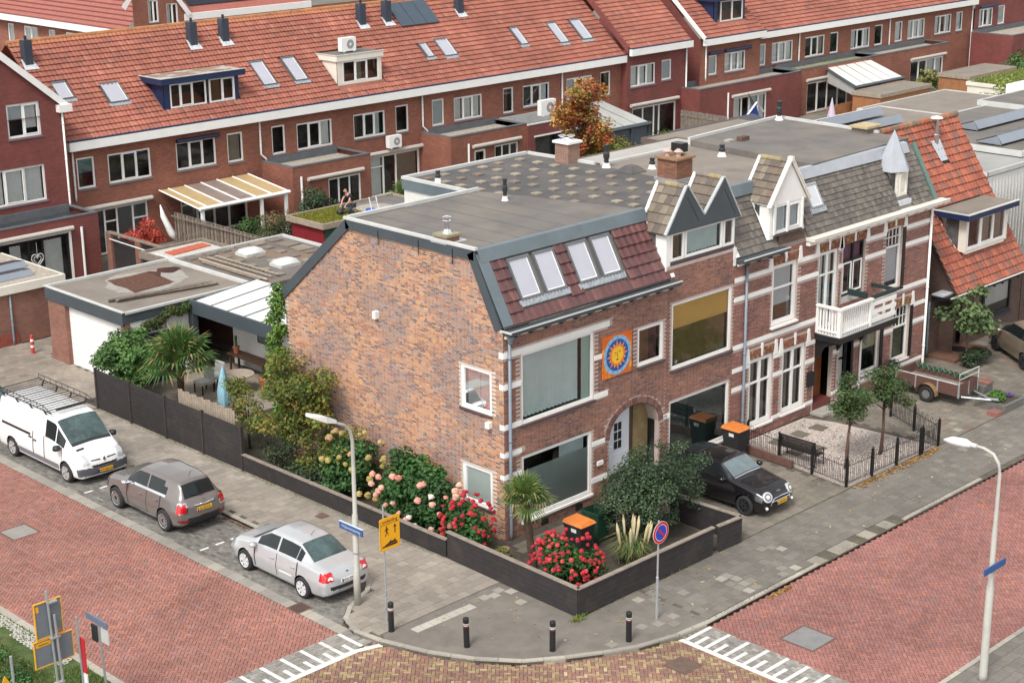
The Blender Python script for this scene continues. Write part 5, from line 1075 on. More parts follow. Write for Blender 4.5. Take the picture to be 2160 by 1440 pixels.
dormer_box(byx[55.9],58.2,61.5,38.8,6.7,8.2,NAVY,NAVY,None,None,BITU,wx=[(58.9,61.3,(.5,),[None,None])])
sp2=thing('roof_solar_array','three slate grey solar panels lying on the red roof between chimneys','solar panels',(33.8,41.6,9.1));O=Vector((0,RY0,RZ0));N_=Vector((0,-RV.z,RV.y))
for k in range(3):
 F=lambda u,v,n:O+Vector((u,0,0))+RV*v+N_*n
 one('panel',mat('matte_solar',(.055,.075,.10),.35,.1,2),sp2,lambda s:s.fbox(F,32.4+k*.99,33.35+k*.99,4.35,6.15,.12,.17))
def aircon(label,x,y,z,s=.42,ang=0,stand=True):
 t=thing('air_conditioner',label,'air conditioner',(x,y,z));c=MB().box(x-s,y-.16,z,x+s,y+.16,z+s*1.45).build('casing',WHITE,t)
 one('fan_grille',mat('fan_grey',(.28,.28,.28),.6),c,lambda q:q.add([(x+s*.2+s*.5*math.cos(a),y-.165,z+s*.72+s*.5*math.sin(a))for a in[k*math.pi/8 for k in range(16)]],[tuple(range(16))]))
 one('fan_hub',WHITE,c,lambda q:q.add([(x+s*.2+s*.15*math.cos(a),y-.17,z+s*.72+s*.15*math.sin(a))for a in[k*math.pi/8 for k in range(16)]],[tuple(range(16))]))
 one('foot',GREYW,t,lambda q:[q.box(x-s*.8,y-.2,z-.06,x-s*.6,y+.2,z-.001),q.box(x+s*.6,y-.2,z-.06,x+s*.8,y+.2,z-.001)]);return t
aircon('white air conditioner standing on the white boarded dormer',27.0,39.3,8.08,.5);aircon('white air conditioner hanging on the brick wall under a small window',28.75,37.7,2.75,.45);aircon('large white air conditioner on the black parapet roof',39.6,36.4,3.3,.62)
def ext(label,x0,x1,yf,zt,roofm,wins,par_h=.25,brick=None,edge=None,awn=None,Yb=38.0,drain=None):
 t=thing('brick_extension',label,'extension',(x0,yf,0));F=FY(yf);brick=brick or BR_ROW
 wall('wall',brick,t,F,x0,x1,0,zt,[w_[:4]for w_ in wins])
 for w_ in wins:window(t,F,*w_[:4],**w_[4])
 one('side_wall',brick,t,lambda s:[s.add([(x0,yf,0),(x0,Yb,0),(x0,Yb,zt),(x0,yf,zt)],[(0,1,2,3)]),s.add([(x1,yf,0),(x1,Yb,0),(x1,Yb,zt),(x1,yf,zt)],[(0,1,2,3)])])
 one('roof_deck',roofm,t,lambda s:s.add([(x0+.2,yf+.2,zt-par_h),(x1-.2,yf+.2,zt-par_h),(x1-.2,Yb,zt-par_h),(x0+.2,Yb,zt-par_h)],[(0,1,2,3)]))
 e=edge or mat('parapet_felt',(.10,.105,.115),.8,.2,3)
 one('parapet',e,t,lambda s:[s.box(x0,yf-.02,zt-.12 if 0 else zt,x1,yf+.22,zt+.05),s.box(x0,yf+.22,zt,x0+.22,Yb-.01,zt+.05),s.box(x1-.22,yf+.22,zt,x1,Yb-.01,zt+.05),s.box(x0+.22,Yb-.12,zt-par_h,x1-.22,Yb-.01,zt+.12)])
 one('parapet_inner',e,t,lambda s:[s.add([(x0+.2,yf+.21,zt-par_h),(x1-.2,yf+.21,zt-par_h),(x1-.2,yf+.21,zt),(x0+.2,yf+.21,zt)],[(0,1,2,3)])])
 for a in(awn or[]):one('awning_case',mat('awning_beige',(.47,.43,.38),.7,.1,4),t,lambda s:s.tube([(a[0],yf-.12,a[2]),(a[1],yf-.12,a[2])],.11,8))
 if drain:one('drainpipe',WHITE,t,lambda s:s.tube([(drain,yf-.07,.1),(drain,yf-.07,zt-.5)],.06,8))
 return t
le=thing('left_gable_house','dark red three storey gable house cut by the left border','house',(3,37.3,0));Fl=FY(37.3)
wall('wall',BR_DRK,le,Fl,-3,8.35,0,7.3,[(5.45,7.12,6.45,7.28),(4.0,7.1,3.42,5.1)])
one('gable',BR_DRK,le,lambda s:s.add([Fl(-3,7.3),Fl(5.45,7.3),Fl(5.45,8.0),Fl(7.12,8.0),Fl(7.12,7.3),Fl(8.35,7.3),Fl(8.35,7.55),Fl(2.6,12.4),Fl(-3,7.6)],[(0,1,2,8),(2,3,7,8),(3,4,5,6,7)]))
window(le,Fl,5.45,7.12,6.45,8.0,splits=(.5,),cur=[[('b',BLIND,.55,1)],[('c',LACE,.2,1)]],rec=.06,fw=.1,sill=MATS['stone_sill'])
window(le,Fl,4.0,7.1,3.42,5.1,splits=(.34,.66),cur=[[LC],[LC],[LC]],rec=.06,fw=.09,sill=MATS['stone_sill'])
one('verge_board',WHITE,le,lambda s:s.add([(8.45,37.1,7.42),(8.45,37.1,7.8),(2.6,37.1,12.75),(2.6,37.1,12.35),(8.45,37.4,7.8),(2.6,37.4,12.75)],[(0,1,2,3),(1,4,5,2)]));one('verge_tiles',mat('dark_red_verge',(.22,.03,.025),.6),le,lambda s:s.add([(8.2,37.12,7.98),(8.2,37.5,8.05),(2.6,37.5,12.95),(2.6,37.12,12.78),(8.2,37.1,7.8),(2.6,37.1,12.75)],[(0,1,2,3),(0,3,5,4)]))
one('box_end',WHITE,le,lambda s:s.box(7.95,36.98,7.38,8.62,37.5,7.72));one('roof_slope',MATS['plain_red_tiles'],le,lambda s:s.add([(8.5,37.4,7.6),(2.6,37.4,12.6),(2.6,44,12.6),(8.5,44,7.6)],[(0,1,2,3)]));pipe(le,WHITE,8.2,37.22,2.9,7.4,.05)
one('side_wall',BR_DRK,le,lambda s:s.add([(8.35,37.3,0),(8.35,38.2,0),(8.35,38.2,7.5),(8.35,37.3,7.5)],[(0,1,2,3)]))
BLKD=dict(splits=(.42,.62),fw=.1,rec=.05,sill=None,fm=BLACK,cur=[[('c',LACE,0,.95,.4,.8)],None,[('c',LACE,.03,.95,.1,.85)]],sash=False)
xe=ext('dark red brick extension of the left gable house with black patio doors',-2.5,8.3,35.0,2.95,mat('wet_black_roof',(.04,.045,.05),.3,.3,1.2,dirt=((.35,.33,.3),.9,.62,.68)),[(3.2,6.7,.05,2.3,BLKD)],brick=BR_DRK,Yb=37.25,drain=7.35,awn=[(2.6,6.9,2.5)])
one('door_surround',WHITE,xe,lambda s:[s.fbox(FY(35),6.7,6.82,0,2.35,0,.03),s.fbox(FY(35),3.1,6.7,2.3,2.36,0,.03)])
ht=thing('heart_ornament','white wicker heart hanging on the black patio doors','ornament',(5.0,34.95,1.3));b=MB();pts=[(5.0+.30*math.sin(a)**3,34.93,1.35+.022*(13*math.cos(a)-5*math.cos(2*a)-2*math.cos(3*a)-math.cos(4*a)))for a in[k*math.pi/12 for k in range(25)]];b.tube(pts,.028,5);b.tube([(x*.6+5.0*.4,y,z*.6+1.33*.4)for x,y,z in pts],.022,5);b.tube([(5.0,34.93,1.5),(5.0,34.93,2.15)],.012,4);b.build('wicker_heart',GREYW,ht)
D3=lambda*c:list(c)
ext('brick extension with mossy gravel roof and white French doors, behind the kneeling man',19.9,25.1,35.4,3.2,GRAVEL,[door3(22.2,24.4,2.3)],awn=[(20.8,24.5,2.5)],drain=20.4)
ext('brick extension with gravel roof and three white door panes in the middle of the row',31.0,37.0,35.5,3.2,GRAVEL,[(32.8,33.7,.05,2.25,dict(fw=.12,rec=.04,sill=None)),door3(34.4,36.3,2.3,name='patio_door')],awn=[(32.6,36.4,2.5)],drain=32.3)
ext('dark red brick extension with a black parapet and a dark glazed front',37.0,42.3,35.4,3.1,mat('blue_black_roof',(.03,.035,.05),.4),[(37.6,41.9,.05,2.35,dict(splits=(.4,.7),fm=BLACK,fw=.06,rec=.05,sill=None))],par_h=.5,edge=GREYW,brick=BR_DRK)
one('fascia_white',WHITE,bpy.data.objects['brick_extension.003'],lambda s:s.fbox(FY(35.4),37.5,42.0,2.36,2.44,0,.06))
ext('long low brick extension of the far row with gravel roof',53.4,64.5,36.0,3.15,GRAVEL,[(57.0,60.6,.05,2.2,dict(splits=(.25,.48,.75),fm=WHITE,fw=.1,rec=.05,sill=None,cur=[[LC],None,[('c',TEAL,0,1)],[LC]],sash=False))],awn=[(56.7,60.8,2.35)],Yb=38.4,drain=56.3,brick=BR_DRK)
ext('far row extension behind the white veranda roof',64.5,74.5,36.2,3.2,mat('mossy_gravel',(.22,.22,.12),.95,.4,3),[(65.5,70.5,.05,2.2,dict(splits=(.25,.5,.75),fw=.1,rec=.05,sill=None))],awn=[(65.3,70.6,2.4)],Yb=38.4)
ext('far row extension at the right with net curtained doors',74.5,84.0,36.2,3.2,GRAVEL,[(78.6,83.2,.05,2.3,dict(splits=(.25,.5,.75),fw=.1,rec=.05,sill=None,cur=[None,None,[LC],[LC]]))],awn=[(78.5,83.3,2.45)],Yb=38.4)
ext('small extension at the right border under the top right block',90.5,104,34.5,3.2,GRAVEL,[(92.5,98,.05,2.3,dict(splits=(.25,.5,.75),fw=.1,rec=.05,sill=None,cur=[[LC],None,[LC],None]))],awn=[(92.5,98,2.4)],Yb=38.2,brick=BR_DRK)
for i,(a,c,z,y,lb)in enumerate(((14.7,17.25,5.0,37.9,'navy'),(57.0-.3,58.0,5.0,38.0,'x'),(58.4,61.2,5.0,38.0,'y'),(91.5,94.2,5.1,38.2,'z'))):
 one('awning_case',NAVY if i else mat('navy_awning',(.01,.015,.05),.5),byx[14.2]if i==0 else byx[55.9]if i<3 else byx[91.0],lambda s:s.tube([(a,y-.1,z),(c,y-.1,z)],.11,8))
for(h_,a,c,z,yy)in((25.5,26.2,31.0,2.5,38.0),(8.6,9.0,13.1,2.45,38.0),(48.0,48.3,53.0,2.6,37.55)):one('awning_case',mat('awning_beige',(.47,.43,.38),.7,.1,4),byx[h_],lambda s:s.tube([(a,yy-.14,z),(c,yy-.14,z)],.12,8))
fb=thing('far_tiled_building','large red tiled building at the top left corner behind the row','building',(40,80,0));one('roof',TILEM if 0 else mat('far_roof_rows',(.30,.10,.075),.8,.15,3),fb,lambda s:s.add([(34.6,73.5,5.7),(34.6,110,5.7),(43,110,12.5),(43,73.5,12.5)],[(0,1,2,3)]))
b=MB()
for k in range(24):t_=k/24;x=34.6+8.4*t_;z=5.7+6.8*t_;b.box(x-.02,73.5,z+.02,x+.06,110,z+.10)
o=b.build('tile_course',mat('far_roof_line',(.20,.065,.055),.8),fb);o['kind']='stuff'
Fw=FX(35);hw=[(74+k*3.1+(k%2)*.5,74+k*3.1+(k%2)*.5+(1.0 if k%2 else 2.1),3.3,4.9)for k in range(11)]
wall('wall',BR_ROW,fb,Fw,73.5,110,0,5.6,hw)
for h in hw:window(fb,Fw,*h,splits=(.5,)if h[1]-h[0]>1.5 else(),cur=[[LC],[LC]],rec=.05)
one('eaves_board',WHITE,fb,lambda s:s.box(34.35,73.5,5.25,34.62,110,5.68))
f2=thing('far_red_house','red brick house with white eaves and dark solar roof peeking over the row ridge','house',(44,70,0));Ff=FY(70.4)
hf=[(38.6,41.3,4.9,6.3),(42.5,43.6,4.9,6.3),(44.6,48.2,4.9,6.3),(50.0,51.2,4.9,6.3),(53.5,55.8,4.9,6.3)]
wall('wall',BR_ROW,f2,Ff,37.4,60,0,6.5,hf)
for h in hf:window(f2,Ff,*h,splits=(.5,),cur=[[LC],[LC]],rec=.05)
one('roof',MATS['far_roof_rows'],f2,lambda s:s.add([(37.6,70.1,6.9),(48.6,70.1,6.9),(48.6,76,11.5),(37.6,76,11.5)],[(0,1,2,3)]));one('eaves_board',WHITE,f2,lambda s:s.box(37.4,69.9,6.45,48.8,70.1,6.92));one('solar_field',SOLAR,f2,lambda s:s.add([(38.2,70.6,7.4),(46.6,70.6,7.4),(46.6,73,9.3),(38.2,73,9.3)],[(0,1,2,3)]))
f3=thing('far_gable_house','brick gable with two white windows at the top behind the left chimneys','house',(35.5,70,0));g3=FY(70)
h3=[(34.45,35.3,6.55,8.1),(35.95,36.9,6.25,7.75)]
wall('wall',BR_ROW,f3,g3,33.2,37.5,0,9.0,h3)
for h in h3:window(f3,g3,*h,splits=(.5,),cur=[[LC],[('c',BROWNC,0,1)]],rec=.05)
b=MB();b.add([(33.3,69.8,9.0),(33.3,69.8,8.6),(32.5,69.8,7.6),(32.2,69.8,7.9)],[(0,1,2,3)]);b.add([(35.9,69.8,9.0),(36.3,69.8,9.0),(37.9,69.8,6.95),(37.6,69.8,6.75)],[(0,1,2,3)]);b.build('verge_board',WHITE,f3)
leaves('tree_crown_far',thing('far_tree','green tree top showing above the row ridge at the top middle','tree',(70,80,0)),clumps((74,84,4.5),(6,4,2.6),26,1.4,3),2600,.35,[(1,(.10,.13,.03)),(1,(.2,.2,.04))],3)
def interp(x,xs,ys):return np.interp(x,xs,ys)
def smooth(a,k,axis=0):
 if k<1:return a
 w_=np.exp(-np.linspace(-2,2,2*k+1)**2/1.2);w_/=w_.sum();pad=[(0,0)]*a.ndim;pad[axis]=(k,k);p=np.pad(a,pad,mode='edge')
 return np.apply_along_axis(lambda v:np.convolve(v,w_,'valid'),axis,p)
class Car:
 """loft body; x forward (0 rear .. L front), y left, z up. stations: x, zt, (wr, zr), (wb, zb), (wm, zm), (ws, zs)"""
 def __init__(s,st,front,rear,paint,wheels,R_,dx=.025,sub=7,ks=3,kr=2):
  st=np.array(st,float);X=np.arange(st[0,0],st[-1,0]+1e-6,dx);D=np.array([interp(X,st[:,0],st[:,k])for k in range(1,st.shape[1])]).T
  D=smooth(D,ks)
  n=len(X);K=np.zeros((n,6,2));K[:,0]=np.stack([0*X,D[:,0]],1)
  for q in range(4):K[:,q+1]=D[:,1+2*q:3+2*q]
  K[:,5]=np.stack([0*X,D[:,8]-.02],1)
  ts=np.arange(0,5+1e-9,1/sub);H=np.zeros((n,len(ts),2))
  for i,t in enumerate(ts):
   k=min(int(t),4);f=t-k;H[:,i]=K[:,k]*(1-f)+K[:,k+1]*f
  Hs=smooth(H,kr,1);Hs[:,0]=H[:,0];Hs[:,-1]=H[:,-1];Hs[:,0,1]=Hs[:,1,1];H=Hs
  ring=np.concatenate([H,H[:,-2:0:-1]*np.array([-1,1])],1);tt=np.concatenate([ts,-ts[-2:0:-1]])
  P=np.zeros((n,ring.shape[1],3));P[:,:,0]=X[:,None];P[:,:,1:]=ring
  def cap(end,depth,pw,N=14):
   base=P[0 if end<0 else-1];zc=(base[:,2].max()*.45+base[:,2].min()*.55);out=[]
   for j in range(1,N+1):
    f=1-(j/N);fr=f**.9;q=base.copy();q[:,1]*=fr;q[:,2]=zc+(q[:,2]-zc)*fr
    q[:,0]=base[:,0]+end*depth*(1-fr**pw);out.append(q)
   return out
  fr_,rr_=cap(1,*front),cap(-1,*rear)
  P=np.array(rr_[::-1]+list(P)+fr_);s.P=P;s.tt=tt;s.n=len(P);s.m=P.shape[1]
  N=np.zeros_like(P);du=np.roll(P,-1,1)-np.roll(P,1,1);dv=np.gradient(P,axis=0);N=np.cross(dv,du);N/=np.linalg.norm(N,axis=2,keepdims=True)+1e-9
  cen=P[s.n//2].mean(0)
  if(N[s.n//2,0,2])<0:N=-N
  s.N=N;s.paint=paint;s.wheels=wheels;s.R=R_
  a=P;C=(a[:-1]+a[1:]+np.roll(a[:-1],-1,1)+np.roll(a[1:],-1,1))/4;s.C=C;s.ft=(tt+np.roll(tt,-1))/2;s.ft[-1]=-ts[1]/2
  s.st={}
 def faces(s,pred,cut=True):
  out=[]
  for i in range(s.n-1):
   for j in range(s.m):
    x,y,z=s.C[i,j]
    if cut and abs(y)>.35 and any((x-wx)**2+(z-s.R)**2<(s.R*1.17)**2 for wx in s.wheels)and abs(s.ft[j])>1.8:continue
    if pred is None or pred(x,y,z,s.ft[j]):out.append((i,j))
  return out
 def mesh(s,name,M,parent,fs,off=0.0,th=False):
  idx={};v=[];f=[];Ra=s.R*1.17
  for i,j in fs:
   q=[]
   for a,b in((i,j),(i+1,j),(i+1,(j+1)%s.m),(i,(j+1)%s.m)):
    if(a,b)not in idx:
     p=s.P[a,b]+s.N[a,b]*off
     if off==0 and abs(p[1])>.35 and p[2]<1.0:
      for wx in s.wheels:
       d=math.hypot(p[0]-wx,p[2]-s.R)
       if Ra-.035<d<Ra+.03:k=Ra/d;p=np.array([wx+(p[0]-wx)*k,p[1],s.R+(p[2]-s.R)*k])
     idx[(a,b)]=len(v);v.append(tuple(p))
    q.append(idx[(a,b)])
   f.append(tuple(q))
  b=MB();b.add(v,f);return b.build(name,M,parent,smooth=True)
def wheel(par,x,y,r,wd,rim,side,style='spoke',nsp=10):
 w_=MB();k=28;prof=[(.60,-.5),(.86,-.5),(.97,-.38),(1,-.2),(1,.2),(.97,.38),(.86,.5),(.68,.5),(.66,.42)]
 v=[];f=[]
 for rr,yy in prof:
  for q in range(k):a=2*math.pi*q/k;v.append((x+rr*r*math.cos(a),y+side*yy*wd,r+rr*r*math.sin(a)))
 for i in range(len(prof)-1):
  for q in range(k):f.append((i*k+q,i*k+(q+1)%k,(i+1)*k+(q+1)%k,(i+1)*k+q))
 w_.add(v,f);w_=w_.build('wheel',RUBBER,par,smooth=True)
 d=MB();yo=y+side*wd*.30;d.add([(x+.66*r*math.cos(2*math.pi*q/k),yo-side*.03,r+.66*r*math.sin(2*math.pi*q/k))for q in range(k)],[tuple(range(k))]);d.build('rim_well',BLKPL,w_)
 b=MB();yo=y+side*wd*.44;F=lambda u,z,n:Vector((x+u,yo+side*n,r+z))
 for q in range(nsp):
  a=2*math.pi*q/nsp;h=.5*math.pi/nsp*(1.25 if style=='cover' else.75);pts=[(.12*r*math.cos(a-.5),.12*r*math.sin(a-.5)),(.63*r*math.cos(a-h),.63*r*math.sin(a-h)),(.63*r*math.cos(a+h),.63*r*math.sin(a+h)),(.12*r*math.cos(a+.5),.12*r*math.sin(a+.5))]
  b.prism(pts,F,-.03,.01)
 n=24;ro=[(x+.68*r*math.cos(2*math.pi*q/n),yo+side*.012,r+.68*r*math.sin(2*math.pi*q/n))for q in range(n)];ri=[(x+.60*r*math.cos(2*math.pi*q/n),yo,r+.60*r*math.sin(2*math.pi*q/n))for q in range(n)]
 b.add(ro+ri,[(q,(q+1)%n,n+(q+1)%n,n+q)for q in range(n)]);b.build('rim',rim,w_)
 return w_
def plate(par,x,y,z,txt,fwd,M=None,w_=.52,h=.11,tilt=0,tm=None):
 p=MB().box(x-.012,y-w_/2,z-h/2,x+.012,y+w_/2,z+h/2).build('number_plate',M or mat('plate_yellow',(.70,.38,.02),.5),par)
 MB().box(x-.013,y+(w_/2-.045 if fwd<0 else-w_/2),z-h/2+.001,x+.013,y+(w_/2-.001 if fwd<0 else-w_/2+.044),z+h/2-.001).build('blue_band',mat('plate_blue',(.01,.04,.3),.5),p)
 text('plate_text',txt,.105,tm or BLACK,p,tframe((x+fwd*.015,y+(-.02 if fwd<0 else.02),z),(0,fwd,0),(0,0,1)),.001)
def tdisc(nm,M,par,c,n,r,d,k=20):
 a=n.cross(Vector((0,0,1))).normalized();b_=n.cross(a);R0=[a*math.cos(2*math.pi*q/k)*r+b_*math.sin(2*math.pi*q/k)*r for q in range(k)]
 b=MB();b.add([c+v-n*d for v in R0]+[c+v for v in R0]+[c+v*.8+n*.01 for v in R0],[(q,(q+1)%k,k+(q+1)%k,k+q)for q in range(k)]+[(k+q,k+(q+1)%k,2*k+(q+1)%k,2*k+q)for q in range(k)]+[tuple(range(2*k,3*k))]);return b.build(nm,M,par)
def finish(c,par,ant=None):
 body=c.mesh('body',c.paint,par,c.faces(None))
 ORG[body.name]=org(par)
 for wx in c.wheels:
  for sd in(-1,1):
   b=MB();n=20;yi,yo=sd*.45,sd*(c.hw-.03);v=[]
   for q in range(n+1):a=math.pi*(-.12+1.24*q/n);v+=[(wx+c.R*1.18*math.cos(a),yo,c.R+c.R*1.18*math.sin(a)),(wx+c.R*1.18*math.cos(a),yi,c.R+c.R*1.18*math.sin(a))]
   b.add(v,[(2*q,2*q+2,2*q+3,2*q+1)for q in range(n)]);b.add([v[2*q+1]for q in range(n+1)],[tuple(range(n+1))]);b.build('wheel_arch',BLKPL,par)
 one('underbody',BLKPL,par,lambda s:s.box(c.P[:,:,0].min()+.35,-.62,.16,c.P[:,:,0].max()-.35,.62,.34))
 return body
def mirror_(par,x,y,z,M,s=.1):
 for sd in(-1,1):one('mirror',M,par,lambda b:[b.lathe([(.02,-s*.7),(s*.95,-s*.5),(s,0),(s*.9,s*.5),(.02,s*.65)],(x,sd*(y+.11),z),10),b.tube([(x,sd*(y-.06),z-.04),(x,sd*(y+.08),z-.02)],.025,6)],smooth=True)
def handles(par,pts,M):
 for(x,y,z)in pts:
  for sd in(-1,1):one('door_handle',M,par,lambda b:b.box(x-.09,sd*y-.02,z-.015,x+.09,sd*y+.02,z+.015))
def seams(c,par,xs,z0,z1,M=BLKPL):
 fs=c.faces(lambda x,y,z,t:any(abs(x-q)<.013 for q in xs)and z0<z<z1 and abs(t)>1.9 and abs(y)>.5)
 if fs:c.mesh('door_seam',M,par,fs,.0025)
def seats(par,xs,z=.62,w_=.5,M=None):
 for x in xs:
  for sd in(-.36,.36):one('seat',M or mat('seat_cloth',(.05,.05,.055),.9),par,lambda b:[b.box(x-.2,sd-w_/2,z-.3,x+.3,sd+w_/2,z),b.box(x-.3,sd-w_/2,z-.2,x-.16,sd+w_/2,z+.5),b.box(x-.3,sd-.13,z+.52,x-.2,sd+.13,z+.72)])
CARG=mat('dark_car_glazing',(.010,.014,.015),.06,spec=.45)
CARGT=mat('teal_car_glazing',(.055,.085,.085),.06,.6,2.2,spec=.7)
def place(t,X,Y,rz):t.location=(X,Y,-.1 if X<-4.5 or True else 0);t.rotation_euler=(0,0,rz)
pt=mat('silver_metallic',(.47,.48,.49),.3,.03,3,metal=.25,coat=1)
t=thing('parked_car','silver saloon car parked nearest the corner by the lamp post','car',(0,0,0))
S=[(0.00,.86,.55,.86,.70,.84,.78,.60,.70,.30),(.12,.99,.60,.985,.74,.95,.83,.62,.76,.24),(.45,1.03,.60,1.02,.77,.97,.85,.64,.78,.20),(.62,1.05,.60,1.045,.78,.975,.85,.64,.79,.20),(1.25,1.40,.50,1.385,.78,.97,.855,.62,.80,.20),(1.6,1.455,.52,1.43,.78,.965,.855,.62,.80,.20),(2.1,1.47,.535,1.44,.78,.955,.855,.60,.80,.20),(2.55,1.45,.53,1.42,.78,.945,.855,.60,.80,.20),(3.25,1.05,.60,1.02,.78,.93,.85,.60,.80,.20),(3.45,.98,.62,.96,.77,.90,.845,.6,.79,.2),(4.05,.86,.60,.84,.72,.79,.83,.56,.76,.2),(4.32,.74,.5,.73,.62,.68,.74,.5,.66,.22)]
c=Car(S,(.10,2.2),(.10,2.6),pt,(.92,3.52),.31);c.hw=.85;finish(c,t)
c.mesh('rear_window',CARGT,t,c.faces(lambda x,y,z,q:.66<x<1.27 and abs(q)<.93),.006);c.mesh('windscreen',CARG,t,c.faces(lambda x,y,z,q:2.62<x<3.28 and abs(q)<.95),.006)
c.mesh('windscreen_cowl',BLKPL,t,c.faces(lambda x,y,z,q:3.28<=x<3.40 and abs(q)<.95),.004)
for sd in(1,-1):
 c.mesh('side_window',CARG,t,c.faces(lambda x,y,z,q:1.02<x<2.98 and 1.12<sd*q<1.88 and not(2.02<x<2.09)and not(1.22<x<1.245)),.005)
 c.mesh('tail_light',REDL,t,c.faces(lambda x,y,z,q:x<.2 and.70<z<.93 and.50<sd*y),.006);c.mesh('light_insert',WHITE,t,c.faces(lambda x,y,z,q:x<.08 and.76<z<.83 and.52<sd*y<.68),.009)
 c.mesh('headlight',CLRL,t,c.faces(lambda x,y,z,q:x>4.12 and.62<z<.78 and.42<sd*y),.006);c.mesh('side_strip',WHITE,t,c.faces(lambda x,y,z,q:1.35<x<3.1 and.52<z<.56 and sd*q>2),.008)
c.mesh('bumper_trim',BLKPL,t,c.faces(lambda x,y,z,q:x<.0 and.44<z<.55 and abs(y)<.6),.006);c.mesh('lower_bumper',BLKPL,t,c.faces(lambda x,y,z,q:x<.05 and z<.27 and abs(y)<.7),.006);seams(c,t,(1.15,2.06,3.05),.3,.95)
handles(t,[(1.32,.845,.80),(2.25,.845,.79)],pt);mirror_(t,2.98,.82,.98,pt)
for x in(.92,3.52):
 for sd in(-1,1):wheel(t,x,sd*.77,.31,.2,mat('hubcap',(.55,.55,.55),.4),sd,'cover',7)
plate(t,-.105,0,.66,'DDL E9NA',-1,mat('plate_white',(.72,.72,.70),.5),tm=mat('plate_dark_red',(.12,.03,.03),.5));one('badge',BLKPL,t,lambda b:b.lathe([(.045,0),(.045,.02)],(.0,0,.84),8));one('aerial',BLACK,t,lambda b:b.tube([(1.5,0,1.44),(1.33,0,1.62)],.008,5))
place(t,-5.48,.60,R(90))
pt=mat('taupe_metallic',(.17,.15,.14),.3,.03,3,metal=.3,coat=1)
t=thing('parked_car','taupe grey compact hatchback with red tail lights parked behind the white van','car',(0,0,0))
S=[(0.00,1.02,.52,1.02,.72,.98,.80,.66,.72,.36),(.10,1.12,.56,1.11,.76,1.03,.86,.68,.78,.28),(.30,1.46,.50,1.44,.76,1.05,.885,.70,.82,.24),(.45,1.565,.52,1.53,.77,1.06,.89,.70,.83,.24),(1.0,1.61,.56,1.57,.80,1.06,.89,.68,.83,.24),(1.8,1.62,.58,1.58,.81,1.05,.89,.66,.83,.24),(2.3,1.59,.57,1.55,.81,1.04,.89,.66,.83,.24),(2.95,1.19,.62,1.16,.81,1.02,.885,.66,.83,.24),(3.15,1.10,.64,1.08,.80,1.0,.885,.66,.83,.24),(3.8,1.0,.62,.98,.78,.90,.87,.62,.80,.24),(4.08,.86,.5,.85,.66,.78,.76,.55,.68,.26)]
c=Car(S,(.13,2.2),(.10,2.4),pt,(.80,3.37),.345);c.hw=.88;finish(c,t)
c.mesh('rear_window',CARG,t,c.faces(lambda x,y,z,q:x<.36 and 1.12<z<1.49 and abs(q)<.97 and abs(y)<.62),.006);c.mesh('windscreen',CARG,t,c.faces(lambda x,y,z,q:2.36<x<3.0 and abs(q)<.95),.006);c.mesh('windscreen_cowl',BLKPL,t,c.faces(lambda x,y,z,q:3.0<=x<3.1 and abs(q)<.95),.004)
for sd in(1,-1):
 fs=c.faces(lambda x,y,z,q:.78<x<2.8 and 1.14<sd*q<1.86 and not(1.68<x<1.76)and z<1.52 and not(x<.95 and z>1.32));c.mesh('side_window',CARG,t,fs,.005)
 c.mesh('window_trim',CHROME,t,c.faces(lambda x,y,z,q:.78<x<2.95 and 1.90<sd*q<1.99),.006)
 c.mesh('tail_light',REDL,t,c.faces(lambda x,y,z,q:x<.16 and.74<z<1.0 and.60<sd*y),.012);c.mesh('light_rim',CHROME,t,c.faces(lambda x,y,z,q:x<.18 and.70<z<1.04 and.57<sd*y),.006)
 c.mesh('headlight',CLRL,t,c.faces(lambda x,y,z,q:x>3.95 and.68<z<.88 and.45<sd*y),.006);c.mesh('sill_trim',CHROME,t,c.faces(lambda x,y,z,q:1.25<x<2.95 and.33<z<.36 and sd*q>3),.006)
 c.mesh('reflector',mat('dark_red',(.18,.01,.01),.4),t,c.faces(lambda x,y,z,q:x<.12 and.44<z<.52 and.55<sd*y),.007)
c.mesh('lower_bumper',BLKPL,t,c.faces(lambda x,y,z,q:x<.14 and z<.56 and abs(y)<.58 or x<.3 and z<.34),.006);seams(c,t,(1.0,1.72,2.75),.35,1.05)
handles(t,[(1.18,.88,.90),(2.0,.88,.88)],CHROME);mirror_(t,2.68,.86,1.08,CHROME)
one('tailgate_trim',CHROME,t,lambda b:b.tube([(-.075,-.36,.93),(-.10,0,.915),(-.075,.36,.93)],.02,6));plate(t,-.105,0,.78,'JL-263-R',-1);one('badge',CHROME,t,lambda b:b.box(-.07,-.04,.99,-.04,.04,1.05));one('wiper',BLACK,t,lambda b:b.tube([(.06,-.1,1.14),(.09,.3,1.2)],.012,5));one('aerial',BLACK,t,lambda b:b.tube([(.62,0,1.59),(.50,0,1.78)],.008,5))
for x in(.80,3.37):
 for sd in(-1,1):wheel(t,x,sd*.80,.345,.22,ALU,sd,'spoke',16)
place(t,-5.5,7.30,R(90))
pt=mat('white_van_paint',(.74,.74,.73),.3,.03,2,coat=1)
t=thing('parked_van','white panel van with a black roof rack parked beside the black fence','van',(0,0,0))
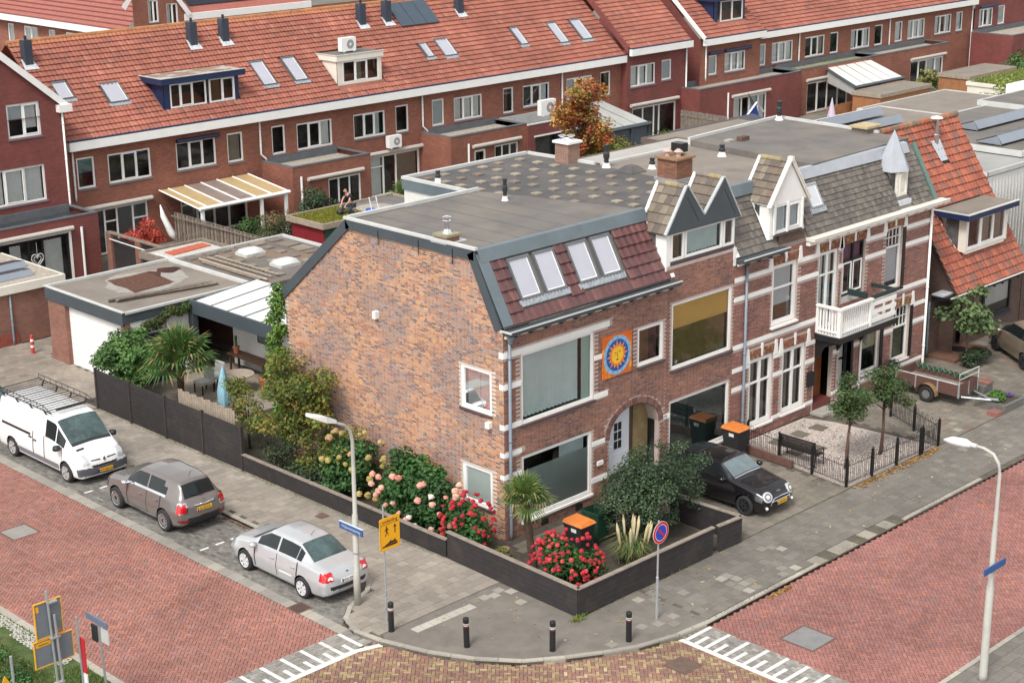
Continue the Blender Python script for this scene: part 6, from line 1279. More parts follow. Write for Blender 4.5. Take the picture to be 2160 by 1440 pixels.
S=[(0,1.88,.66,1.86,.88,1.12,.93,.60,.86,.28),(.08,1.95,.72,1.91,.91,1.14,.95,.62,.90,.24),(.6,1.97,.74,1.93,.91,1.14,.95,.62,.90,.22),(3.3,1.97,.74,1.93,.91,1.14,.95,.62,.90,.22),(3.62,1.93,.72,1.89,.91,1.12,.95,.62,.90,.22),(4.42,1.28,.74,1.24,.88,1.06,.945,.62,.90,.22),(4.6,1.17,.72,1.13,.87,1.0,.94,.62,.90,.22),(4.95,.98,.66,.94,.80,.86,.92,.58,.86,.24),(5.08,.86,.6,.84,.74,.76,.88,.54,.82,.26)]
c=Car(S,(.12,2.6),(.06,4),pt,(.95,4.33),.335);c.hw=.94;finish(c,t)
c.mesh('windscreen',CARGT,t,c.faces(lambda x,y,z,q:3.66<x<4.40 and abs(q)<.97),.006);c.mesh('windscreen_cowl',BLKPL,t,c.faces(lambda x,y,z,q:4.40<=x<4.50 and abs(q)<.93),.005)
for sd in(1,-1):
 c.mesh('side_window',CARG,t,c.faces(lambda x,y,z,q:3.12<x<4.22 and 1.12<sd*q<1.9 and not(3.72<x<3.77)and z<1.78 and not(x<3.28 and z<1.25)),.005)
 c.mesh('headlight',CLRL,t,c.faces(lambda x,y,z,q:x>4.72 and.70<z<.98 and.52<sd*y<.90 and abs(q)<3),.006)
 one('grille',mat('grille_navy',(.02,.03,.07),.4),t,lambda b:[b.add([(5.055-.10*k-abs(0),sd*a,.79+.045*k+.02*0)for a,k in((.12,0),(.46,0.25),(.46,1.6),(.14,1.25))]+[(5.16-.10*k,sd*a,.80+.045*k)for a,k in((.12,0),(.46,0.25),(.46,1.6),(.14,1.25))],[(4,5,6,7),(0,1,5,4),(1,2,6,5),(2,3,7,6),(3,0,4,7)])])
 c.mesh('side_moulding',mat('grey_plastic',(.16,.15,.17),.6),t,c.faces(lambda x,y,z,q:1.35<x<3.9 and.36<z<.50 and sd*q>2.5),.008);c.mesh('slide_rail',BLACK,t,c.faces(lambda x,y,z,q:.35<x<2.2 and 1.10<z<1.13 and sd*q>1.5),.008)
c.mesh('front_bumper',mat('bumper_grey',(.075,.078,.095),.6),t,c.faces(lambda x,y,z,q:x>4.9 and.34<z<.60 and(abs(y)<.75 or x>4.98)),.008);c.mesh('bumper_slot',BLACK,t,c.faces(lambda x,y,z,q:x>5.0 and.60<z<.66 and abs(y)<.45),.008);c.mesh('bonnet_slot',BLKPL,t,c.faces(lambda x,y,z,q:4.62<x<4.69 and-.72<(y)<-.36*-1*-1 and abs(q)<1),.006)
seams(c,t,(2.35,3.05,4.12),.35,1.85);handles(t,[(2.48+.0,.945,.98),(2.2,.94,1.03)],BLKPL);mirror_(t,4.05,.93,1.12,BLKPL,.13)
one('badge',CHROME,t,lambda b:b.prism([(0,-.09),(.06,0),(0,.09),(-.06,0)],lambda u,v,n:Vector((n-.04*(v),u,.80+v)),5.16,5.175));plate(t,5.215,0,.45,'KT-047-N',1)
for x in(.95,4.33):
 for sd in(-1,1):wheel(t,x,sd*.85,.335,.21,mat('steel_hubcap',(.48,.47,.46),.4,metal=.4),sd,'cover',6)
rk=MB();zr=2.10
for sd in(-1,1):
 rk.tube([(-.05,sd*.80,zr),(3.5,sd*.80,zr)],.018,6);rk.tube([(-.05,sd*.80,zr+.16),(3.0,sd*.80,zr+.16),(3.45,sd*.80,zr+.03)],.014,6)
 for k in range(9):rk.tube([(-.05+k*.38,sd*.80,zr),(-.05+k*.38,sd*.80,zr+.16)],.01,4)
 for x in(.3,1.2,2.1,3.0):rk.tube([(x,sd*.70,1.93),(x,sd*.78,zr)],.03,5)
for k in range(17):rk.tube([(-.05+k*.215,-.80,zr),(-.05+k*.215,.80,zr)],.012 if k%3 else.018,5)
rk.box(3.25,-.5,zr-.01,3.33,.5,zr+.03);rk.build('roof_rack',BLACK,t)
place(t,-5.42,18.0,R(-90))
pt=mat('dark_grey_metallic',(.12,.125,.13),.3,metal=.4,coat=1)
t=thing('parked_car','grey car roof partly hidden behind the white van at the left border','car',(0,0,0))
S0=[(0.00,.90,.52,.90,.72,.86,.80,.60,.72,.32),(.12,1.05,.58,1.04,.76,.98,.85,.62,.78,.24),(.55,1.40,.52,1.38,.77,1.0,.86,.64,.80,.22),(1.2,1.50,.54,1.46,.79,.99,.86,.62,.80,.22),(2.2,1.49,.55,1.45,.79,.97,.86,.62,.80,.22),(3.05,1.06,.62,1.03,.79,.94,.855,.6,.80,.22),(3.9,.88,.6,.86,.74,.8,.83,.56,.78,.22),(4.1,.74,.5,.73,.64,.68,.74,.5,.66,.24)]
c=Car(S0,(.1,2.2),(.1,2.4),pt,(.82,3.35),.31);c.hw=.85;finish(c,t);c.mesh('windscreen',CARGT,t,c.faces(lambda x,y,z,q:2.25<x<3.05 and abs(q)<.95),.006);c.mesh('rear_window',CARG,t,c.faces(lambda x,y,z,q:.16<x<.55 and abs(q)<.93),.006)
for sd in(1,-1):c.mesh('side_window',CARG,t,c.faces(lambda x,y,z,q:.8<x<2.85 and 1.12<sd*q<1.88),.005)
for x in(.82,3.35):
 for sd in(-1,1):wheel(t,x,sd*.77,.31,.2,ALU,sd)
place(t,-5.35,23.15,R(-90))
pt=mat('black_car_paint',(.008,.007,.009),.2,spec=.4,coat=.5)
t=thing('parked_car','small black hatchback with round headlights parked on the front drive','car',(0,0,0))
S=[(0,1.0,.50,1.0,.74,.92,.80,.60,.72,.30),(.1,1.22,.54,1.21,.77,.97,.85,.62,.78,.22),(.3,1.36,.56,1.33,.78,.98,.86,.62,.80,.2),(1.0,1.41,.58,1.38,.79,.97,.865,.6,.80,.2),(1.95,1.39,.58,1.36,.79,.95,.865,.6,.80,.2),(2.5,1.03,.66,1.0,.80,.92,.865,.6,.80,.2),(2.7,.97,.68,.95,.80,.88,.865,.6,.80,.2),(3.4,.87,.62,.85,.74,.78,.855,.56,.80,.2),(3.66,.76,.52,.75,.66,.70,.80,.52,.72,.22)]
c=Car(S,(.14,2.2),(.08,3),pt,(.62,3.05),.31);c.hw=.85;finish(c,t)
c.mesh('windscreen',mat('pale_sky_glass',(.12,.16,.17),.05,.25,2,spec=.9,coat=1),t,c.faces(lambda x,y,z,q:2.0<x<2.48 and abs(q)<.96),.006);c.mesh('cowl_trim',CHROME,t,c.faces(lambda x,y,z,q:2.50<=x<2.54 and abs(q)<.97),.007);c.mesh('roof_glass',CARG,t,c.faces(lambda x,y,z,q:(.35<x<1.0 or 1.1<x<1.8)and abs(q)<.7),.006)
for sd in(1,-1):
 c.mesh('side_window',CARG,t,c.faces(lambda x,y,z,q:.45<x<2.3 and 1.1<sd*q<1.88 and not(1.05<x<1.1)),.005)
 dc=(Vector((3.70,sd*.55,.68)),Vector((.85,sd*.28,.45)).normalized());tdisc('headlight',mat('headlight_ring',(.62,.62,.62),.3,metal=.3,coat=.5),t,*dc,.165,.10);tdisc('headlight_lens',mat('lamp_inner',(.16,.17,.18),.15,.3,20,coat=1),t,dc[0]+dc[1]*.012,dc[1],.125,.10);tdisc('headlight_core',mat('lamp_bright',(.7,.7,.68),.3),t,dc[0]+dc[1]*.024,dc[1],.06,.10);one('fog_light',WHITE,t,lambda b:b.lathe([(.03,-.04),(.05,0),(.03,.04)],(3.74,sd*.62,.34),8))
one('grille_trim',CHROME,t,lambda b:b.tube([(3.74,-.44,.38),(3.79,-.45,.50),(3.785,-.34,.60),(3.80,0,.63),(3.785,.34,.60),(3.79,.45,.50),(3.74,.44,.38)],.017,6));one('grille_bar',CHROME,t,lambda b:b.tube([(3.80,-.42,.52),(3.825,0,.535),(3.80,.42,.52)],.014,6));c.mesh('grille',BLKPL,t,c.faces(lambda x,y,z,q:x>3.6 and.3<z<.62 and abs(y)<.45),.004)
plate(t,3.83,0,.44,'S-RR-47-H',1);one('badge',CHROME,t,lambda b:b.box(3.66,-.07,.735,3.70,.07,.765));one('bonnet_scoop',BLKPL,t,lambda b:b.box(3.28,-.2,.865,3.36,.2,.895));mirror_(t,2.25,.84,.98,pt)
for x in(.62,3.05):
 for sd in(-1,1):wheel(t,x,sd*.77,.31,.2,BLKPL,sd)
t.location=(7.2,-.78,0);t.rotation_euler=(0,0,R(-90))
pt=mat('champagne_metallic',(.30,.245,.18),.3,metal=.5,coat=1)
t=thing('parked_car','champagne coloured hatchback with a red tail light cut by the right border','car',(0,0,0))
c=Car([(a,b_*1.03,*r_)for a,b_,*r_ in S0],(.1,2.2),(.08,2.6),pt,(.75,3.2),.31);c.hw=.85;finish(c,t)
c.mesh('rear_window',CARG,t,c.faces(lambda x,y,z,q:.16<x<.55 and abs(q)<.93),.006)
for sd in(1,-1):
 c.mesh('side_window',CARG,t,c.faces(lambda x,y,z,q:.6<x<2.85 and 1.12<sd*q<1.88),.005);c.mesh('tail_light',REDL,t,c.faces(lambda x,y,z,q:x<.22 and.62<z<.98 and.62<sd*y),.012)
mirror_(t,2.7,.84,1.0,pt)
for x in(.75,3.2):
 for sd in(-1,1):wheel(t,x,sd*.77,.31,.2,BLKPL,sd)
t.location=(24.95,-4.0,0);t.rotation_euler=(0,0,R(54))
t=thing('box_trailer','brown open box trailer with green netting parked before the banded house','trailer',(19.9,-2.2,0));TB=mat('trailer_brown',(.105,.05,.042),.6,.15,3)
zz0,zz1,xa,xb,ya,yb=.42,.86,19.2,20.5,-3.45,-.85
for nm,q in(('side_board',(xa,ya,xa+.03,yb)),('side_board',(xb-.03,ya,xb,yb)),('front_board',(xa+.03,ya,xb-.03,ya+.03)),('tail_board',(xa+.03,yb-.03,xb-.03,yb))):one(nm,TB,t,lambda s:s.box(q[0],q[1],zz0,q[2],q[3],zz1))
one('load_floor',mat('trailer_floor',(.20,.17,.14),.8,.3,4),t,lambda s:s.box(xa+.03,ya+.03,zz0+.05,xb-.03,yb-.03,zz0+.1));one('white_sheet',GREYW,t,lambda s:s.add([(19.4,-3.2,.56),(19.9,-3.1,.62),(20.1,-1.6,.55),(19.35,-1.3,.66)],[(0,1,2,3)]));one('board_edge',GREYW,t,lambda s:s.box(xa-.01,ya+.1,zz1,xa+.05,yb-.1,zz1+.02))
one('corner_post',GALV,t,lambda s:[s.box(xa-.02,y-.02,zz0-.05,xa,y+.03,zz1)for y in(ya,-2.6,-1.7,yb-.03)]+[s.box(x,ya-.02,zz0-.05,x+.04,ya-.001,zz1)for x in(xa,19.85,xb-.04)]);one('headboard_rail',GREYW,t,lambda s:[s.tube([(xa,ya,zz1),(xa,ya,zz1+.4),(xb,ya,zz1+.4),(xb,ya,zz1)],.02),s.tube([(xa,ya,zz1+.2),(xb,ya,zz1+.2)],.015)])
r=random.Random(3);one('green_net',mat('green_net',(.02,.18,.10),.8,.3,5),t,lambda s:[s.tube([(20.42,yb-.1-k*.22,zz1+.02),(20.42,yb-.2-k*.22,zz1-.1-r.random()*.15),(20.42,yb-.32-k*.22,zz1+.01)],.025,5)for k in range(10)])
for sd,x in((-1,xa-.12),(1,xb+.12)):
 wv=MB();n=24;v=[];f=[]
 for rr,yy in[(.4,-.08),(.9,-.08),(1,-.03),(1,.05),(.9,.08),(.62,.08),(.55,.03),(.15,.05)]:
  for q in range(n):a=2*math.pi*q/n;v.append((x+sd*yy,-2.25+rr*.3*math.cos(a),.3+rr*.3*math.sin(a)))
 for i in range(7):
  for q in range(n):f.append((i*n+q,i*n+(q+1)%n,(i+1)*n+(q+1)%n,(i+1)*n+q))
 wo=wv.add(v,f,0).build('wheel',RUBBER,t,smooth=True);one('rim',mat('grey_rim',(.2,.2,.21),.5,metal=.4),wo,lambda s:s.add([(x+sd*.06,-2.25+.16*math.cos(a),.3+.16*math.sin(a))for a in[q*math.pi/8 for q in range(16)]],[tuple(range(16))]))
 one('mudguard',mat('mustard_guard',(.22,.14,.06),.6),t,lambda s:s.add([(x+o_,-2.25+.4*math.cos(a),.3+.4*math.sin(a))for a in[q*math.pi/8 for q in range(9)]for o_ in(-.12,.12)],[(2*q,2*q+2,2*q+3,2*q+1)for q in range(8)]))
one('drawbar',GALV,t,lambda s:[s.tube([(19.4,ya,.38),(19.85,-4.4,.38)],.035),s.tube([(20.3,ya,.38),(19.85,-4.4,.38)],.035),s.tube([(19.85,-4.3,.40),(19.85,-4.65,.44)],.05)])
def bollard(label,x,y,lean=0):
 t=thing('bollard',label,'bollard',(x,y,0));b=MB();b.tube([(x,y,0),(x+lean,y,.80)],.078,14);b.lathe([(.078,0),(.07,.02),(.03,.04)],(x+lean,y,.80),14);b.build('post',BLACK,t,smooth=False)
 for z,M in((.58,mat('red_reflector',(.3,.02,.02),.4)),(.66,WHITE),(.62,WHITE)):
  one('reflector_band',M,t,lambda s:s.lathe([(.0795,0),(.0795,.018)],(x+lean*z/.8,y,z),14))
bollard('black bollard standing right before the yellow sign pole',-6.04,-1.86);bollard('black bollard second from the left round the corner',-5.27,-3.91,-.02);bollard('black bollard third from the left nearest the wall corner',-3.90,-5.63,.01);bollard('black bollard rightmost, near the no parking sign',-2.16,-6.68)
t=thing('striped_bollard','small red and white bollard beside the brick garage','bollard',(-.2,26.5,0));one('post',mat('bollard_red',(.5,.04,.03),.5),t,lambda s:s.lathe([(.07,0),(.07,.74),(.03,.77)],(-.2,26.5,0),10));[one('white_band',WHITE,t,lambda s:s.lathe([(.072,0),(.072,.1)],(-.2,26.5,z),10))for z in(.25,.5)]
t=thing('street_lamp','pale street lamp with blue street name plate between silver car and yellow sign','street lamp',(-5.63,-.01,0))
one('post',LAMPP,t,lambda s:s.tube([(-5.63,-.01,0),(-5.63,-.01,1.0),(-5.62,-.01,1.02),(-5.61,-.01,2.6),(-5.6,-.01,2.62),(-5.59,-.01,4.7),(-5.66,-.01,5.0),(-5.85,-.01,5.2),(-6.15,-.01,5.35)],[.10,.095,.085,.08,.062,.05,.045,.04,.035],12),smooth=True)
one('lamp_head',WHITE,t,lambda s:s.add([(-6.12,-.06,5.32),(-6.12,.06,5.32),(-6.12,.06,5.42),(-6.12,-.06,5.42),(-6.5,-.13,5.45),(-6.5,.13,5.45),(-6.5,.13,5.62),(-6.5,-.13,5.62),(-7.0,-.10,5.72),(-7.0,.10,5.72),(-7.0,.08,5.82),(-7.0,-.08,5.82)],[(0,1,5,4),(1,2,6,5),(2,3,7,6),(3,0,4,7),(4,5,9,8),(5,6,10,9),(6,7,11,10),(7,4,8,11),(8,9,10,11),(0,3,2,1)]))
BLUE=mat('street_sign_blue',(.03,.09,.26),.5,.1,5);sg=one('street_name_plate',BLUE,t,lambda s:s.box(-5.74,-.45,2.12,-5.71,.50,2.32));one('plate_top',mat('pale_edge',(.5,.6,.7),.5),sg,lambda s:s.box(-5.75,-.46,2.321,-5.70,.51,2.335));text('street_name','Wijkerstraatweg',.12,GREYW,sg,tframe((-5.745,.02,2.22),(0,-1,0),(0,0,1)),sx=.95)
one('clamp',GALV,t,lambda s:[s.lathe([(.09,0),(.09,.04)],(-5.61,-.01,2.05),10),s.lathe([(.1,0),(.1,.04)],(-5.62,-.01,1.5),10)])
t=thing('street_lamp','tall pale street lamp with a blue plate at the right foreground','street lamp',(2.33,-14.24,0))
one('post',mat('light_lamp_paint',(.42,.41,.37),.5,.12,3),t,lambda s:s.tube([(2.33,-14.24,0),(2.33,-14.24,.15),(2.33,-14.24,2.5),(2.33,-14.24,2.6),(2.33,-14.24,4.0),(2.33,-14.24,4.05),(2.33,-14.24,5.4),(2.33,-14.2,5.65),(2.33,-14.05,5.84),(2.33,-13.8,5.92),(2.33,-13.4,5.93)],[.12,.10,.095,.07,.065,.055,.045,.042,.04,.038,.035],12),smooth=True)
one('lamp_collar',GREYW,t,lambda s:s.tube([(2.33,-13.6,5.92),(2.33,-13.4,5.92)],.06,10));one('lamp_head',WHITE,t,lambda s:s.tube([(2.33,-13.45,5.92),(2.33,-13.3,5.92),(2.33,-12.95,5.90),(2.33,-12.72,5.86)],[.06,.11,.10,.03],10),smooth=True)
sg=one('street_name_plate',BLUE,t,lambda s:s.box(2.25-.46,-14.36,2.97,2.25+.52,-14.33,3.14));one('clamp',GALV,t,lambda s:[s.lathe([(.1,0),(.1,.04)],(2.33,-14.24,2.9),10)])
t=thing('detour_sign','yellow detour sign with walking figure and arrow on a thin pole','road sign',(-5.75,-1.38,0));one('pole',GALV,t,lambda s:s.tube([(-5.75,-1.34,0),(-5.75,-1.34,3.29)],.024,8));one('clamp',GALV,t,lambda s:[s.box(-5.80,-1.36,z,-5.70,-1.31,z+.04)for z in(.35,.75,2.2,2.8)])
brd=one('sign_board',YELL,t,lambda s:s.prism([(-5.93,2.08),(-5.90,2.05),(-5.28,2.05),(-5.25,2.08),(-5.25,2.92),(-5.28,2.95),(-5.90,2.95),(-5.93,2.92)],FY(-1.38),0,.02));BRN=mat('sign_dark_ink',(.03,.008,.004),.6);F=FY(-1.402)
text('sign_text','omleiding',.135,BRN,brd,tframe((-5.59,-1.403,2.85),(1,0,0),(0,0,1)))
one('sign_line',BRN,brd,lambda s:[s.fbox(F,-5.91,-5.27,2.765,2.775,0,.002),s.fbox(F,-5.91,-5.905,2.08,2.92,0,.002)])
one('arrow',BRN,brd,lambda s:s.prism([(-5.43,2.46),(-5.40,2.46),(-5.40,2.64),(-5.355,2.62),(-5.415,2.72),(-5.475,2.62),(-5.43,2.64)],F,0,.002))
one('walking_figure',BRN,brd,lambda s:[s.prism([(-5.70+.02*math.cos(a),2.70+.022*math.sin(a))for a in[k*math.pi/4 for k in range(8)]],F,0,.002),s.prism([(-5.72,2.67),(-5.68,2.67),(-5.675,2.57),(-5.72,2.57)],F,0,.002),s.prism([(-5.715,2.57),(-5.69,2.57),(-5.735,2.44),(-5.76,2.44)],F,0,.002),s.prism([(-5.70,2.57),(-5.675,2.57),(-5.63,2.46),(-5.65,2.45)],F,0,.002),s.prism([(-5.72,2.67),(-5.72,2.64),(-5.76,2.58),(-5.77,2.60)],F,0,.002),s.prism([(-5.68,2.67),(-5.68,2.64),(-5.635,2.59),(-5.63,2.61)],F,0,.002)])
one('ferry_symbol',BRN,brd,lambda s:[s.prism([(-5.84,2.14),(-5.36,2.14),(-5.33,2.21),(-5.88,2.17)],F,0,.002),s.prism([(-5.80,2.18),(-5.37,2.22),(-5.40,2.27),(-5.62,2.26),(-5.66,2.23)],F,0,.002),s.prism([(-5.60,2.265),(-5.57,2.265),(-5.545,2.31),(-5.57,2.31)],F,0,.002),s.prism([(-5.46,2.27),(-5.43,2.27),(-5.42,2.30),(-5.44,2.30)],F,0,.002)])
t=thing('no_parking_sign','round blue and red no parking sign on a grey pole by the garden wall','road sign',(-.72,-6.41,0));one('pole',GALV,t,lambda s:s.tube([(-.70,-6.38,0),(-.70,-6.38,1.2),(-.70,-6.38,1.22),(-.68,-6.38,2.80)],[.04,.038,.026,.026],8))
def disc(par,nm,M,r0,n0,n1,cx=-.64,cz=2.46,Y=-6.41,r1=None,k=28):
 F=FY(Y);return one(nm,M,par,lambda s:s.prism([(cx+r0*math.cos(2*math.pi*q/k),cz+r0*math.sin(2*math.pi*q/k))for q in range(k)],F,n0,n1))
dd=disc(t,'sign_disc',GREYW,.31,0,.012);disc(dd,'red_ring',mat('sign_red',(.55,.01,.02),.4),.295,.012,.014);disc(dd,'blue_field',mat('sign_blue',(.01,.06,.42),.4),.215,.014,.016);one('slash',MATS['sign_red'],dd,lambda s:s.prism([(-.64-.17,2.46+.13),(-.64-.13,2.46+.17),(-.64+.17,2.46-.13),(-.64+.13,2.46-.17)],FY(-6.41),.016,.018))
one('ring_inner',WHITE,dd,lambda s:[s.add([FY(-6.41)(-.64+r_*math.cos(2*math.pi*q/28),2.46+r_*math.sin(2*math.pi*q/28),.0165)for r_ in(.215,.228)for q in range(28)],[(q,(q+1)%28,28+(q+1)%28,28+q)for q in range(28)])])
t=thing('temporary_sign','back of grey temporary traffic signs with yellow edges on twin poles, lower left','road sign',(-14.66,0,0));GB=mat('sign_back_grey',(.15,.165,.185),.6,.08,4)
one('pole',GALV,t,lambda s:s.tube([(-14.62,-.05,-.1),(-14.72,-.05,3.57)],.03,8));one('pole',GALV,t,lambda s:s.tube([(-14.50,-.09,-.1),(-14.60,-.09,2.95)],.032,8));one('clamp',GALV,t,lambda s:[s.box(-14.74,-.12,z,-14.5,-.02,z+.04)for z in(1.2,2.36,3.25)])
for(a,c_,d,e,dz)in((-15.03,-14.37,2.42,3.28,0),(-15.12,-14.15,1.72,2.36,0)):
 bb=one('sign_board',GB,t,lambda s:s.fbox(FY(0),a,c_,d,e,-.02,0));one('sign_edge',YELL,bb,lambda s:[s.fbox(FY(0),a-.02,a,d-.02,e+.02,-.03,.012),s.fbox(FY(0),c_,c_+.02,d-.02,e+.02,-.03,.012),s.fbox(FY(0),a,c_,e,e+.02,-.03,.012),s.fbox(FY(0),a,c_,d-.02,d,-.03,.012)])
one('sticker',YELL,t,lambda s:[s.fbox(FY(0),-15.09,-14.70,2.22,2.33,0,.004),s.fbox(FY(0),-15.0,-14.93,3.08,3.22,0,.004)]);one('sticker',mat('sticker_red',(.6,.12,.04),.5),t,lambda s:s.fbox(FY(0),-14.53,-14.42,2.45,2.52,0,.004))
text('sticker_text','heijmans',.075,BRN,t,tframe((-14.895,-.006,2.275),(1,0,0),(0,0,1)))
t=thing('street_name_sign','grey pole with a name plate and a pale square panel by the lower left kerb','road sign',(-13.4,0,0));one('pole',GALV,t,lambda s:s.tube([(-13.36,0,-.1),(-13.46,0,2.5)],.03,8))
one('name_plate',mat('dim_blue',(.12,.15,.22),.5),t,lambda s:s.box(-13.52,-.48,2.30,-13.49,.42,2.45));one('square_panel',GREYW,t,lambda s:s.box(-13.42,-.34,1.8,-13.39,.0,2.15));one('black_panel',BLKPL,t,lambda s:s.box(-13.52,.0,1.80,-13.48,.22,2.22))
t=thing('leaning_sign_board','folded red and white road barrier board on a galvanised post, lower left','road sign',(-13.98,0,0));one('pole',GALV,t,lambda s:s.tube([(-13.96,0,-.1),(-14.0,0,2.64)],.03,8));one('board',mat('barrier_red',(.5,.02,.03),.5),t,lambda s:s.box(-13.96,-.16,1.2,-13.93,.02,2.1));one('board_lower',WHITE,t,lambda s:s.box(-13.96,-.16,.5,-13.93,.0,1.19))
t=thing('yellow_work_sign','corner of a yellow triangular work sign at the bottom left border','road sign',(-15.8,0,0));one('pole',GALV,t,lambda s:s.tube([(-15.7,0,-.1),(-15.72,0,2.28)],.035,8));one('sign_board',YELL,t,lambda s:s.prism([(-16.3,1.15),(-15.6,1.25),(-15.95,1.9)],FY(-.06),0,.02));one('symbol',BLACK,t,lambda s:s.prism([(-16.05,1.35),(-15.8,1.38),(-15.94,1.65)],FY(-.081),0,.002))
def bin_(label,x,y,body,lid,open_=False,rz=0,text_=True):
 t=thing('wheelie_bin',label,'bin',(x,y,0));b=MB();v=[(x-.22,y-.26,.06),(x+.22,y-.26,.06),(x+.22,y+.26,.06),(x-.22,y+.26,.06),(x-.29,y-.34,.98),(x+.29,y-.34,.98),(x+.29,y+.34,.98),(x-.29,y+.34,.98)]
 b.add(v,[(0,3,2,1),(0,1,5,4),(1,2,6,5),(2,3,7,6),(3,0,4,7)]+([]if open_ else[(4,5,6,7)]));b.box(x-.31,y-.36,.93,x-.29,y+.36,1.0);b.box(x+.29,y-.36,.93,x+.31,y+.36,1.0);b.box(x-.29,y-.36,.93,x+.29,y-.34,1.0);b.build('bin_body',body,t)
 if not open_:MB().add([(x-.32,y-.38,1.0),(x+.32,y-.38,1.0),(x+.32,y+.38,1.0),(x-.32,y+.38,1.0),(x-.27,y-.32,1.08),(x+.27,y-.32,1.08),(x+.27,y+.34,1.10),(x-.27,y+.34,1.10)],[(0,1,5,4),(1,2,6,5),(2,3,7,6),(3,0,4,7),(4,5,6,7)]).build('bin_lid',lid,t);one('label_sticker',WHITE,t,lambda s:s.box(x-.33 if 0 else x-.275,y-.12,.72,x-.262,y+.08,.86)if 0 else s.add([(x-.285,y-.15,.78),(x-.285,y+.05,.78),(x-.297,y+.05,.9),(x-.297,y-.15,.9)],[(0,1,2,3)]))
 else:MB().add([(x+.30,y-.34,.98),(x+.30,y+.34,.98),(x+.55,y+.30,.42),(x+.55,y-.30,.42),(x+.36,y-.34,.98),(x+.36,y+.34,.98),(x+.60,y+.30,.42),(x+.60,y-.30,.42)],[(0,1,2,3),(4,5,6,7),(0,4,7,3),(1,5,6,2),(3,2,6,7)]).build('bin_lid',lid,t)
 one('wheel',RUBBER,t,lambda s:[s.tube([(x+.2,y-.3,.1),(x+.2,y-.22,.1)],.1,12)]);one('wheel',RUBBER,t,lambda s:[s.tube([(x+.2,y+.22,.1),(x+.2,y+.3,.1)],.1,12)])
bin_('black wheelie bin with a closed orange lid in the corner front garden',.85,-2.15,BLKPL,ORL);bin_('dark green wheelie bin with its lid hanging open in the front garden',1.9,-1.85,GRN,GRN,True);bin_('black wheelie bin with an orange lid by the drive and the iron fence',10.05,-.62,BLKPL,ORL)
t=thing('sun_painting','square orange and blue painted sun panel hanging between the upper windows','painting',(4.8,-.02,4.63))
cx,cz,a_=4.80,4.63,.66;F=FY(-.02)
def pd(nm,col,r,n,k=36,e=1.0):return one(nm,mat(nm,col,.5,.12,6),pb,lambda s:s.add([F(cx+r*math.cos(2*math.pi*q/k),cz+e*r*math.sin(2*math.pi*q/k),n)for q in range(k)],[tuple(range(k))]))
pb=one('panel',mat('painted_orange',(.62,.12,.01),.5,.2,2,dirt=((.75,.38,.05),2.2,.5,.65)),t,lambda s:s.fbox(F,cx-a_,cx+a_,cz-a_,cz+a_,0,.03))
pd('painted_pale_blue',(.22,.42,.62),.62,.032);pd('painted_deep_blue',(.01,.08,.30),.50,.034)
b=MB();r=random.Random(2)
for k in range(16):
 a=2*math.pi*k/16+.05;L_=.50 if k%2==0 else.42;w_=.085 if k%2==0 else.06
 b.add([F(cx+.29*math.cos(a-.2),cz+.29*math.sin(a-.2),.036),F(cx+L_*math.cos(a),cz+L_*math.sin(a),.036),F(cx+.29*math.cos(a+.2),cz+.29*math.sin(a+.2),.036)],[(0,1,2)],0,(.78,.36,.10)if k%2 else(.72,.20,.05))
b.build('sun_ray',PAINTA,pb)
pd('painted_sun_rim',(.72,.19,.01),.33,.038);pd('painted_sun_face',(.78,.45,.03),.27,.040)
one('face_feature',mat('face_ink',(.25,.13,.01),.6),pb,lambda s:[s.fbox(F,cx-.015,cx+.015,cz-.07,cz+.08,.041,.043),s.fbox(F,cx-.14,cx-.05,cz+.07,cz+.10,.041,.043),s.fbox(F,cx+.05,cx+.14,cz+.09,cz+.12,.041,.043)]);one('face_mouth',mat('mouth_red',(.12,.01,.01),.6),pb,lambda s:s.prism([(cx-.08,cz-.14),(cx-.02,cz-.115),(cx+.07,cz-.12),(cx,cz-.17)],F,.041,.043))
b=MB()
for k in range(16):a=2*math.pi*k/16;b.add([F(cx+q*math.cos(a+d),cz+q*math.sin(a+d),.0335)for q,d in((.51,-.012),(.61,-.012),(.61,.012),(.51,.012))],[(0,1,2,3)])
b.build('ring_tick',mat('tick_blue',(.02,.1,.2),.6),pb)
yg=prism_poly('garden_ground',[(-1.9,-4.75),(4.5,-4.75),(4.5,0),(0,0),(0,10.1),(5.5,10.1),(5.5,20),(-1.9,20)],-.05,.012,SOIL)
prism_poly('yard_paving',[(5.5,10.5),(60,10.5),(110,38),(5.5,38)],-.05,-.01,mat('yard_paving_mix',(.19,.17,.145),.95,.25,.8,dirt=((.09,.11,.04),.25,.52,.62)))
def yard_tiles(nm,x0,x1,y0,y1,pal,z=.03,s=.3):
 o=prism_poly(nm,[(x0,y0),(x1,y0),(x1,y1),(x0,y1)],z-.04,z-.012,JOINT);tilegrid(o,lambda x,y:x<x1-.1 and y<y1-.1,x0,x1,y0,y1,z,pal,s=s,t=s,seed=25,nind=90);return o
yard_tiles('garden_path',-.1,4.4,-1.9,-.35,[(2,(.17,.14,.11)),(1,(.14,.12,.09))])
b=MB();b.box(-1.2,-1.95,.02,4.4,-1.85,.12);b.build('garden_edging',WOODG)['kind']='structure'
ga=thing('white_garage','flat roofed garage with white roller door, brick pier and dark grey fascia','garage',(0,22,0))
one('brick_pier',BR_GAR,ga,lambda s:s.box(.02,24.1,0,.6,25.35,2.5));gd=one('garage_door',WHITE,ga,lambda s:s.box(.2,20.15,0,.28,24.1,2.4))
for k in range(8):one('door_rib',GREYW,gd,lambda s:s.box(.195,20.15,.28+k*.28,.2,24.1,.295+k*.28))
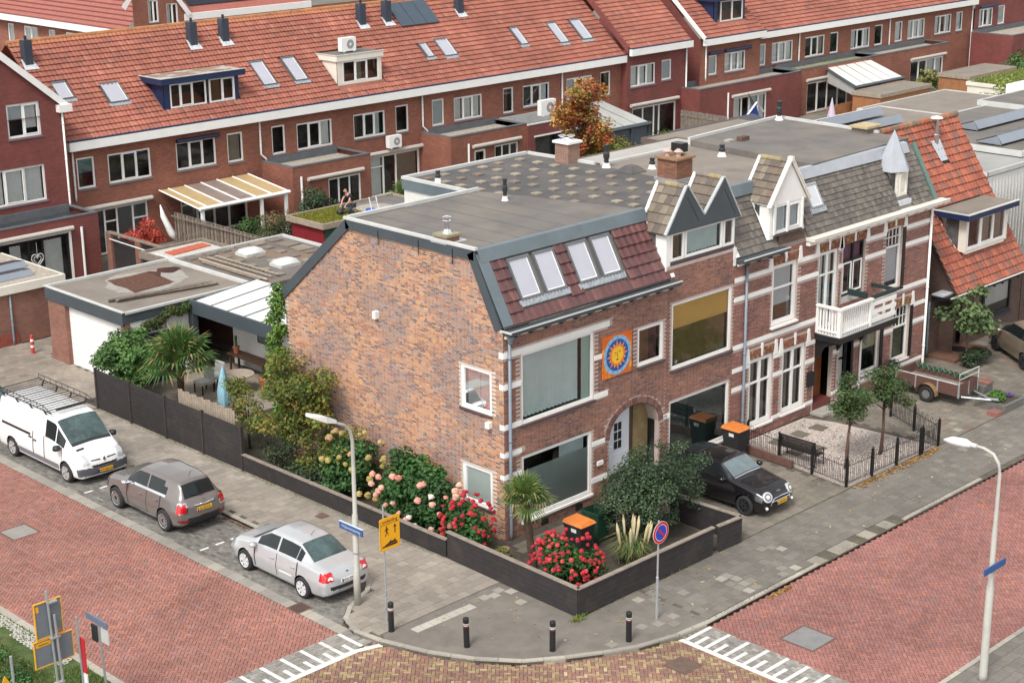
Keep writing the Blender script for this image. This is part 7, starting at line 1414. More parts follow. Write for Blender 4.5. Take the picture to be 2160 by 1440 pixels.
one('corner_pier',BR_GAR,ga,lambda s:s.box(.02,19.95,0,.3,20.15,2.5));one('far_wall',BR_GAR,ga,lambda s:s.box(.6,25.25,0,5.75,25.35,2.6))
one('roof_deck',BITU2,ga,lambda s:s.box(.06,20.0,2.6,5.7,25.35,2.86));one('fascia',ANTH,ga,lambda s:[s.box(-.02,19.95,2.42,.06,25.45,2.93),s.box(.06,19.93,2.5,3.0,20.0,2.93)])
one('roof_edge',GREYW,ga,lambda s:[s.box(-.05,19.9,2.931,.1,25.5,2.97),s.box(.1,25.38,2.861,5.8,25.5,2.97),s.box(.1,19.88,2.861,5.8,20.0,2.95),s.box(5.66,20.0,2.861,5.8,25.38,2.99)])
wetm=mat('wet_roof_patch',(.055,.03,.022),.12,.3,6);r=random.Random(6)
one('puddle',wetm,ga,lambda s:s.add([(2.0,22.2,2.864),(2.9,22.3,2.864),(3.7,22.35,2.864),(4.0,22.6,2.864),(4.1,23.6,2.864),(4.5,24.2,2.864),(4.2,24.6,2.864),(3.2,24.5,2.864),(2.3,24.6,2.864),(2.1,23.8,2.864),(2.15,23.0,2.864)],[tuple(range(11))]))
b=MB()
for k in range(13):
 for j in range(13):x,y=2.2+k*.14,22.45+j*.16;b.box(x,y,2.8645,x+.10,y+.12,2.875)
b.build('root_mat',mat('reddish_root_mat',(.13,.06,.04),.9,.4,8),ga)['kind']='stuff'
one('puddle',mat('dry_rim',(.29,.27,.24),.8,.2,4),ga,lambda s:s.add([(3.35+1.75*math.cos(a)*(1+.1*math.sin(2*a)+.06*math.sin(9*a)),23.45+1.5*math.sin(a)*(1+.12*math.cos(3*a)+.05*math.cos(11*a)),2.8625)for a in[k*math.pi/12 for k in range(24)]],[tuple(range(24))]))
one('puddle',wetm,ga,lambda s:s.add([(4.9+.5*math.cos(a),24.2+.45*math.sin(a)*(1+.2*math.cos(3*a)),2.865)for a in[k*math.pi/10 for k in range(20)]],[tuple(range(20))]))
bm=thing('wooden_beam','weathered timber beams lying across the garage roof','timber',(2.7,21.2,2.9));one('beam',WOODG,bm,lambda s:s.tube([(.75,21.55,2.95),(4.9,20.85,2.95)],.07,4));one('beam',mat('dark_beam',(.07,.06,.06),.9,.2,4),bm,lambda s:s.tube([(.55,21.75,2.94),(4.8,21.1,2.94)],.06,4));one('beam',WOODG,bm,lambda s:s.tube([(.8,21.45,3.02),(4.7,20.9,3.02)],.035,4))
Fg=FY(19.98);wall('garden_wall',WHITE,ga,Fg,.3,3.05,0,2.5,[(.8,2.62,0,1.9)]);window(ga,Fg,.8,2.62,.0,1.9,splits=(.4,),fm=NAVY,fw=.14,rec=.05,sill=None)
pc=thing('wall_picture','small framed picture hanging on the white garage wall','picture',(1.7,19.93,2.2));one('frame',BLKPL,pc,lambda s:s.fbox(FY(19.96),1.56,1.84,2.0,2.42,0,.02));one('print',mat('faded_print',(.5,.44,.38),.7,.4,25),pc,lambda s:s.fbox(FY(19.96),1.59,1.81,2.03,2.39,.021,.023))
g2=thing('felt_garage_roof','low flat roofed building with loose pavers, two dome lights and a ladder on top','garage',(8.7,22.5,0))
rd2=one('roof_deck',mat('patchy_brown_felt',(.13,.115,.105),.9,.25,.6,dirt=((.19,.13,.09),.5,.5,.62)),g2,lambda s:s.box(5.82,19.6,2.5,11.55,25.4,2.82));one('roof_edge',GREYW,g2,lambda s:[s.box(5.8,25.4,2.7,11.7,25.52,2.92),s.box(11.55,19.6,2.7,11.68,25.4,2.92)]);one('wall',WHITE,g2,lambda s:s.box(5.85,14.3,0,5.95,19.9,2.75));one('wall',BR_GAR,g2,lambda s:s.box(5.85,19.7,0,11.5,25.4,2.5))
ms=[];cs=[]
for x,y,sz in[(6.67,25.1,.5),(7.59,25.17,.5),(8.3,25.15,.42),(9.2,25.15,.45),(10.0,25.14,.6),(10.9,25.18,.6),(10.88,24.11,.75),(10.85,23.14,.75),(9.9,24.25,.4),(7.74,24.28,.4),(9.87,23.3,.38),(8.74,23.3,.36),(7.72,23.34,.4),(9.79,22.32,.38),(8.69,22.35,.38),(7.63,22.33,.38),(7.62,21.43,.38),(7.55,20.42,.4),(10.62,22.39,.35),(10.8,21.5,.38),(9.7,21.4,.36)]:
 a=rnd.uniform(-.15,.15);ms.append(m4((x,y,2.85),(sz*math.cos(a),sz*math.sin(a),0),(-sz*math.sin(a),sz*math.cos(a),0),(0,0,.05)));cs.append(pick([(1,(.22,.19,.145)),(1,(.18,.15,.12))]))
field(rd2,'roof_paver','box',ms,cs,PAVE)
for i,(x,y)in enumerate(((8.75,23.92),(8.66,21.45))):
 d=thing('dome_rooflight','white %s dome light on the paver strewn low roof'%('far' if i==0 else 'near'),'roof light',(x,y,2.85));one('kerb',GREYW,d,lambda s:s.box(x-.5,y-.4,2.82,x+.5,y+.4,2.95));one('dome',mat('milky_dome',(.60,.60,.58),.25,.05,3,coat=.5),d,lambda s:s.add([(x+a_*.46,y+b__*.36,2.95)for a_,b__ in((-1,-1),(1,-1),(1,1),(-1,1))]+[(x+a_*.38,y+b__*.28,3.08)for a_,b__ in((-1,-1),(1,-1),(1,1),(-1,1))]+[(x+a_*.2,y+b__*.14,3.13)for a_,b__ in((-1,-1),(1,-1),(1,1),(-1,1))],[(0,1,5,4),(1,2,6,5),(2,3,7,6),(3,0,4,7),(4,5,9,8),(5,6,10,9),(6,7,11,10),(7,4,8,11),(8,9,10,11)]),smooth=True)
ld=thing('ladder','old wooden ladder lying flat on the paver strewn roof','ladder',(7,22.3,2.9))
for dx in(0,.38):one('stile',WOODC,ld,lambda s:s.tube([(7.0+dx,24.5,2.93),(6.95+dx,20.1,2.93)],.035,4))
for k in range(15):one('rung',WOODC,ld,lambda s:s.tube([(7.0,24.3-k*.29,2.93),(7.38,24.3-k*.29,2.93)],.017,5))
ld=thing('wooden_plank','pale planks lying beside the ladder on the low roof','plank',(6.6,22.2,2.9));one('plank',WOODC,ld,lambda s:s.tube([(6.65,24.6,2.9),(6.6,19.9,2.9)],.06,4));one('plank',WOODG,ld,lambda s:s.tube([(6.48,24.2,2.88),(6.45,20.2,2.88)],.05,4))
gs=thing('gravel_roof_shed','small shed with a white gravel roof and a strip of red tiles on it','shed',(8,27.4,0));one('wall',BLKPL,gs,lambda s:s.box(6.4,26.3,0,9.5,28.5,2.35));gr_=one('gravel_bed',mat('white_gravel_bed',(.46,.44,.40),1,.3,14,bump=1,bscale=30),gs,lambda s:s.box(6.5,26.35,2.35,9.4,28.45,2.5));one('roof_edge',WOODG,gs,lambda s:[s.box(6.3,26.2,2.3,9.6,26.34,2.6),s.box(6.3,28.46,2.3,9.6,28.6,2.6),s.box(6.3,26.34,2.3,6.44,28.46,2.6),s.box(9.46,26.34,2.3,9.6,28.46,2.6)])
for k in range(5):one('red_roof_tile',mat('loose_red_tile',(.42,.10,.05),.7,.15,5),gr_,lambda s:s.box(7.1+k*.42,27.2+k*.05,2.5,7.5+k*.42,27.85+k*.05,2.55))
sg_=thing('brick_garage','brick garage with pale fascia and pitched solar panels at the left border','garage',(0,28.3,0));one('wall',BR_GAR,sg_,lambda s:s.box(-6,28.1,0,2.2,33,2.15));one('fascia',CREAM,sg_,lambda s:s.box(-6,27.95,2.15,2.35,33.1,2.5));one('gravel_bed',GRAVEL,sg_,lambda s:s.box(-6,28.1,2.501,2.2,33,2.52));one('plinth',mat('plinth_red',(.24,.06,.04),.8,.2,5),sg_,lambda s:s.box(-6,28.06,0,.1,28.1,.5));pipe(sg_,MATS['drainpipe_grey'],-.15,28.04,0,2.15,.045)
for i,(yy,xx)in enumerate(((28.6,1.3),(30.0,1.8))):
 sp3=thing('solar_panel_row','%s row of tilted solar panels on the brick garage'%('front' if i==0 else 'back'),'solar panels',(0,yy,2.52))
 for k in range(3):one('panel',SOLAR,sp3,lambda s:s.add([(xx-1.7*(k+1)+.03,yy+.25,2.78),(xx-1.7*k,yy+.25,2.78),(xx-1.7*k,yy+1.15,2.62),(xx-1.7*(k+1)+.03,yy+1.15,2.62)],[(0,1,2,3)]))
 one('wind_plate',SOLGREY,sp3,lambda s:[s.add([(xx-5.1,yy,2.54),(xx,yy,2.54),(xx,yy+.2,2.77),(xx-5.1,yy+.2,2.77)],[(0,1,2,3)]),s.add([(xx,yy,2.54),(xx,yy+.2,2.77),(xx,yy+1.15,2.6)],[(0,1,2)])])
ve=thing('veranda','veranda with white opal roof panels and a deep dark grey beam beside the gable wall','veranda',(3,17,0));z0_,z1_=2.86,3.12
for k in range(5):one('roof_panel',POLY,ve,lambda s:s.add([(2.95,14.45+k*1.04,z0_),(5.85,14.45+k*1.04,z1_),(5.85,15.43+k*1.04,z1_),(2.95,15.43+k*1.04,z0_),(2.95,14.45+k*1.04,z0_-.03),(5.85,14.45+k*1.04,z1_-.03),(5.85,15.43+k*1.04,z1_-.03),(2.95,15.43+k*1.04,z0_-.03)],[(0,1,2,3),(4,7,6,5),(0,4,5,1),(3,2,6,7),(0,3,7,4)]))
for k in range(6):one('glazing_bar',ANTH,ve,lambda s:s.add([(2.93,14.40+k*1.04,z0_+.015),(5.85,14.40+k*1.04,z1_+.015),(5.85,14.46+k*1.04,z1_+.015),(2.93,14.46+k*1.04,z0_+.015),(2.93,14.40+k*1.04,z0_-.06),(5.85,14.40+k*1.04,z1_-.06),(5.85,14.46+k*1.04,z1_-.06),(2.93,14.46+k*1.04,z0_-.06)],[(0,1,2,3),(4,7,6,5),(0,4,5,1),(3,2,6,7),(0,3,7,4)]))
one('beam',ANTH,ve,lambda s:s.box(2.82,14.35,2.38,2.92,19.9,2.9));one('post',ANTH,ve,lambda s:s.box(2.82,19.62,0,3.05,19.9,2.38));one('post',ANTH,ve,lambda s:s.box(2.82,14.35,0,3.0,14.53,2.38));one('back_wall',WHITE,ve,lambda s:s.box(4.6,14.4,0,4.7,19.6,2.5))
wm=thing('wall_mirror_window','dark arched wall mirror hanging on the white veranda wall','mirror',(4.58,17.6,1.6));one('frame',BLKPL,wm,lambda s:s.fbox(FX(4.6),17.2,18.0,1.2,2.1,0,.03));one('glass',mat('dim_mirror',(.2,.22,.2),.2,.3,6),wm,lambda s:s.fbox(FX(4.6),17.26,17.94,1.26,2.04,.031,.033))
sb=thing('side_table','dark wooden side table against the veranda wall','table',(4.1,18,0));one('table_top',mat('dark_wood_top',(.07,.035,.02),.5,.2,4),sb,lambda s:s.box(3.75,16.6,.72,4.3,18.9,.78));[one('leg',MATS['dark_wood_top'],sb,lambda s:s.box(x,y,0,x+.07,y+.07,.72))for x in(3.8,4.18)for y in(16.7,18.75)]
TERR=mat('terracotta',(.40,.14,.07),.8,.15,6)
def pot(label,x,y,z,r_=.14,M=None,plant=None):
 t=thing('plant_pot',label,'plant pot',(x,y,z));one('pot',M or TERR,t,lambda s:s.lathe([(r_*.7,0),(r_,r_*1.7),(r_*1.1,r_*1.7),(r_*1.1,r_*2)],(x,y,z),12))
 if plant:leaves('foliage',t,[((x,y,z+r_*2+.15),.16,.16,.2)],160,.07,[(1,(.07,.14,.04))],7)
 return t
cp=pot('terracotta pot with a tall cactus on the veranda side table',4.0,18.6,.78,.13);one('cactus',mat('cactus_green',(.06,.13,.05),.8),cp,lambda s:[s.tube([(4.0,18.6,1.0),(4.0,18.6,1.45)],.05,8),s.tube([(4.0,18.6,1.15),(3.95,18.5,1.2),(3.95,18.5,1.38)],.03,6)])
pot('terracotta pot with small plant on the veranda floor',3.5,16.2,0,.22,None,True)
gt_=thing('garden_table','round pale garden table in the walled garden','table',(3.2,16.4,0));one('table_top',mat('pale_stone_top',(.38,.31,.25),.7,.15,4),gt_,lambda s:s.lathe([(.6,.70),(.6,.74)],(2.6,16.6,0),24));one('leg',BLKPL,gt_,lambda s:s.lathe([(.25,0),(.05,.04),(.05,.7)],(2.6,16.6,0),8))
for i,(x,y)in enumerate(((1.7,17.5),(2.4,17.75))):
 a=thing('garden_chair','pale upholstered garden chair %s'%('behind the palm' if i==0 else 'between palm and round table'),'chair',(x,y,0));one('seat',GREYW,a,lambda s:s.box(x-.28,y-.28,.4,x+.28,y+.28,.5));one('backrest',GREYW,a,lambda s:s.box(x+.2,y-.28,.5,x+.28,y+.28,.95));[one('leg',BLKPL,a,lambda s:s.box(x+p,y+q,0,x+p+.04,y+q+.04,.4))for p in(-.27,.23)for q in(-.27,.23)]
yard_tiles('terrace_floor',.4,4.5,14.3,19.8,[(2,(.30,.25,.20)),(1,(.25,.21,.165))],.035)
grass('garden_lawn',lambda r:(r.uniform(-1.3,3.5),r.uniform(10.5,14.2)),5000,.07,[(2,(.06,.12,.03)),(1,(.09,.14,.04))],55,.01)
pr=thing('folded_parasol','pale blue folded garden parasol standing behind the picket fence','parasol',(1.0,15.2,0));one('pole',WHITE,pr,lambda s:s.tube([(.9,15.1,0),(.9,15.1,1.75)],.02,6))
b=MB();k=20;v=[]
for i,(z,rr)in enumerate(((.28,.14),(.5,.20),(.9,.19),(1.3,.13),(1.62,.06),(1.74,.02))):
 for q in range(k):a=2*math.pi*q/k;r0=rr*(1+.28*(1 if q%2 else-1));v.append((.9+r0*math.cos(a),15.1+r0*math.sin(a),z))
b.add(v,[(i*k+q,i*k+(q+1)%k,(i+1)*k+(q+1)%k,(i+1)*k+q)for i in range(5)for q in range(k)]);b.build('canopy',mat('pale_blue_fabric',(.28,.50,.60),.8,.1,4),pr,smooth=True)
def boardfence(name,label,pts,h,cap=None,nb=8,post=True,pl=2.0,M=None,cat='fence',th=.03):
 t=thing(name,label,cat,(*pts[0],0));r=random.Random(len(label))
 for a,c in zip(pts[:-1],pts[1:]):
  a,c=Vector((*a,0)),Vector((*c,0));d=c-a;L=d.length;d.normalize();q=Vector((-d.y,d.x,0));n=max(1,round(L/pl))
  F=lambda u,z,nn:a+d*u+q*nn+Vector((0,0,z))
  for i in range(n):
   u0,u1=L*i/n+.045,L*(i+1)/n-.045
   for k in range(nb):
    z0,z1=.03+(h-.03)*k/nb,.03+(h-.03)*(k+1)/nb-.006;e=r.uniform(-.003,.003)
    one('board',M or WOODB,t,lambda s:s.fbox(F,u0 if post else u0-.045,u1 if post else u1+.042,z0,z1,-th/2+e,th/2+e))
   if post:one('post',mat('dark_post',(.035,.028,.026),.85,.2,5),t,lambda s:s.fbox(F,L*i/n-.045,L*i/n+.045,0,h+.05,-.05,.05))
  if post:one('post',MATS['dark_post'],t,lambda s:s.fbox(F,L-.045,L+.045,0,h+.05,-.05,.05))
  if cap:one('cap_board',cap,t,lambda s:s.fbox(F,-.02,L+.02,h,h+.035,-.07,.07))
 return t
boardfence('board_fence','tall black stained board fence along the left pavement',[(-1.95,18.86),(-1.95,10.15)],1.5,None,9)
CAPW=mat('grey_cap_board',(.24,.20,.165),.85,.25,5)
boardfence('low_board_wall','low black board wall with grey cap before the hydrangeas',[(-1.95,10.1),(-1.95,.42)],.56,CAPW,4,False,2.4,cat='garden wall',th=.06)
boardfence('low_board_wall','slightly higher black board wall rounding the corner front garden',[(-1.95,.36),(-2.1,-4.85),(3.5,-4.9)],.82,CAPW,5,False,2.6,cat='garden wall',th=.06)
boardfence('low_board_wall','short black gate panel and return wall beside the drive',[(3.72,-4.92),(4.72,-4.98),(4.62,-2.4)],.80,CAPW,5,False,2.6,cat='garden wall',th=.06)
pf=thing('picket_fence','weathered pale picket fence just behind the black fence','fence',(-1.5,12.5,0))
for k in range(24):y=14.1-k*.135;one('picket',WOODC,pf,lambda s:s.box(-1.58,y,.1,-1.555,y+.12,1.76+.03*math.sin(k*2.1)))
one('rail',WOODC,pf,lambda s:[s.box(-1.55,10.9,z,-1.51,14.25,z+.07)for z in(.5,1.4)])
gf=thing('garden_fence','long vertical plank fence between the two gardens behind the garages','fence',(13,32,0));n=62
for k in range(n):
 y=36.2-k*.135;x=13.3-.05*k/n*5+(.02 if k%2 else-.015);one('plank',(WOODG,mat('brown_plank',(.15,.105,.08),.85,.3,5),mat('pale_plank',(.24,.20,.16),.85,.3,5))[(k*7)%3],gf,lambda s:s.box(x-.012,y,.02,x+.012,y+.115,1.86+.01*(k%3)))
one('rail',WOODG,gf,lambda s:[s.box(13.06,27.8,z,13.1,36.3,z+.06)for z in(.4,1.75)]);one('top_rail',WOODG,gf,lambda s:s.add([(13.02,27.8,1.9),(13.08,27.8,1.9),(13.36,36.35,1.9),(13.28,36.35,1.9)],[(0,1,2,3)]))
pw=thing('brick_pier_wall','black slatted wall with red brick piers beside the red maple','garden wall',(8.7,32,0))
for k,y in enumerate((34.6,32.2,30.0)):one('pier',BR_GAR,pw,lambda s:s.box(8.5,y-.2,0,8.9,y+.2,2.0));
for(a,c_)in((34.4,32.4),(32.0,30.2),(29.8,28.7)):
 for k in range(int((a-c_)/.11)):one('slat',WOODB,pw,lambda s:s.box(8.62,a-(k+1)*.11,.05,8.65,a-(k+1)*.11+.1,1.85))
one('cap',WOODG,pw,lambda s:s.box(8.5,28.7,2.0,8.75,34.8,2.05))
cl=thing('clothes_line','white pole line stretching from the red extension to the garage roof','line',(7,30,2));one('line',WHITE,cl,lambda s:s.tube([(8.5,34.5,1.75),(6.3,26.2,2.7)],.03,5))
aw=thing('patio_awning','white framed patio roof with beige and tinted panels on the row facade','awning',(16,36,0));COLS=['b','b','g','g','b','b']
A0,A1,A2,A3=Vector((13.55,37.9,2.72)),Vector((18.95,37.9,2.72)),Vector((18.6,34.0,2.42)),Vector((13.2,34.0,2.42))
for k in range(6):
 u0,u1=(0,.1,.28,.46,.64,.82)[k],(.1,.28,.46,.64,.82,1)[k];M=mat('beige_awning_panel',(.42,.30,.15),.6,.1,2)if COLS[k]=='b' else mat('tinted_awning_panel',(.24,.19,.165),.35,.2,1.5)
 one('roof_panel',M,aw,lambda s:s.add([A0.lerp(A1,u0),A0.lerp(A1,u1),A3.lerp(A2,u1),A3.lerp(A2,u0)],[(0,1,2,3)]));one('rafter',WHITE,aw,lambda s:s.tube([A0.lerp(A1,u0),A3.lerp(A2,u0)],.045,4))
one('rafter',WHITE,aw,lambda s:s.tube([A1,A2],.045,4));one('gutter',WHITE,aw,lambda s:s.tube([A3,A2],.10,6));[one('post',WHITE,aw,lambda s:s.box(x-.07,34.0,0,x+.07,34.14,2.4))for x in(13.4,16.9,18.4)]
wp_=thing('folded_parasol','white folded parasol leaning at the end of the plank fence','parasol',(13,37,0));one('canopy',WHITE,wp_,lambda s:s.tube([(12.9,36.9,2.25),(12.95,36.8,1.7),(13.2,36.5,.8),(13.3,36.4,.5)],[.03,.14,.19,.08],8),smooth=True);one('pole',BLKPL,wp_,lambda s:s.tube([(13.1,36.7,2.3),(13.9,36.0,.1)],.03,5))
gr=thing('moss_roof_shed','low shed with mossy sedum roof, red and green walls, where the man kneels','shed',(18,29,0))
SG=[(15.4,27.5),(18.9,27.5),(18.9,30.2),(15.5,30.2)]
one('red_wall',mat('shed_red',(.20,.012,.02),.6,.15,4),gr,lambda s:s.box(15.6,27.65,0,15.68,30.0,2.1));one('green_wall',mat('shed_green',(.012,.07,.045),.6,.15,4),gr,lambda s:s.box(15.68,27.6,0,22,27.68,2.1));one('roof_edge',WOODC,gr,lambda s:[s.box(15.4,27.4,2.1,22.1,27.52,2.36),s.box(15.4,27.52,2.1,15.52,30.1,2.36),s.box(15.4,30.1,2.1,22.1,30.2,2.36),s.box(22.0,27.52,2.1,22.1,30.1,2.36)])
one('sedum_bed',MOSS,gr,lambda s:s.box(15.55,27.55,2.1,18.4,30.08,2.30));one('membrane',mat('grey_membrane',(.14,.13,.125),.7,.2,1.5,bump=.6,bscale=2),gr,lambda s:s.box(18.4,27.55,2.1,22.0,30.08,2.27));one('gravel_heap',GRAVEL,gr,lambda s:s.lathe([(.95,0),(.6,.06),(.1,.09)],(19.6,28.6,2.27),14));one('round_window',WHITE,gr,lambda s:s.lathe([(.11,0),(.11,.02)],(16.6,27.58,1.7),12))
o=grass('sedum',lambda r:(r.uniform(15.6,18.4),r.uniform(27.6,30.0)),5200,.10,[(3,(.26,.26,.03)),(2,(.16,.19,.03)),(1,(.30,.20,.05)),(1,(.10,.14,.03))],56,2.28,gr,.8)
lad=thing('step_ladder','aluminium ladder top standing against the mossy shed roof beside the man','ladder',(18.9,27.3,0));AL=mat('bright_aluminium',(.62,.64,.66),.35,metal=.3)
for dx in(0,.42):one('stile',AL,lad,lambda s:s.tube([(18.55+dx,26.9,0),(18.45+dx,27.7,3.1)],.03,4))
for k in range(9):one('rung',AL,lad,lambda s:s.tube([(18.55-.011*k,26.9+.09*k,.2+.33*k),(18.97-.011*k,26.9+.09*k,.2+.33*k)],.02,4))
bx_=thing('blue_crate','blue plastic tub on the shed roof beside the ladder','tub',(19.0,28.0,2.3));one('tub',mat('tub_blue',(.02,.09,.5),.4),bx_,lambda s:s.lathe([(.2,0),(.26,.16),(.22,.18)],(18.75,27.95,2.28),12))
MX,MY,MZ=17.95,28.45,2.32
man=thing('person','man in a black T-shirt kneeling on the mossy shed roof, bending forward','person',(MX,MY,MZ))
def skin(name,verts,edges,rad,M,parent,root=0,sub=2):
 me=bpy.data.meshes.new(name);o3=org(parent);me.from_pydata([(MX+x-o3.x,MY+y-o3.y,MZ+z-o3.z)for x,y,z in verts],edges,[]);o=bpy.data.objects.new(name,me);link(o,parent)
 s_=o.modifiers.new('skin','SKIN');lay=me.skin_vertices[0].data if len(me.skin_vertices)else None
 if lay is None:return o
 for i,r_ in enumerate(rad):lay[i].radius=(r_,r_)if not isinstance(r_,tuple)else r_
 lay[root].use_root=True;u=o.modifiers.new('sub','SUBSURF');u.levels=u.render_levels=sub;me.materials.append(M);ORG[o.name]=o3
 return o
def skinv(name,verts,edges,rad,M,parent,root=0,sub=2):
 me=bpy.data.meshes.new(name);o3=org(parent);me.from_pydata([(MX+x-o3.x,MY+y-o3.y,MZ+z-o3.z)for x,y,z in verts],edges,[]);o=bpy.data.objects.new(name,me);link(o,parent)
 bpy.context.view_layer.objects.active=o;o.modifiers.new('skin','SKIN')
 if not me.skin_vertices:
  with bpy.context.temp_override(object=o,active_object=o):bpy.ops.mesh.customdata_skin_add()
 lay=me.skin_vertices[0].data
 for i,r_ in enumerate(rad):lay[i].radius=r_ if isinstance(r_,tuple)else(r_,r_)
 lay[root].use_root=True;u=o.modifiers.new('sub','SUBSURF');u.levels=u.render_levels=sub;me.materials.append(M);ORG[o.name]=o3;return o
V=[(0.05,0,.42),(0.02,0,.58),(-.10,0,.80),(-.17,0,.92),(-.25,0,1.0),(-.31,0,1.10),(-.33,0,1.17),(.03,-.11,.38),(-.30,-.16,.16),(-.28,-.16,.08),(.10,-.16,.07),(.2,-.16,.04),(.03,.11,.38),(-.34,.15,.36),(-.30,.16,.08),(-.38,.16,.03),(-.38,.16,.04),(-.14,-.19,.88),(-.28,-.24,.64),(-.44,-.16,.46),(-.14,.19,.88),(-.30,.25,.62),(-.46,.14,.44)]
E_=[(0,1),(1,2),(2,3),(3,4),(4,5),(5,6),(0,7),(7,8),(8,9),(9,10),(10,11),(0,12),(12,13),(13,14),(14,15),(3,17),(17,18),(18,19),(3,20),(20,21),(21,22)]
RA=[(.15,.12),(.14,.11),(.17,.12),(.13,.10),(.055,.055),(.09,.085),(.075,.075),.10,.075,.06,.05,.035,.10,.075,.055,.04,.03,.065,.045,.03,.065,.045,.03]
V=V[:16]+V[17:];E_=[(a if a<16 else a-1,b_ if b_<16 else b_-1)for a,b_ in E_];RA=RA[:16]+RA[17:]
hands=[]
for hi,sy in((18,-1),(21,1)):
 hx,hy,hz=V[hi]
 pa=len(V);V.append((hx-.06,hy-sy*.0,hz-.06));RA.append(.026);E_.append((hi,pa))
 for f in range(5):
  o_=(f-2)*.019;ln=(.05,.07,.078,.07,.055)[f];k0=len(V)
  if f==0:V+=[(hx-.05,hy-sy*.045,hz-.075),(hx-.07,hy-sy*.055,hz-.11)]
  else:V+=[(hx-.07-.02,hy+sy*o_,hz-.06-ln*.5),(hx-.08,hy+sy*o_*1.1,hz-.06-ln)]
  RA+=[.009,.008];E_+=[(pa,k0),(k0,k0+1)]
SKIN=mat('skin',(.50,.28,.20),.55,.05,8)
skinv('body',V,E_,RA,SKIN,man)
TS=mat('black_tshirt',(.015,.016,.022),.9,.1,8);TR=mat('dark_work_trousers',(.035,.045,.06),.9,.15,8)
skinv('tshirt',[(.045,0,.50),(.02,0,.62),(-.10,0,.80),(-.17,0,.93),(-.14,-.20,.88),(-.21,-.23,.75),(-.14,.20,.88),(-.22,.235,.74)],[(0,1),(1,2),(2,3),(3,4),(4,5),(3,6),(6,7)],[(.165,.135),(.155,.125),(.185,.135),(.14,.11),.075,.062,.075,.062],TS,man)
skinv('trousers',[(.05,0,.43),(.03,-.11,.38),(-.30,-.16,.17),(-.28,-.16,.085),(.08,-.16,.075),(.03,.11,.38),(-.34,.15,.37),(-.31,.16,.12)],[(0,1),(1,2),(2,3),(3,4),(0,5),(5,6),(6,7)],[(.165,.135),.115,.088,.075,.062,.115,.088,.065],TR,man)
skinv('shoe',[(.08,-.16,.075),(.18,-.16,.04),(.24,-.16,.0)],[(0,1),(1,2)],[.05,.045,.03],mat('shoe_red',(.45,.06,.05),.6),man);skinv('shoe',[(-.28,.16,.05),(-.42,.16,.03)],[(0,1)],[.05,.04],MATS['shoe_red'],man)
skinv('hair',[(-.29,0,1.14),(-.32,0,1.20)],[(0,1)],[(.088,.085),(.07,.07)],mat('light_brown_hair',(.22,.12,.055),.8,.2,30),man)
one('face_features',mat('face_dark',(.10,.04,.03),.6),man,lambda s:[s.box(MX-.405,MY-.04,MZ+1.115,MX-.395,MY-.02,MZ+1.125),s.box(MX-.405,MY+.02,MZ+1.115,MX-.395,MY+.04,MZ+1.125),s.box(MX-.40,MY-.02,MZ+1.05,MX-.392,MY+.02,MZ+1.057)])
one('nose',SKIN,man,lambda s:s.add([(MX-.395,MY-.012,MZ+1.08),(MX-.395,MY+.012,MZ+1.08),(MX-.425,MY,MZ+1.08),(MX-.395,MY,MZ+1.11)],[(0,1,3),(1,2,3),(0,3,2)]));one('ear',SKIN,man,lambda s:[s.lathe([(.008,-.02),(.02,0),(.008,.02)],(MX-.31,MY+sd*.092,MZ+1.10),6)for sd in(-1,1)])
rl=thing('black_bag','dark rolled bag lying before the kneeling man','bag',(MX-.55,MY,MZ));one('bag',BLKPL,rl,lambda s:s.lathe([(.12,0),(.18,.1),(.16,.22),(.08,.28)],(MX-.62,MY+.05,MZ),10),smooth=True)
FG=[(10.36,-4.78),(10.75,-1.9),(10.95,-.45)]
gvl=prism_poly('gravel_garden',[(10.4,-4.8),(15.4,-4.9),(15.0,-1.1),(14.6,-.1),(11.0,-.05)],-.03,.02,mat('pink_white_gravel',(.43,.37,.33),1,.25,9,bump=1,bscale=25))
ms=[];cs=[];r=random.Random(12);ig=pip([(10.45,-4.75),(15.3,-4.85),(14.6,-.7),(14.3,-.15),(11.05,-.12)])
while len(ms)<9000:
 x,y=r.uniform(10.4,15.4),r.uniform(-4.9,0)
 if not ig(x,y):continue
 s=r.uniform(.02,.045);a=r.uniform(0,3);ms.append(m4((x,y,.02+s*.3),(s*math.cos(a),s*math.sin(a),0),(-s*math.sin(a)*.8,s*math.cos(a)*.8,0),(0,r.uniform(-.01,.01),s*.7)));cs.append(pick([(4,(.46,.40,.36)),(1,(.56,.52,.48)),(.4,(.18,.15,.13)),(.5,(.38,.28,.24))],r))
o=stuffmesh('gravel','box',ms,cs,PIECE,gvl);o['kind']='stuff'
ms=[m4((x,y,.035),(.5,0,0),(0,.5,0),(0,0,.05))for x,y in((12.0,-.95),(13.15,-1.0),(12.45,-2.2),(11.7,-1.9),(14.1,-1.1))]
field(gvl,'stepping_slab','box',ms,[(.14,.12,.095)]*5,PAVE)
fi=thing('iron_fence','black hoop topped iron fence round the white gravel front garden','fence',(12.5,-4.8,0));IRON=mat('iron_black',(.008,.008,.009),.45)
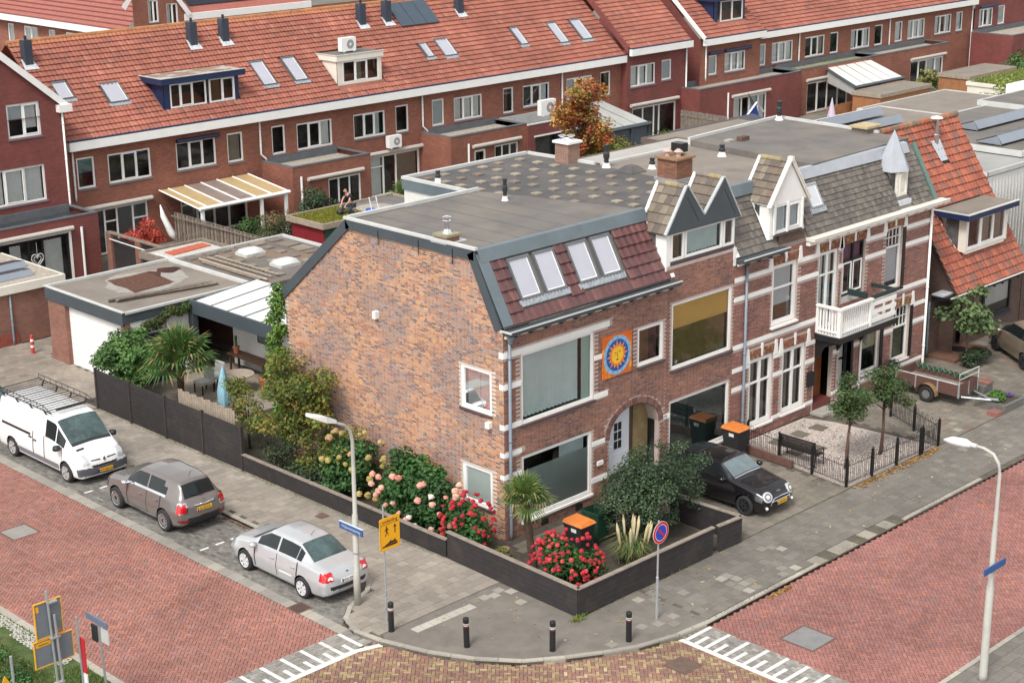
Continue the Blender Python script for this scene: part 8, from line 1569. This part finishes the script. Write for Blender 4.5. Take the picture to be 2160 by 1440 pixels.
def ironrun(a,c_,n,h=.82):
 a,c_=Vector((*a,0)),Vector((*c_,0));d=c_-a;L=d.length;d.normalize();q=Vector((-d.y,d.x,0));F=lambda u,z,nn=0:a+d*u+q*nn+Vector((0,0,z))
 for i in range(n+1):u=L*i/n;one('post',IRON,fi,lambda s:[s.fbox(F,u-.035,u+.035,0,h+.12,-.035,.035),s.fbox(F,u-.012,u+.012,h+.12,h+.2,-.012,.012)])
 for i in range(n):
  u0,u1=L*i/n+.035,L*(i+1)/n-.035;one('rail',IRON,fi,lambda s:[s.tube([F(u0,.12),F(u1,.12)],.013,4),s.tube([F(u0,h-.14),F(u1,h-.14)],.013,4)])
  k=max(2,round((u1-u0)/.30));w_=(u1-u0)/k
  for j in range(k):
   uc=u0+(j+.5)*w_;hw_=w_*.30;one('hoop_bar',IRON,fi,lambda s:[s.tube([F(uc-hw_,.12),F(uc-hw_,h-.08)]+[F(uc-hw_*math.cos(t_),h-.08+.12*math.sin(t_))for t_ in(.5,1.05,1.57,2.1,2.64)]+[F(uc+hw_,h-.08),F(uc+hw_,.12)],.009,4,cap=False),s.tube([F(uc,.12),F(uc,h-.04)],.009,4)])
   if j<k-1:one('plain_bar',IRON,fi,lambda s:s.tube([F(uc+w_/2,.12),F(uc+w_/2,h-.14)],.008,4))
ironrun(FG[0],FG[2],3);ironrun((10.36,-4.78),(14.4,-4.93),3);ironrun((14.48,-4.95),(15.5,-4.93),1);ironrun((15.5,-4.93),(16.85,-2.2),2)
lw=thing('brick_edging','low reddish brick edging wall between the drive and the gravel garden','garden wall',(10.5,-1.5,0));one('wall',mat('edging_brick',(.13,.065,.05),.9,.2,5),lw,lambda s:s.add([(10.45,-2.6,0),(10.65,-.2,0),(10.75,-.2,0),(10.55,-2.6,0),(10.45,-2.6,.25),(10.65,-.2,.25),(10.75,-.2,.25),(10.55,-2.6,.25)],[(0,1,5,4),(4,5,6,7),(2,3,7,6),(3,0,4,7),(1,2,6,5)]))
be=thing('garden_bench','dark slatted bench with cast iron sides beside the iron fence','bench',(11.1,-2.4,0))
for k in range(4):one('seat_slat',mat('bench_wood',(.035,.025,.022),.7,.2,5),be,lambda s:s.box(10.98+k*.11,-3.15,.42,11.07+k*.11,-1.75,.45))
for k in range(4):one('back_slat',MATS['bench_wood'],be,lambda s:s.box(10.93-k*.012,-3.15,.52+k*.1,10.955-k*.012,-1.75,.60+k*.1))
for y in(-3.18,-1.76):one('side_frame',IRON,be,lambda s:[s.tube([(10.9,y,0),(10.95,y,.42),(10.88,y,.92)],.025,5),s.tube([(11.4,y,0),(11.38,y,.44),(10.95,y,.42)],.025,5),s.tube([(11.38,y,.44),(11.38,y,.62),(10.93,y,.64)],.02,5)])
pn=thing('brick_planter','low grey planter box with green plant and purple flowers near the trailer','planter',(20.6,-4.3,0));PL=mat('planter_grey',(.13,.125,.11),.9,.2,5)
for(a,b_,c_,d_)in((19.85,-4.96,21.35,-4.84),(19.85,-3.86,21.35,-3.74),(19.85,-4.84,19.97,-3.86),(21.23,-4.84,21.35,-3.86)):one('side',PL,pn,lambda s:s.box(a,b_,0,c_,d_,.28))
one('soil',SOIL,pn,lambda s:s.box(19.97,-4.84,0,21.23,-3.86,.2));leaves('foliage',pn,[((20.4,-4.3,.38),.3,.3,.2)],500,.13,[(1,(.12,.26,.03)),(1,(.09,.2,.04))],8);leaves('purple_flowers',pn,[((21.0,-4.45,.32),.14,.14,.08)],120,.06,[(1,(.15,.06,.35)),(1,(.12,.08,.1))],9,M=FLOW)
bl2=thing('paving_stack','small stack of reddish paving slabs on the pavement by the planter','slab',(19.6,-4.8,0));one('slab',mat('red_slab',(.22,.10,.085),.9,.15,6),bl2,lambda s:s.box(19.3,-4.95,.002,19.75,-4.55,.07));one('slab',MATS['red_slab'],bl2,lambda s:s.box(19.33,-4.93,.071,19.77,-4.53,.13))
cbx=thing('concrete_box','grey concrete block standing behind the planter','block',(21.2,-3.2,0));one('block',PL,cbx,lambda s:s.box(20.9,-3.5,0,21.5,-3.0,.4));one('lid',BR_GAR,cbx,lambda s:s.box(21.1,-3.52,.4,21.52,-2.98,.47))
def flatshed(label,x0,x1,y0,y1,z,wallM,roofM,edge=None,name='shed',cat='shed',wallz=0,e=.12):
 t=thing(name,label,cat,(x0,y0,0));one('wall',wallM,t,lambda s:s.box(x0+.08,y0+.08,wallz,x1-.08,y1-.08,z-.15));one('roof_deck',roofM,t,lambda s:s.box(x0+.1,y0+.1,z-.15,x1-.1,y1-.1,z-.04));one('roof_edge',edge or GREYW,t,lambda s:[s.box(x0,y0,z-.25,x1,y0+.1,z),s.box(x0,y1-.1,z-.25,x1,y1,z),s.box(x0,y0+.1,z-.25,x0+.1,y1-.1,z),s.box(x1-.1,y0+.1,z-.25,x1,y1-.1,z)]);return t
flatshed('pale grey low flat roof behind the light brick chimney',23.2,30.5,14.6,19.0,5.4,BR_OLD,mat('pale_felt',(.36,.34,.31),.9,.1,.8),mat('brown_edge',(.12,.085,.07),.7))
flatshed('brown felt roof with dark raised strips behind the pale roof',30.8,38.5,16.5,21.5,5.0,BR_OLD,BITU2,mat('brown_edge',(.12,.085,.07),.7))
flatshed('brown flat roof carrying the rows of solar panels',31.0,41.5,8.6,14.8,6.0,BR_OLD,BITU2)
flatshed('brown flat roof far right of the solar rows',42.0,50.5,10.5,16.5,5.6,BR_OLD,BITU2)
flatshed('dark flat roof carrying two solar rows at the right border',33.5,45,2.5,9.8,6.4,BR_OLD,BITU)
flatshed('dark grey annex roof under the upright air conditioner',43.0,52,5.5,10.2,6.6,BR_GAR,BITU)
for i,(x0,x1,y)in enumerate(((31.8,36.8,9.5),(32.6,37.8,11.3),(33.8,38.9,13.1))):solar_frame(('nearest','middle','farthest')[i]+' tilted solar row on the brown roof behind the raised roof',x0,x1,y,6.05,.95,.42)
for i,(x0,x1,y)in enumerate(((34.0,42.5,4.0),(36.5,44.5,6.6))):solar_frame(('lower','upper')[i]+' tilted solar row on the dark roof at the right border',x0,x1,y,6.42,1.0,.42)
sk_=flatshed('low shed roof with big dark tilted panels behind the pale felt roof',36.5,44,20.5,26,3.4,WOODG,BITUS);[one('dark_panel',SOLAR,sk_,lambda s:s.add([(36.8+k*2.4,21,3.5),(39.0+k*2.4,21,3.5),(39.0+k*2.4,24.5,4.2),(36.8+k*2.4,24.5,4.2)],[(0,1,2,3)]))for k in range(3)]
one('white_frame',WHITE,sk_,lambda s:s.tube([(36.8,21,3.6),(44,21,3.6)],.05,4))
ar=thing('air_conditioner','big white upright air conditioner with cables at the right','air conditioner',(47.3,8.6,6.7));MB().box(46.9,8.4,6.66,47.7,8.9,7.9).build('casing',WHITE,ar);one('side_grille',mat('fan_grey',(.28,.28,.28),.6),ar,lambda s:s.box(46.9+.1,8.38,6.8,47.6,8.399,7.8));one('cable',CREAM,ar,lambda s:[s.tube([(47.0,8.3,7.2-.2*k),(47.6,8.1,6.9),(48.6,8.0,6.75),(49.2,8.2,7.2)],.05,5)for k in range(3)])
pr_=thing('pyramid_roof','dark glazed tile roof with thick hips at the right border','roof',(50,6,6.4));RO=Vector((49.0,6.2,6.5));one('white_wall',WHITE,pr_,lambda s:s.box(49,6.2,5.2,58,12,6.5));dk=one('roof_deck',BITUS,pr_,lambda s:s.add([RO,RO+Vector((9,0,0)),RO+Vector((6,2.2,3.6)),RO+Vector((2.4,2.2,3.6))],[(0,1,2,3)]));VV=Vector((0,2.2,3.6)).normalized()
roof_tiles(dk,RO,(1,0,0),VV,7,4.2,.3,.33,[(1,(.085,.06,.07)),(1,(.11,.075,.085))],lambda u,v:u<v*.56,0,'tile',TILEG,91,.3);one('hip_tile',mat('hip_plum',(.13,.09,.095),.45,.1,6),pr_,lambda s:s.tube([RO,RO+Vector((2.4,2.2,3.6))],.17,8));one('gutter',SLATE,pr_,lambda s:s.box(48.8,5.95,6.35,58,6.2,6.5))
flatshed('orange wooden garden house with dark flat roof in the middle right gardens',63.0,69.2,28.6,30.9,2.5,WOODO,BITU2,WOODC);flatshed('orange wooden garden house with brown roof further right',73.8,80.2,28.4,31.0,2.5,WOODO,BITU2,WOODC)
gg=flatshed('garden house with a lush green sedum roof at the right border',70.5,82,23.5,26.8,2.7,CREAM,MOSS,CREAM);grass('sedum',lambda r:(r.uniform(70.7,81.8),r.uniform(23.7,26.6)),3500,.22,[(1,(.20,.26,.05)),(1,(.26,.26,.08)),(1,(.14,.2,.05))],57,2.7,gg,.8)
v2=thing('white_veranda_roof','white panelled veranda roof with dark edge in the far gardens','veranda',(68,33,0));[one('roof_panel',POLY,v2,lambda s:s.add([(64.6+k*1.15,31.6,2.55),(65.7+k*1.15,31.6,2.55),(68.9+k*1.08,36.2,3.0),(67.9+k*1.08,36.2,3.0)],[(0,1,2,3)]))for k in range(5)]
one('beam',ANTH,v2,lambda s:[s.tube([(64.5,31.55,2.5),(70.4,31.55,2.5)],.12,4),s.tube([(64.5,31.55,2.5),(67.8,36.2,2.9)],.12,4)]);one('side_glass',GREYW,v2,lambda s:s.add([(64.6,31.7,1.9),(67.7,36.1,2.0),(67.7,36.1,2.8),(64.6,31.7,2.4)],[(0,1,2,3)]));[one('post',ANTH,v2,lambda s:s.box(x,31.6,0,x+.12,31.72,2.5))for x in(64.6,67.5,70.2)]
v3=thing('glass_veranda','grey glass veranda roof beside the autumn tree','veranda',(43,35,0));[one('roof_panel',mat('grey_glass_panel',(.42,.43,.41),.3,.1,1),v3,lambda s:s.add([(41.6+k*1.1,33.0,2.6),(42.65+k*1.1,33.0,2.6),(43.8+k*1.1,37.8,3.2),(42.8+k*1.1,37.8,3.2)],[(0,1,2,3)]))for k in range(3)]
one('beam',ANTH,v3,lambda s:s.tube([(41.5,32.95,2.5),(45.0,32.95,2.5)],.14,4));one('side_glass',mat('dark_side_glass',(.06,.075,.10),.2),v3,lambda s:s.box(41.6,33.0,0,44.9,33.06,2.4));[one('post',ANTH,v3,lambda s:s.box(x,32.9,0,x+.12,33.02,2.5))for x in(41.6,43.2,44.8)]
bs=thing('blue_gable_shed','small shed with bright blue pointed gable in the far gardens','shed',(50,30,0));one('gable',mat('bright_blue',(.01,.05,.30),.5),bs,lambda s:s.prism([(48.5,1.8),(51.3,1.8),(50.6,3.4)],FY(29.5),0,.1));one('verge',WHITE,bs,lambda s:s.tube([(48.4,29.35,1.8),(50.6,29.35,3.45),(51.3,29.35,2.8)],.07,4));one('roof',BITU,bs,lambda s:s.add([(50.6,29.5,3.45),(51.4,29.5,1.8),(54.0,32,1.8),(53.2,32,3.45)],[(0,1,2,3)]))
def plankrow(label,p,q,h,M=None):
 t=thing('garden_fence',label,'fence',(*p,0));p,q=Vector((*p,0)),Vector((*q,0));d=(q-p);L=d.length;d.normalize();nn=Vector((-d.y,d.x,0));F=lambda u,z,n:p+d*u+nn*n+Vector((0,0,z));k=int(L/.28)
 for i in range(k):one('plank',M or WOODG,t,lambda s:s.fbox(F,i*L/k+.01,(i+1)*L/k-.01,.02,h+.02*(i%2),-.02,.02))
 one('rail',M or WOODG,t,lambda s:s.fbox(F,0,L,h*.8,h*.8+.1,.02,.05));return t
plankrow('plank fence between the alley and the far gardens, beside the white door frame',(52.5,33),(52.5,36.8),1.9);plankrow('grey plank fence left of the orange garden houses',(70.2,28.5),(73.2,31.5),1.8);plankrow('plank fence hung with red flower pots behind the white cladding wall',(22.0,31.0),(27.5,31.0),1.7);plankrow('grey fence before the small extension at the top right',(86,33),(92,33),1.7);plankrow('orange brown fence behind the lavender parasol',(60.8,31.2),(63.8,31.2),1.7,WOODO)
G1=[(3,(.045,.105,.025)),(3,(.06,.13,.03)),(2,(.035,.075,.02)),(1,(.10,.16,.04))]
GY=[(3,(.13,.16,.025)),(3,(.09,.13,.025)),(2,(.20,.18,.03)),(1,(.05,.08,.02)),(.7,(.28,.17,.04))]
GD=[(3,(.04,.075,.035)),(2,(.06,.10,.045)),(2,(.03,.05,.025)),(1,(.10,.14,.07))]
def shrub(name,label,cat,c,rad,ncl,cr,n,size,pal,seed,base=None,tr=.05,limbs=6,lo=.3):
 t=thing(name,label,cat,(c[0],c[1],0));cl_=clumps(c,rad,ncl,cr,seed,lo);r=random.Random(seed)
 b0=base or(c[0],c[1],0);trunk('trunk',t,b0,(c[0],c[1],c[2]-rad[2]*.3),tr,tr*.6,[q[0]for q in r.sample(cl_,min(limbs,len(cl_)))],seed)
 leaves('crown',t,cl_,n,size,pal,seed);return t
shrub('small_tree','loose yellow green tree with airy branches before the orange gable wall','tree',(-1.0,8.1,2.35),(.95,3.1,2.0),84,.42,11000,.115,GY,101,tr=.07,limbs=24,lo=.15)
tt_=shrub('small_tree','sparse twiggy top shoots of a yellow green bush beside the veranda beam','bush',(-.6,11.6,1.7),(.6,1.3,1.2),18,.32,2200,.10,GY,102,limbs=9)
def heads(par,pts,r0,pal,seed,name='flower_head'):
 r=random.Random(seed);mesh={}
 for p in pts:
  c=pick(pal,r);key=(name,seed,tuple(round(x,2)for x in c))
  b=MB();R0=r0*r.uniform(.75,1.2);n=7;v=[];f=[]
  for i in range(5):
   th_=math.pi*(.12+.76*i/4)
   for q in range(n):a=2*math.pi*q/n+i*.4;k=R0*r.uniform(.82,1.18);v.append((p[0]+k*math.sin(th_)*math.cos(a),p[1]+k*math.sin(th_)*math.sin(a),p[2]+k*.85*math.cos(th_)))
  for i in range(4):
   for q in range(n):f.append((i*n+q,i*n+(q+1)%n,(i+1)*n+(q+1)%n,(i+1)*n+q))
  f+=[tuple(range(n)),tuple(range(4*n,5*n))[::-1]]
  for ff in f:
   k=r.uniform(.75,1.2);b.add([v[i]for i in ff],[tuple(range(len(ff)))],0,tuple(min(1,x*k)for x in c))
  b.build(name,FLOW,par)
def onell(c,rad,n,seed,front=True):
 r=random.Random(seed);out=[]
 while len(out)<n:
  d=Vector((r.gauss(0,1),r.gauss(0,1),r.gauss(0,1))).normalized()
  if d.z<-.55:continue
  if front and d.dot(Vector((-.65,-.65,.4)))<.05:continue
  out.append((c[0]+d.x*rad[0],c[1]+d.y*rad[1],c[2]+d.z*rad[2]))
 return out
HG=[(3,(.03,.09,.02)),(3,(.045,.12,.03)),(1,(.07,.15,.035)),(1,(.025,.055,.018))]
def dense(name,label,cat,c,rad,n,size,pal,seed,ncl=34,cr=.42):
 t=thing(name,label,cat,(c[0],c[1],0));trunk('stem',t,(c[0],c[1],0),(c[0],c[1],c[2]),.05,.03,onell(c,[x*.7 for x in rad],6,seed),seed)
 leaves('foliage',t,clumps(c,[x*.86 for x in rad],ncl,cr,seed,.5)+[(c,rad[0]*.7,rad[1]*.7,rad[2]*.8)],n,size,pal,seed);return t
t=dense('hydrangea_bush','big dark green hydrangea with scattered pink and white flower heads','bush',(-.95,2.75,1.1),(.82,1.95,1.25),11000,.15,HG,111)
PP=onell((-.95,2.75,1.0),(.88,1.95,1.2),54,5);PP=[p for p in PP if p[2]<1.75]
heads(t,PP,.10,[(4,(.55,.25,.19)),(3,(.60,.36,.26)),(2,(.62,.55,.48)),(1,(.42,.16,.12))],6)
t=dense('hydrangea_bush','green hydrangea with fading yellow brown flower heads near the gable wall','bush',(-1.0,5.9,1.05),(.75,1.35,1.05),7000,.14,HG,112,24,.38)
heads(t,onell((-1.0,5.5,1.1),(.9,1.6,1.25),36,7),.10,[(4,(.32,.25,.08)),(2,(.38,.24,.13)),(1,(.28,.24,.06))],8)
t=dense('hydrangea_bush','crimson flowered bush by the lower side window','bush',(-1.05,.45,.85),(.62,.85,.75),4200,.12,HG,113,18,.3)
heads(t,onell((-1.1,.45,.85),(.72,.95,.88),62,9),.072,[(4,(.36,.010,.022)),(2,(.26,.008,.02)),(1,(.42,.03,.04))],10)
t=dense('hydrangea_bush','round crimson flowered bush inside the corner of the black wall','bush',(-.95,-3.35,.75),(.88,.92,.72),6500,.11,HG,114,24,.32)
heads(t,onell((-.95,-3.35,.78),(1.0,1.05,.86),150,11),.062,[(4,(.38,.012,.022)),(1.5,(.46,.045,.05)),(2,(.26,.008,.02))],12)
dense('low_bush','grey green shrub at the end of the tall black fence','bush',(-1.3,8.9,.75),(.5,.6,.6),1800,.08,[(1,(.08,.10,.05)),(1,(.06,.08,.04))],115,10,.25)
dense('low_bush','dark green undergrowth behind the low wall below the airy tree','bush',(-1.1,7.6,.5),(.7,1.4,.5),3200,.10,GD,116,14,.3)
dense('fern','small fern between clay pot and palm trunk','plant',(-1.2,-1.1,.25),(.35,.4,.22),900,.09,[(1,(.12,.16,.03)),(1,(.18,.16,.04))],117,6,.18);pot('round clay pot standing in the fern bed by the palm',-1.0,-.95,.12,.15,mat('clay',(.30,.17,.12),.9))
shrub('dark_bush','large loose grey green bush leaning over the drive beside the black car','bush',(3.0,-2.75,1.55),(1.25,1.2,1.25),60,.42,15000,.085,GD,118,limbs=16,tr=.06);shrub('dark_bush','slender upper shoots of dark bush before the white door','bush',(4.5,-2.7,1.5),(.95,.95,1.2),32,.32,5500,.08,GD,119,limbs=10)
t=thing('pampas_grass','pampas grass clump with pale cream plumes behind the black wall','grass',(1.5,-3.6,0));r=random.Random(14);b=MB()
for k in range(420):
 a=r.uniform(0,6.28);L_=r.uniform(.6,1.15);o_=Vector((1.45+r.gauss(0,.12),-3.6+r.gauss(0,.12),.05));d=Vector((math.cos(a),math.sin(a),0));w_=Vector((-d.y,d.x,0))*.012;h_=L_*r.uniform(.6,1);c_=pick([(2,(.10,.15,.05)),(2,(.17,.20,.08)),(1,(.28,.24,.11))],r)
 p1=o_+d*L_*.3+Vector((0,0,h_*.75));p2=o_+d*L_*.75+Vector((0,0,h_*.55));b.add([o_-w_,o_+w_,p1+w_,p1-w_,p2],[(0,1,2,3),(3,2,4)],0,c_)
b.build('blade_tuft',LEAF,t)
for k in range(13):
 a=r.uniform(0,6.28);q=r.uniform(.1,.5);x,y=1.45+q*math.cos(a),-3.6+q*math.sin(a)
 one('plume',mat('plume_cream',(.50,.42,.25),.95,.15,20,bump=.6),t,lambda s:s.tube([(x,y,.55),(x+.05*math.cos(a),y+.05*math.sin(a),.85),(x+.1*math.cos(a),y+.1*math.sin(a),1.1),(x+.14*math.cos(a),y+.14*math.sin(a),1.28)],[.012,.035,.045,.01],6),smooth=True)
def fan(par,base,dirv,L,fr,seed,pal,nseg=22,droop=.35):
 r=random.Random(seed);b=MB();base=Vector(base);d=Vector(dirv).normalized();hub=base+d*L+Vector((0,0,-L*droop*.35))
 b.tube([base,base+d*L*.5+Vector((0,0,.03)),hub],[.018,.013,.01],5,col=(.12,.13,.04))
 up=Vector((0,0,1));side=d.cross(up);side=side.normalized()if side.length>.05 else Vector((1,0,0));nrm=side.cross(d).normalized()
 for k in range(nseg):
  a=R(-125+250*k/(nseg-1));q=(d*math.cos(a)+side*math.sin(a));ln=fr*(.72+.28*math.cos(a*.6))*r.uniform(.9,1.08);w_=q.cross(nrm)*.022*(fr/.55)
  p0,p1=hub,hub+q*ln*.6+nrm*.02;p2=hub+q*ln+Vector((0,0,-ln*droop*r.uniform(.6,1.5)));c_=pick(pal,r);tip=(.30,.24,.09)if r.random()<.25 else c_
  b.add([p0,p1+w_+nrm*.012,p1,p1-w_+nrm*.012,p2],[(0,1,2),(0,2,3)],0,c_);b.add([p1+w_,p1-w_,p2],[(0,1,2)],0,tip)
 return b.build('frond',LEAF,par)
PALP=[(3,(.09,.16,.035)),(2,(.12,.19,.045)),(1,(.06,.11,.03)),(.6,(.22,.21,.06))]
def palm(label,x,y,h,nf,L,fr,seed,tr=.09,lean=(0,0),pal=PALP):
 t=thing('fan_palm',label,'palm',(x,y,0));r=random.Random(seed);top=Vector((x+lean[0],y+lean[1],h));b=MB();pts=[Vector((x,y,0)).lerp(top,k/9)for k in range(10)];b.tube(pts,[tr*(1.0+.18*(k%2)+.25*(k>6))for k in range(10)],8);b.build('trunk',mat('palm_fibre',(.085,.055,.035),1,.4,20,bump=1,bscale=40),t)
 for k in range(nf):
  a=2.4*k+r.uniform(-.2,.2);e=R(80-85*(k/nf)**1.2+r.uniform(-8,8));d=(math.cos(a)*math.cos(e),math.sin(a)*math.cos(e),math.sin(e));fan(t,top,d,L*r.uniform(.85,1.1),fr*r.uniform(.9,1.1),seed+k,pal,droop=.08+.26*(k/nf))
 return t
palm('small fan palm with a slanting fibrous trunk in the corner front garden',-.75,-1.9,2.1,22,.40,.60,121,.10,(-.25,.1))
palm('large fan palm with wide fronds behind the tall black fence',.3,16.9,1.6,26,.75,.95,122,.12,pal=[(3,(.06,.13,.03)),(2,(.09,.17,.04)),(1,(.04,.08,.02)),(.5,(.2,.2,.06))])
palm('small palm clump behind the white cladding by the flower pot fence',25.0,32.5,1.3,14,.5,.8,123,.1)
GI=[(3,(.12,.22,.03)),(3,(.08,.17,.03)),(1,(.18,.26,.05)),(1,(.04,.08,.02))]
t=thing('climbing_plant','bright green climber running up the left edge of the gable wall','climber',(-.1,10.3,0));r=random.Random(15);one('stem',BARK,t,lambda s:s.tube([(-.05,10.3,0),(-.12,10.35,3),(-.05,10.3,5.6)],.03,5));leaves('foliage',t,[((-.15+r.uniform(-.15,.1),10.3+r.uniform(-.2,.3),.6+k*.17),.28,.30,.25)for k in range(31)],5200,.12,GI,16,droop=.6)
t=thing('climbing_plant','bright leafy climber bulging over the garage corner and black fence','climber',(-.6,19.3,0));one('stem',BARK,t,lambda s:s.tube([(-.3,19.5,0),(-.3,19.6,1.4),(0,19.6,2.4)],.05,5));leaves('foliage',t,clumps((-.35,19.3,1.55),(1.05,1.25,.95),40,.42,17,.4),9500,.15,[(3,(.10,.20,.05)),(2,(.07,.15,.04)),(1,(.15,.25,.07))],18,droop=.5)
t=thing('climbing_plant','dark vine hanging along the top of the white garage wall','climber',(1.8,19.8,2.5));one('stem',BARK,t,lambda s:s.tube([(.3,19.85,2.0),(1.6,19.85,2.6),(3.0,19.85,2.7)],.04,5));leaves('foliage',t,[((.5+k*.16,19.75,2.62-.55*max(0,1-k/9)+r.uniform(-.12,.08)),.22,.18,.26-.006*k)for k in range(17)],3600,.09,[(3,(.045,.085,.02)),(1,(.12,.09,.03)),(1,(.07,.10,.03))],19,droop=.6)
shrub('autumn_tree','slim autumn tree with red, orange and yellow leaves before the terraced row','tree',(36.2,30.2,4.1),(1.7,1.7,2.5),44,.62,9000,.17,[(3,(.40,.09,.03)),(3,(.42,.20,.04)),(2,(.30,.06,.04)),(2,(.22,.22,.05)),(1,(.5,.3,.06))],131,base=(36.2,30.2,0),tr=.1,limbs=14)
dense('yellow_bush','yellow green bushes behind the pale flat roof below the autumn tree','bush',(38.5,30.2,1.6),(3.4,1.4,1.5),5200,.17,[(2,(.20,.22,.04)),(2,(.12,.17,.04)),(1,(.25,.18,.05))],132,24,.6)
dense('red_maple','low spreading red Japanese maple by the black slatted wall','tree',(10.4,34.6,1.55),(1.35,1.0,.75),5200,.11,[(3,(.42,.05,.03)),(2,(.50,.10,.06)),(1,(.28,.03,.03))],133,26,.36)
dense('garden_bush','tall dark green bush between patio roof and French doors','bush',(19.6,33.3,1.35),(1.3,1.1,1.35),5200,.13,GD+[(1,(.13,.09,.04))],134,24,.42);dense('garden_bush','light green climber bush under the patio roof edge','bush',(15.1,32.6,1.1),(1.1,.8,1.0),3000,.12,G1,135,16,.36);dense('garden_bush','loose red tipped grey green bush behind the plank fence','bush',(15.9,31.0,1.3),(1.7,.9,1.25),6000,.10,[(3,(.12,.13,.06)),(2,(.08,.11,.05)),(1,(.22,.12,.06))],136,28,.42)
dense('garden_bush','young green bush beside the light brick chimney','bush',(33.0,31.5,1.5),(1.6,1.2,1.4),2600,.16,G1,137,16,.45);dense('garden_bush','green bushes beside the glass veranda','bush',(47.5,33.5,.9),(2.2,1.2,.9),2200,.18,G1,138,14,.5);dense('garden_bush','small green hedge by the alley fence','bush',(53.3,32.0,.7),(1.4,.7,.7),1200,.18,G1,139,8,.4)
dense('garden_bush','yellow green bushes below the green sedum roof at the right','bush',(69.5,23.0,1.6),(3.5,1.6,1.6),4200,.24,[(2,(.20,.24,.05)),(1,(.10,.16,.04))],140,22,.7);dense('garden_bush','round bush by the orange garden houses','bush',(76.5,33.0,1.2),(2.6,1.2,1.2),2000,.24,[(1,(.22,.20,.06)),(1,(.12,.15,.05))],141,12,.6);dense('garden_bush','leafy bush at the right border beyond the garden houses','bush',(86.5,30.5,1.8),(4.5,2.0,1.8),3600,.28,G1,142,20,.8)
pl_=thing('folded_parasol','lavender folded parasol by the orange fence in the far gardens','parasol',(60.6,30.8,0));one('canopy',mat('lavender',(.5,.42,.55),.8),pl_,lambda s:s.tube([(60.4,30.6,.6),(60.4,30.6,1.2),(60.4,30.6,2.3)],[.3,.28,.04],8));one('pole',WHITE,pl_,lambda s:s.tube([(60.4,30.6,0),(60.4,30.6,2.4)],.03,5))
t=bpy.data.objects.get('garden_fence.003')
for lb,x,y,sd in(('left one of two slim young street trees inside the iron fence',11.6,-3.9,151),('right one of two slim young street trees inside the iron fence',13.45,-4.0,152)):
 t=thing('young_tree',lb,'tree',(x,y,0));cx_,cy_=x+(.35 if sd==151 else.25),y+.1;cl_=clumps((cx_,cy_,2.15),(.85,.85,.85),40,.27,sd,.1);r=random.Random(sd);trunk('trunk',t,(x,y,0),(cx_,cy_,1.9),.055,.035,[q[0]for q in r.sample(cl_,10)],sd,mat('reddish_bark',(.10,.055,.04),.95,.3,10));leaves('crown',t,cl_,5200,.085,[(3,(.055,.10,.03)),(2,(.08,.13,.045)),(1,(.035,.06,.02)),(.5,(.20,.12,.06))],sd);one('stake',WOODG,t,lambda s:s.tube([(x+.22,y+.05,0),(x+.22,y+.05,1.15)],.025,5))
shrub('fig_tree','pale green broad leaved young tree before the orange tiled house','tree',(23.6,-1.1,2.1),(1.0,.9,1.1),22,.36,1700,.2,[(3,(.12,.18,.07)),(1,(.18,.24,.10)),(1,(.08,.12,.05))],153,limbs=10,tr=.05);dense('low_bush','dark low bushes at the foot of the broad leaved tree','bush',(23.9,-1.3,.4),(.9,.6,.4),1800,.1,GD,154,10,.25);dense('low_bush','dark hedge ball between trailer and banded house','bush',(19.7,-.45,.5),(.8,.35,.5),1500,.09,GD,155,8,.25)
SPL={'white_band','side_wall','bracket','bracket_strap','soffit_block','ridge_tile','sun_ray','pilaster','drawbar','sign_edge','sticker','corner_post','green_net','felt_seam','rib','cable','cat_flap_vent','entry_panel','barge_board','gable_capping'}
for o in[q for q in bpy.data.objects if q.type=='MESH' and q.name.split('.')[0]in SPL and not q.get('kind')and not q.children]:
 me=o.data;p=list(range(len(me.vertices)))
 def fnd(a):
  while p[a]!=a:p[a]=p[p[a]];a=p[a]
  return a
 for pl in me.polygons:
  for v in pl.vertices[1:]:p[fnd(v)]=fnd(pl.vertices[0])
 roots=sorted({fnd(pl.vertices[0])for pl in me.polygons})
 if not 1<len(roots)<60:continue
 ca=me.color_attributes.get('col');nm=o.name.split('.')[0]
 for rt_ in roots:
  b=MB();c_=o.copy();pls=[pl for pl in me.polygons if fnd(pl.vertices[0])==rt_]
  vs_=sorted({v for pl in pls for v in pl.vertices});ix={v:i for i,v in enumerate(vs_)};m2=bpy.data.meshes.new(nm)
  m2.from_pydata([me.vertices[v].co[:]for v in vs_],[],[[ix[v]for v in pl.vertices]for pl in pls])
  for M in me.materials:m2.materials.append(M)
  if ca:at=m2.color_attributes.new('col','FLOAT_COLOR','CORNER');at.data.foreach_set('color',[x for pl in pls for li in pl.loop_indices for x in ca.data[li].color])
  c_.data=m2;COL.objects.link(c_)
 bpy.data.objects.remove(o)
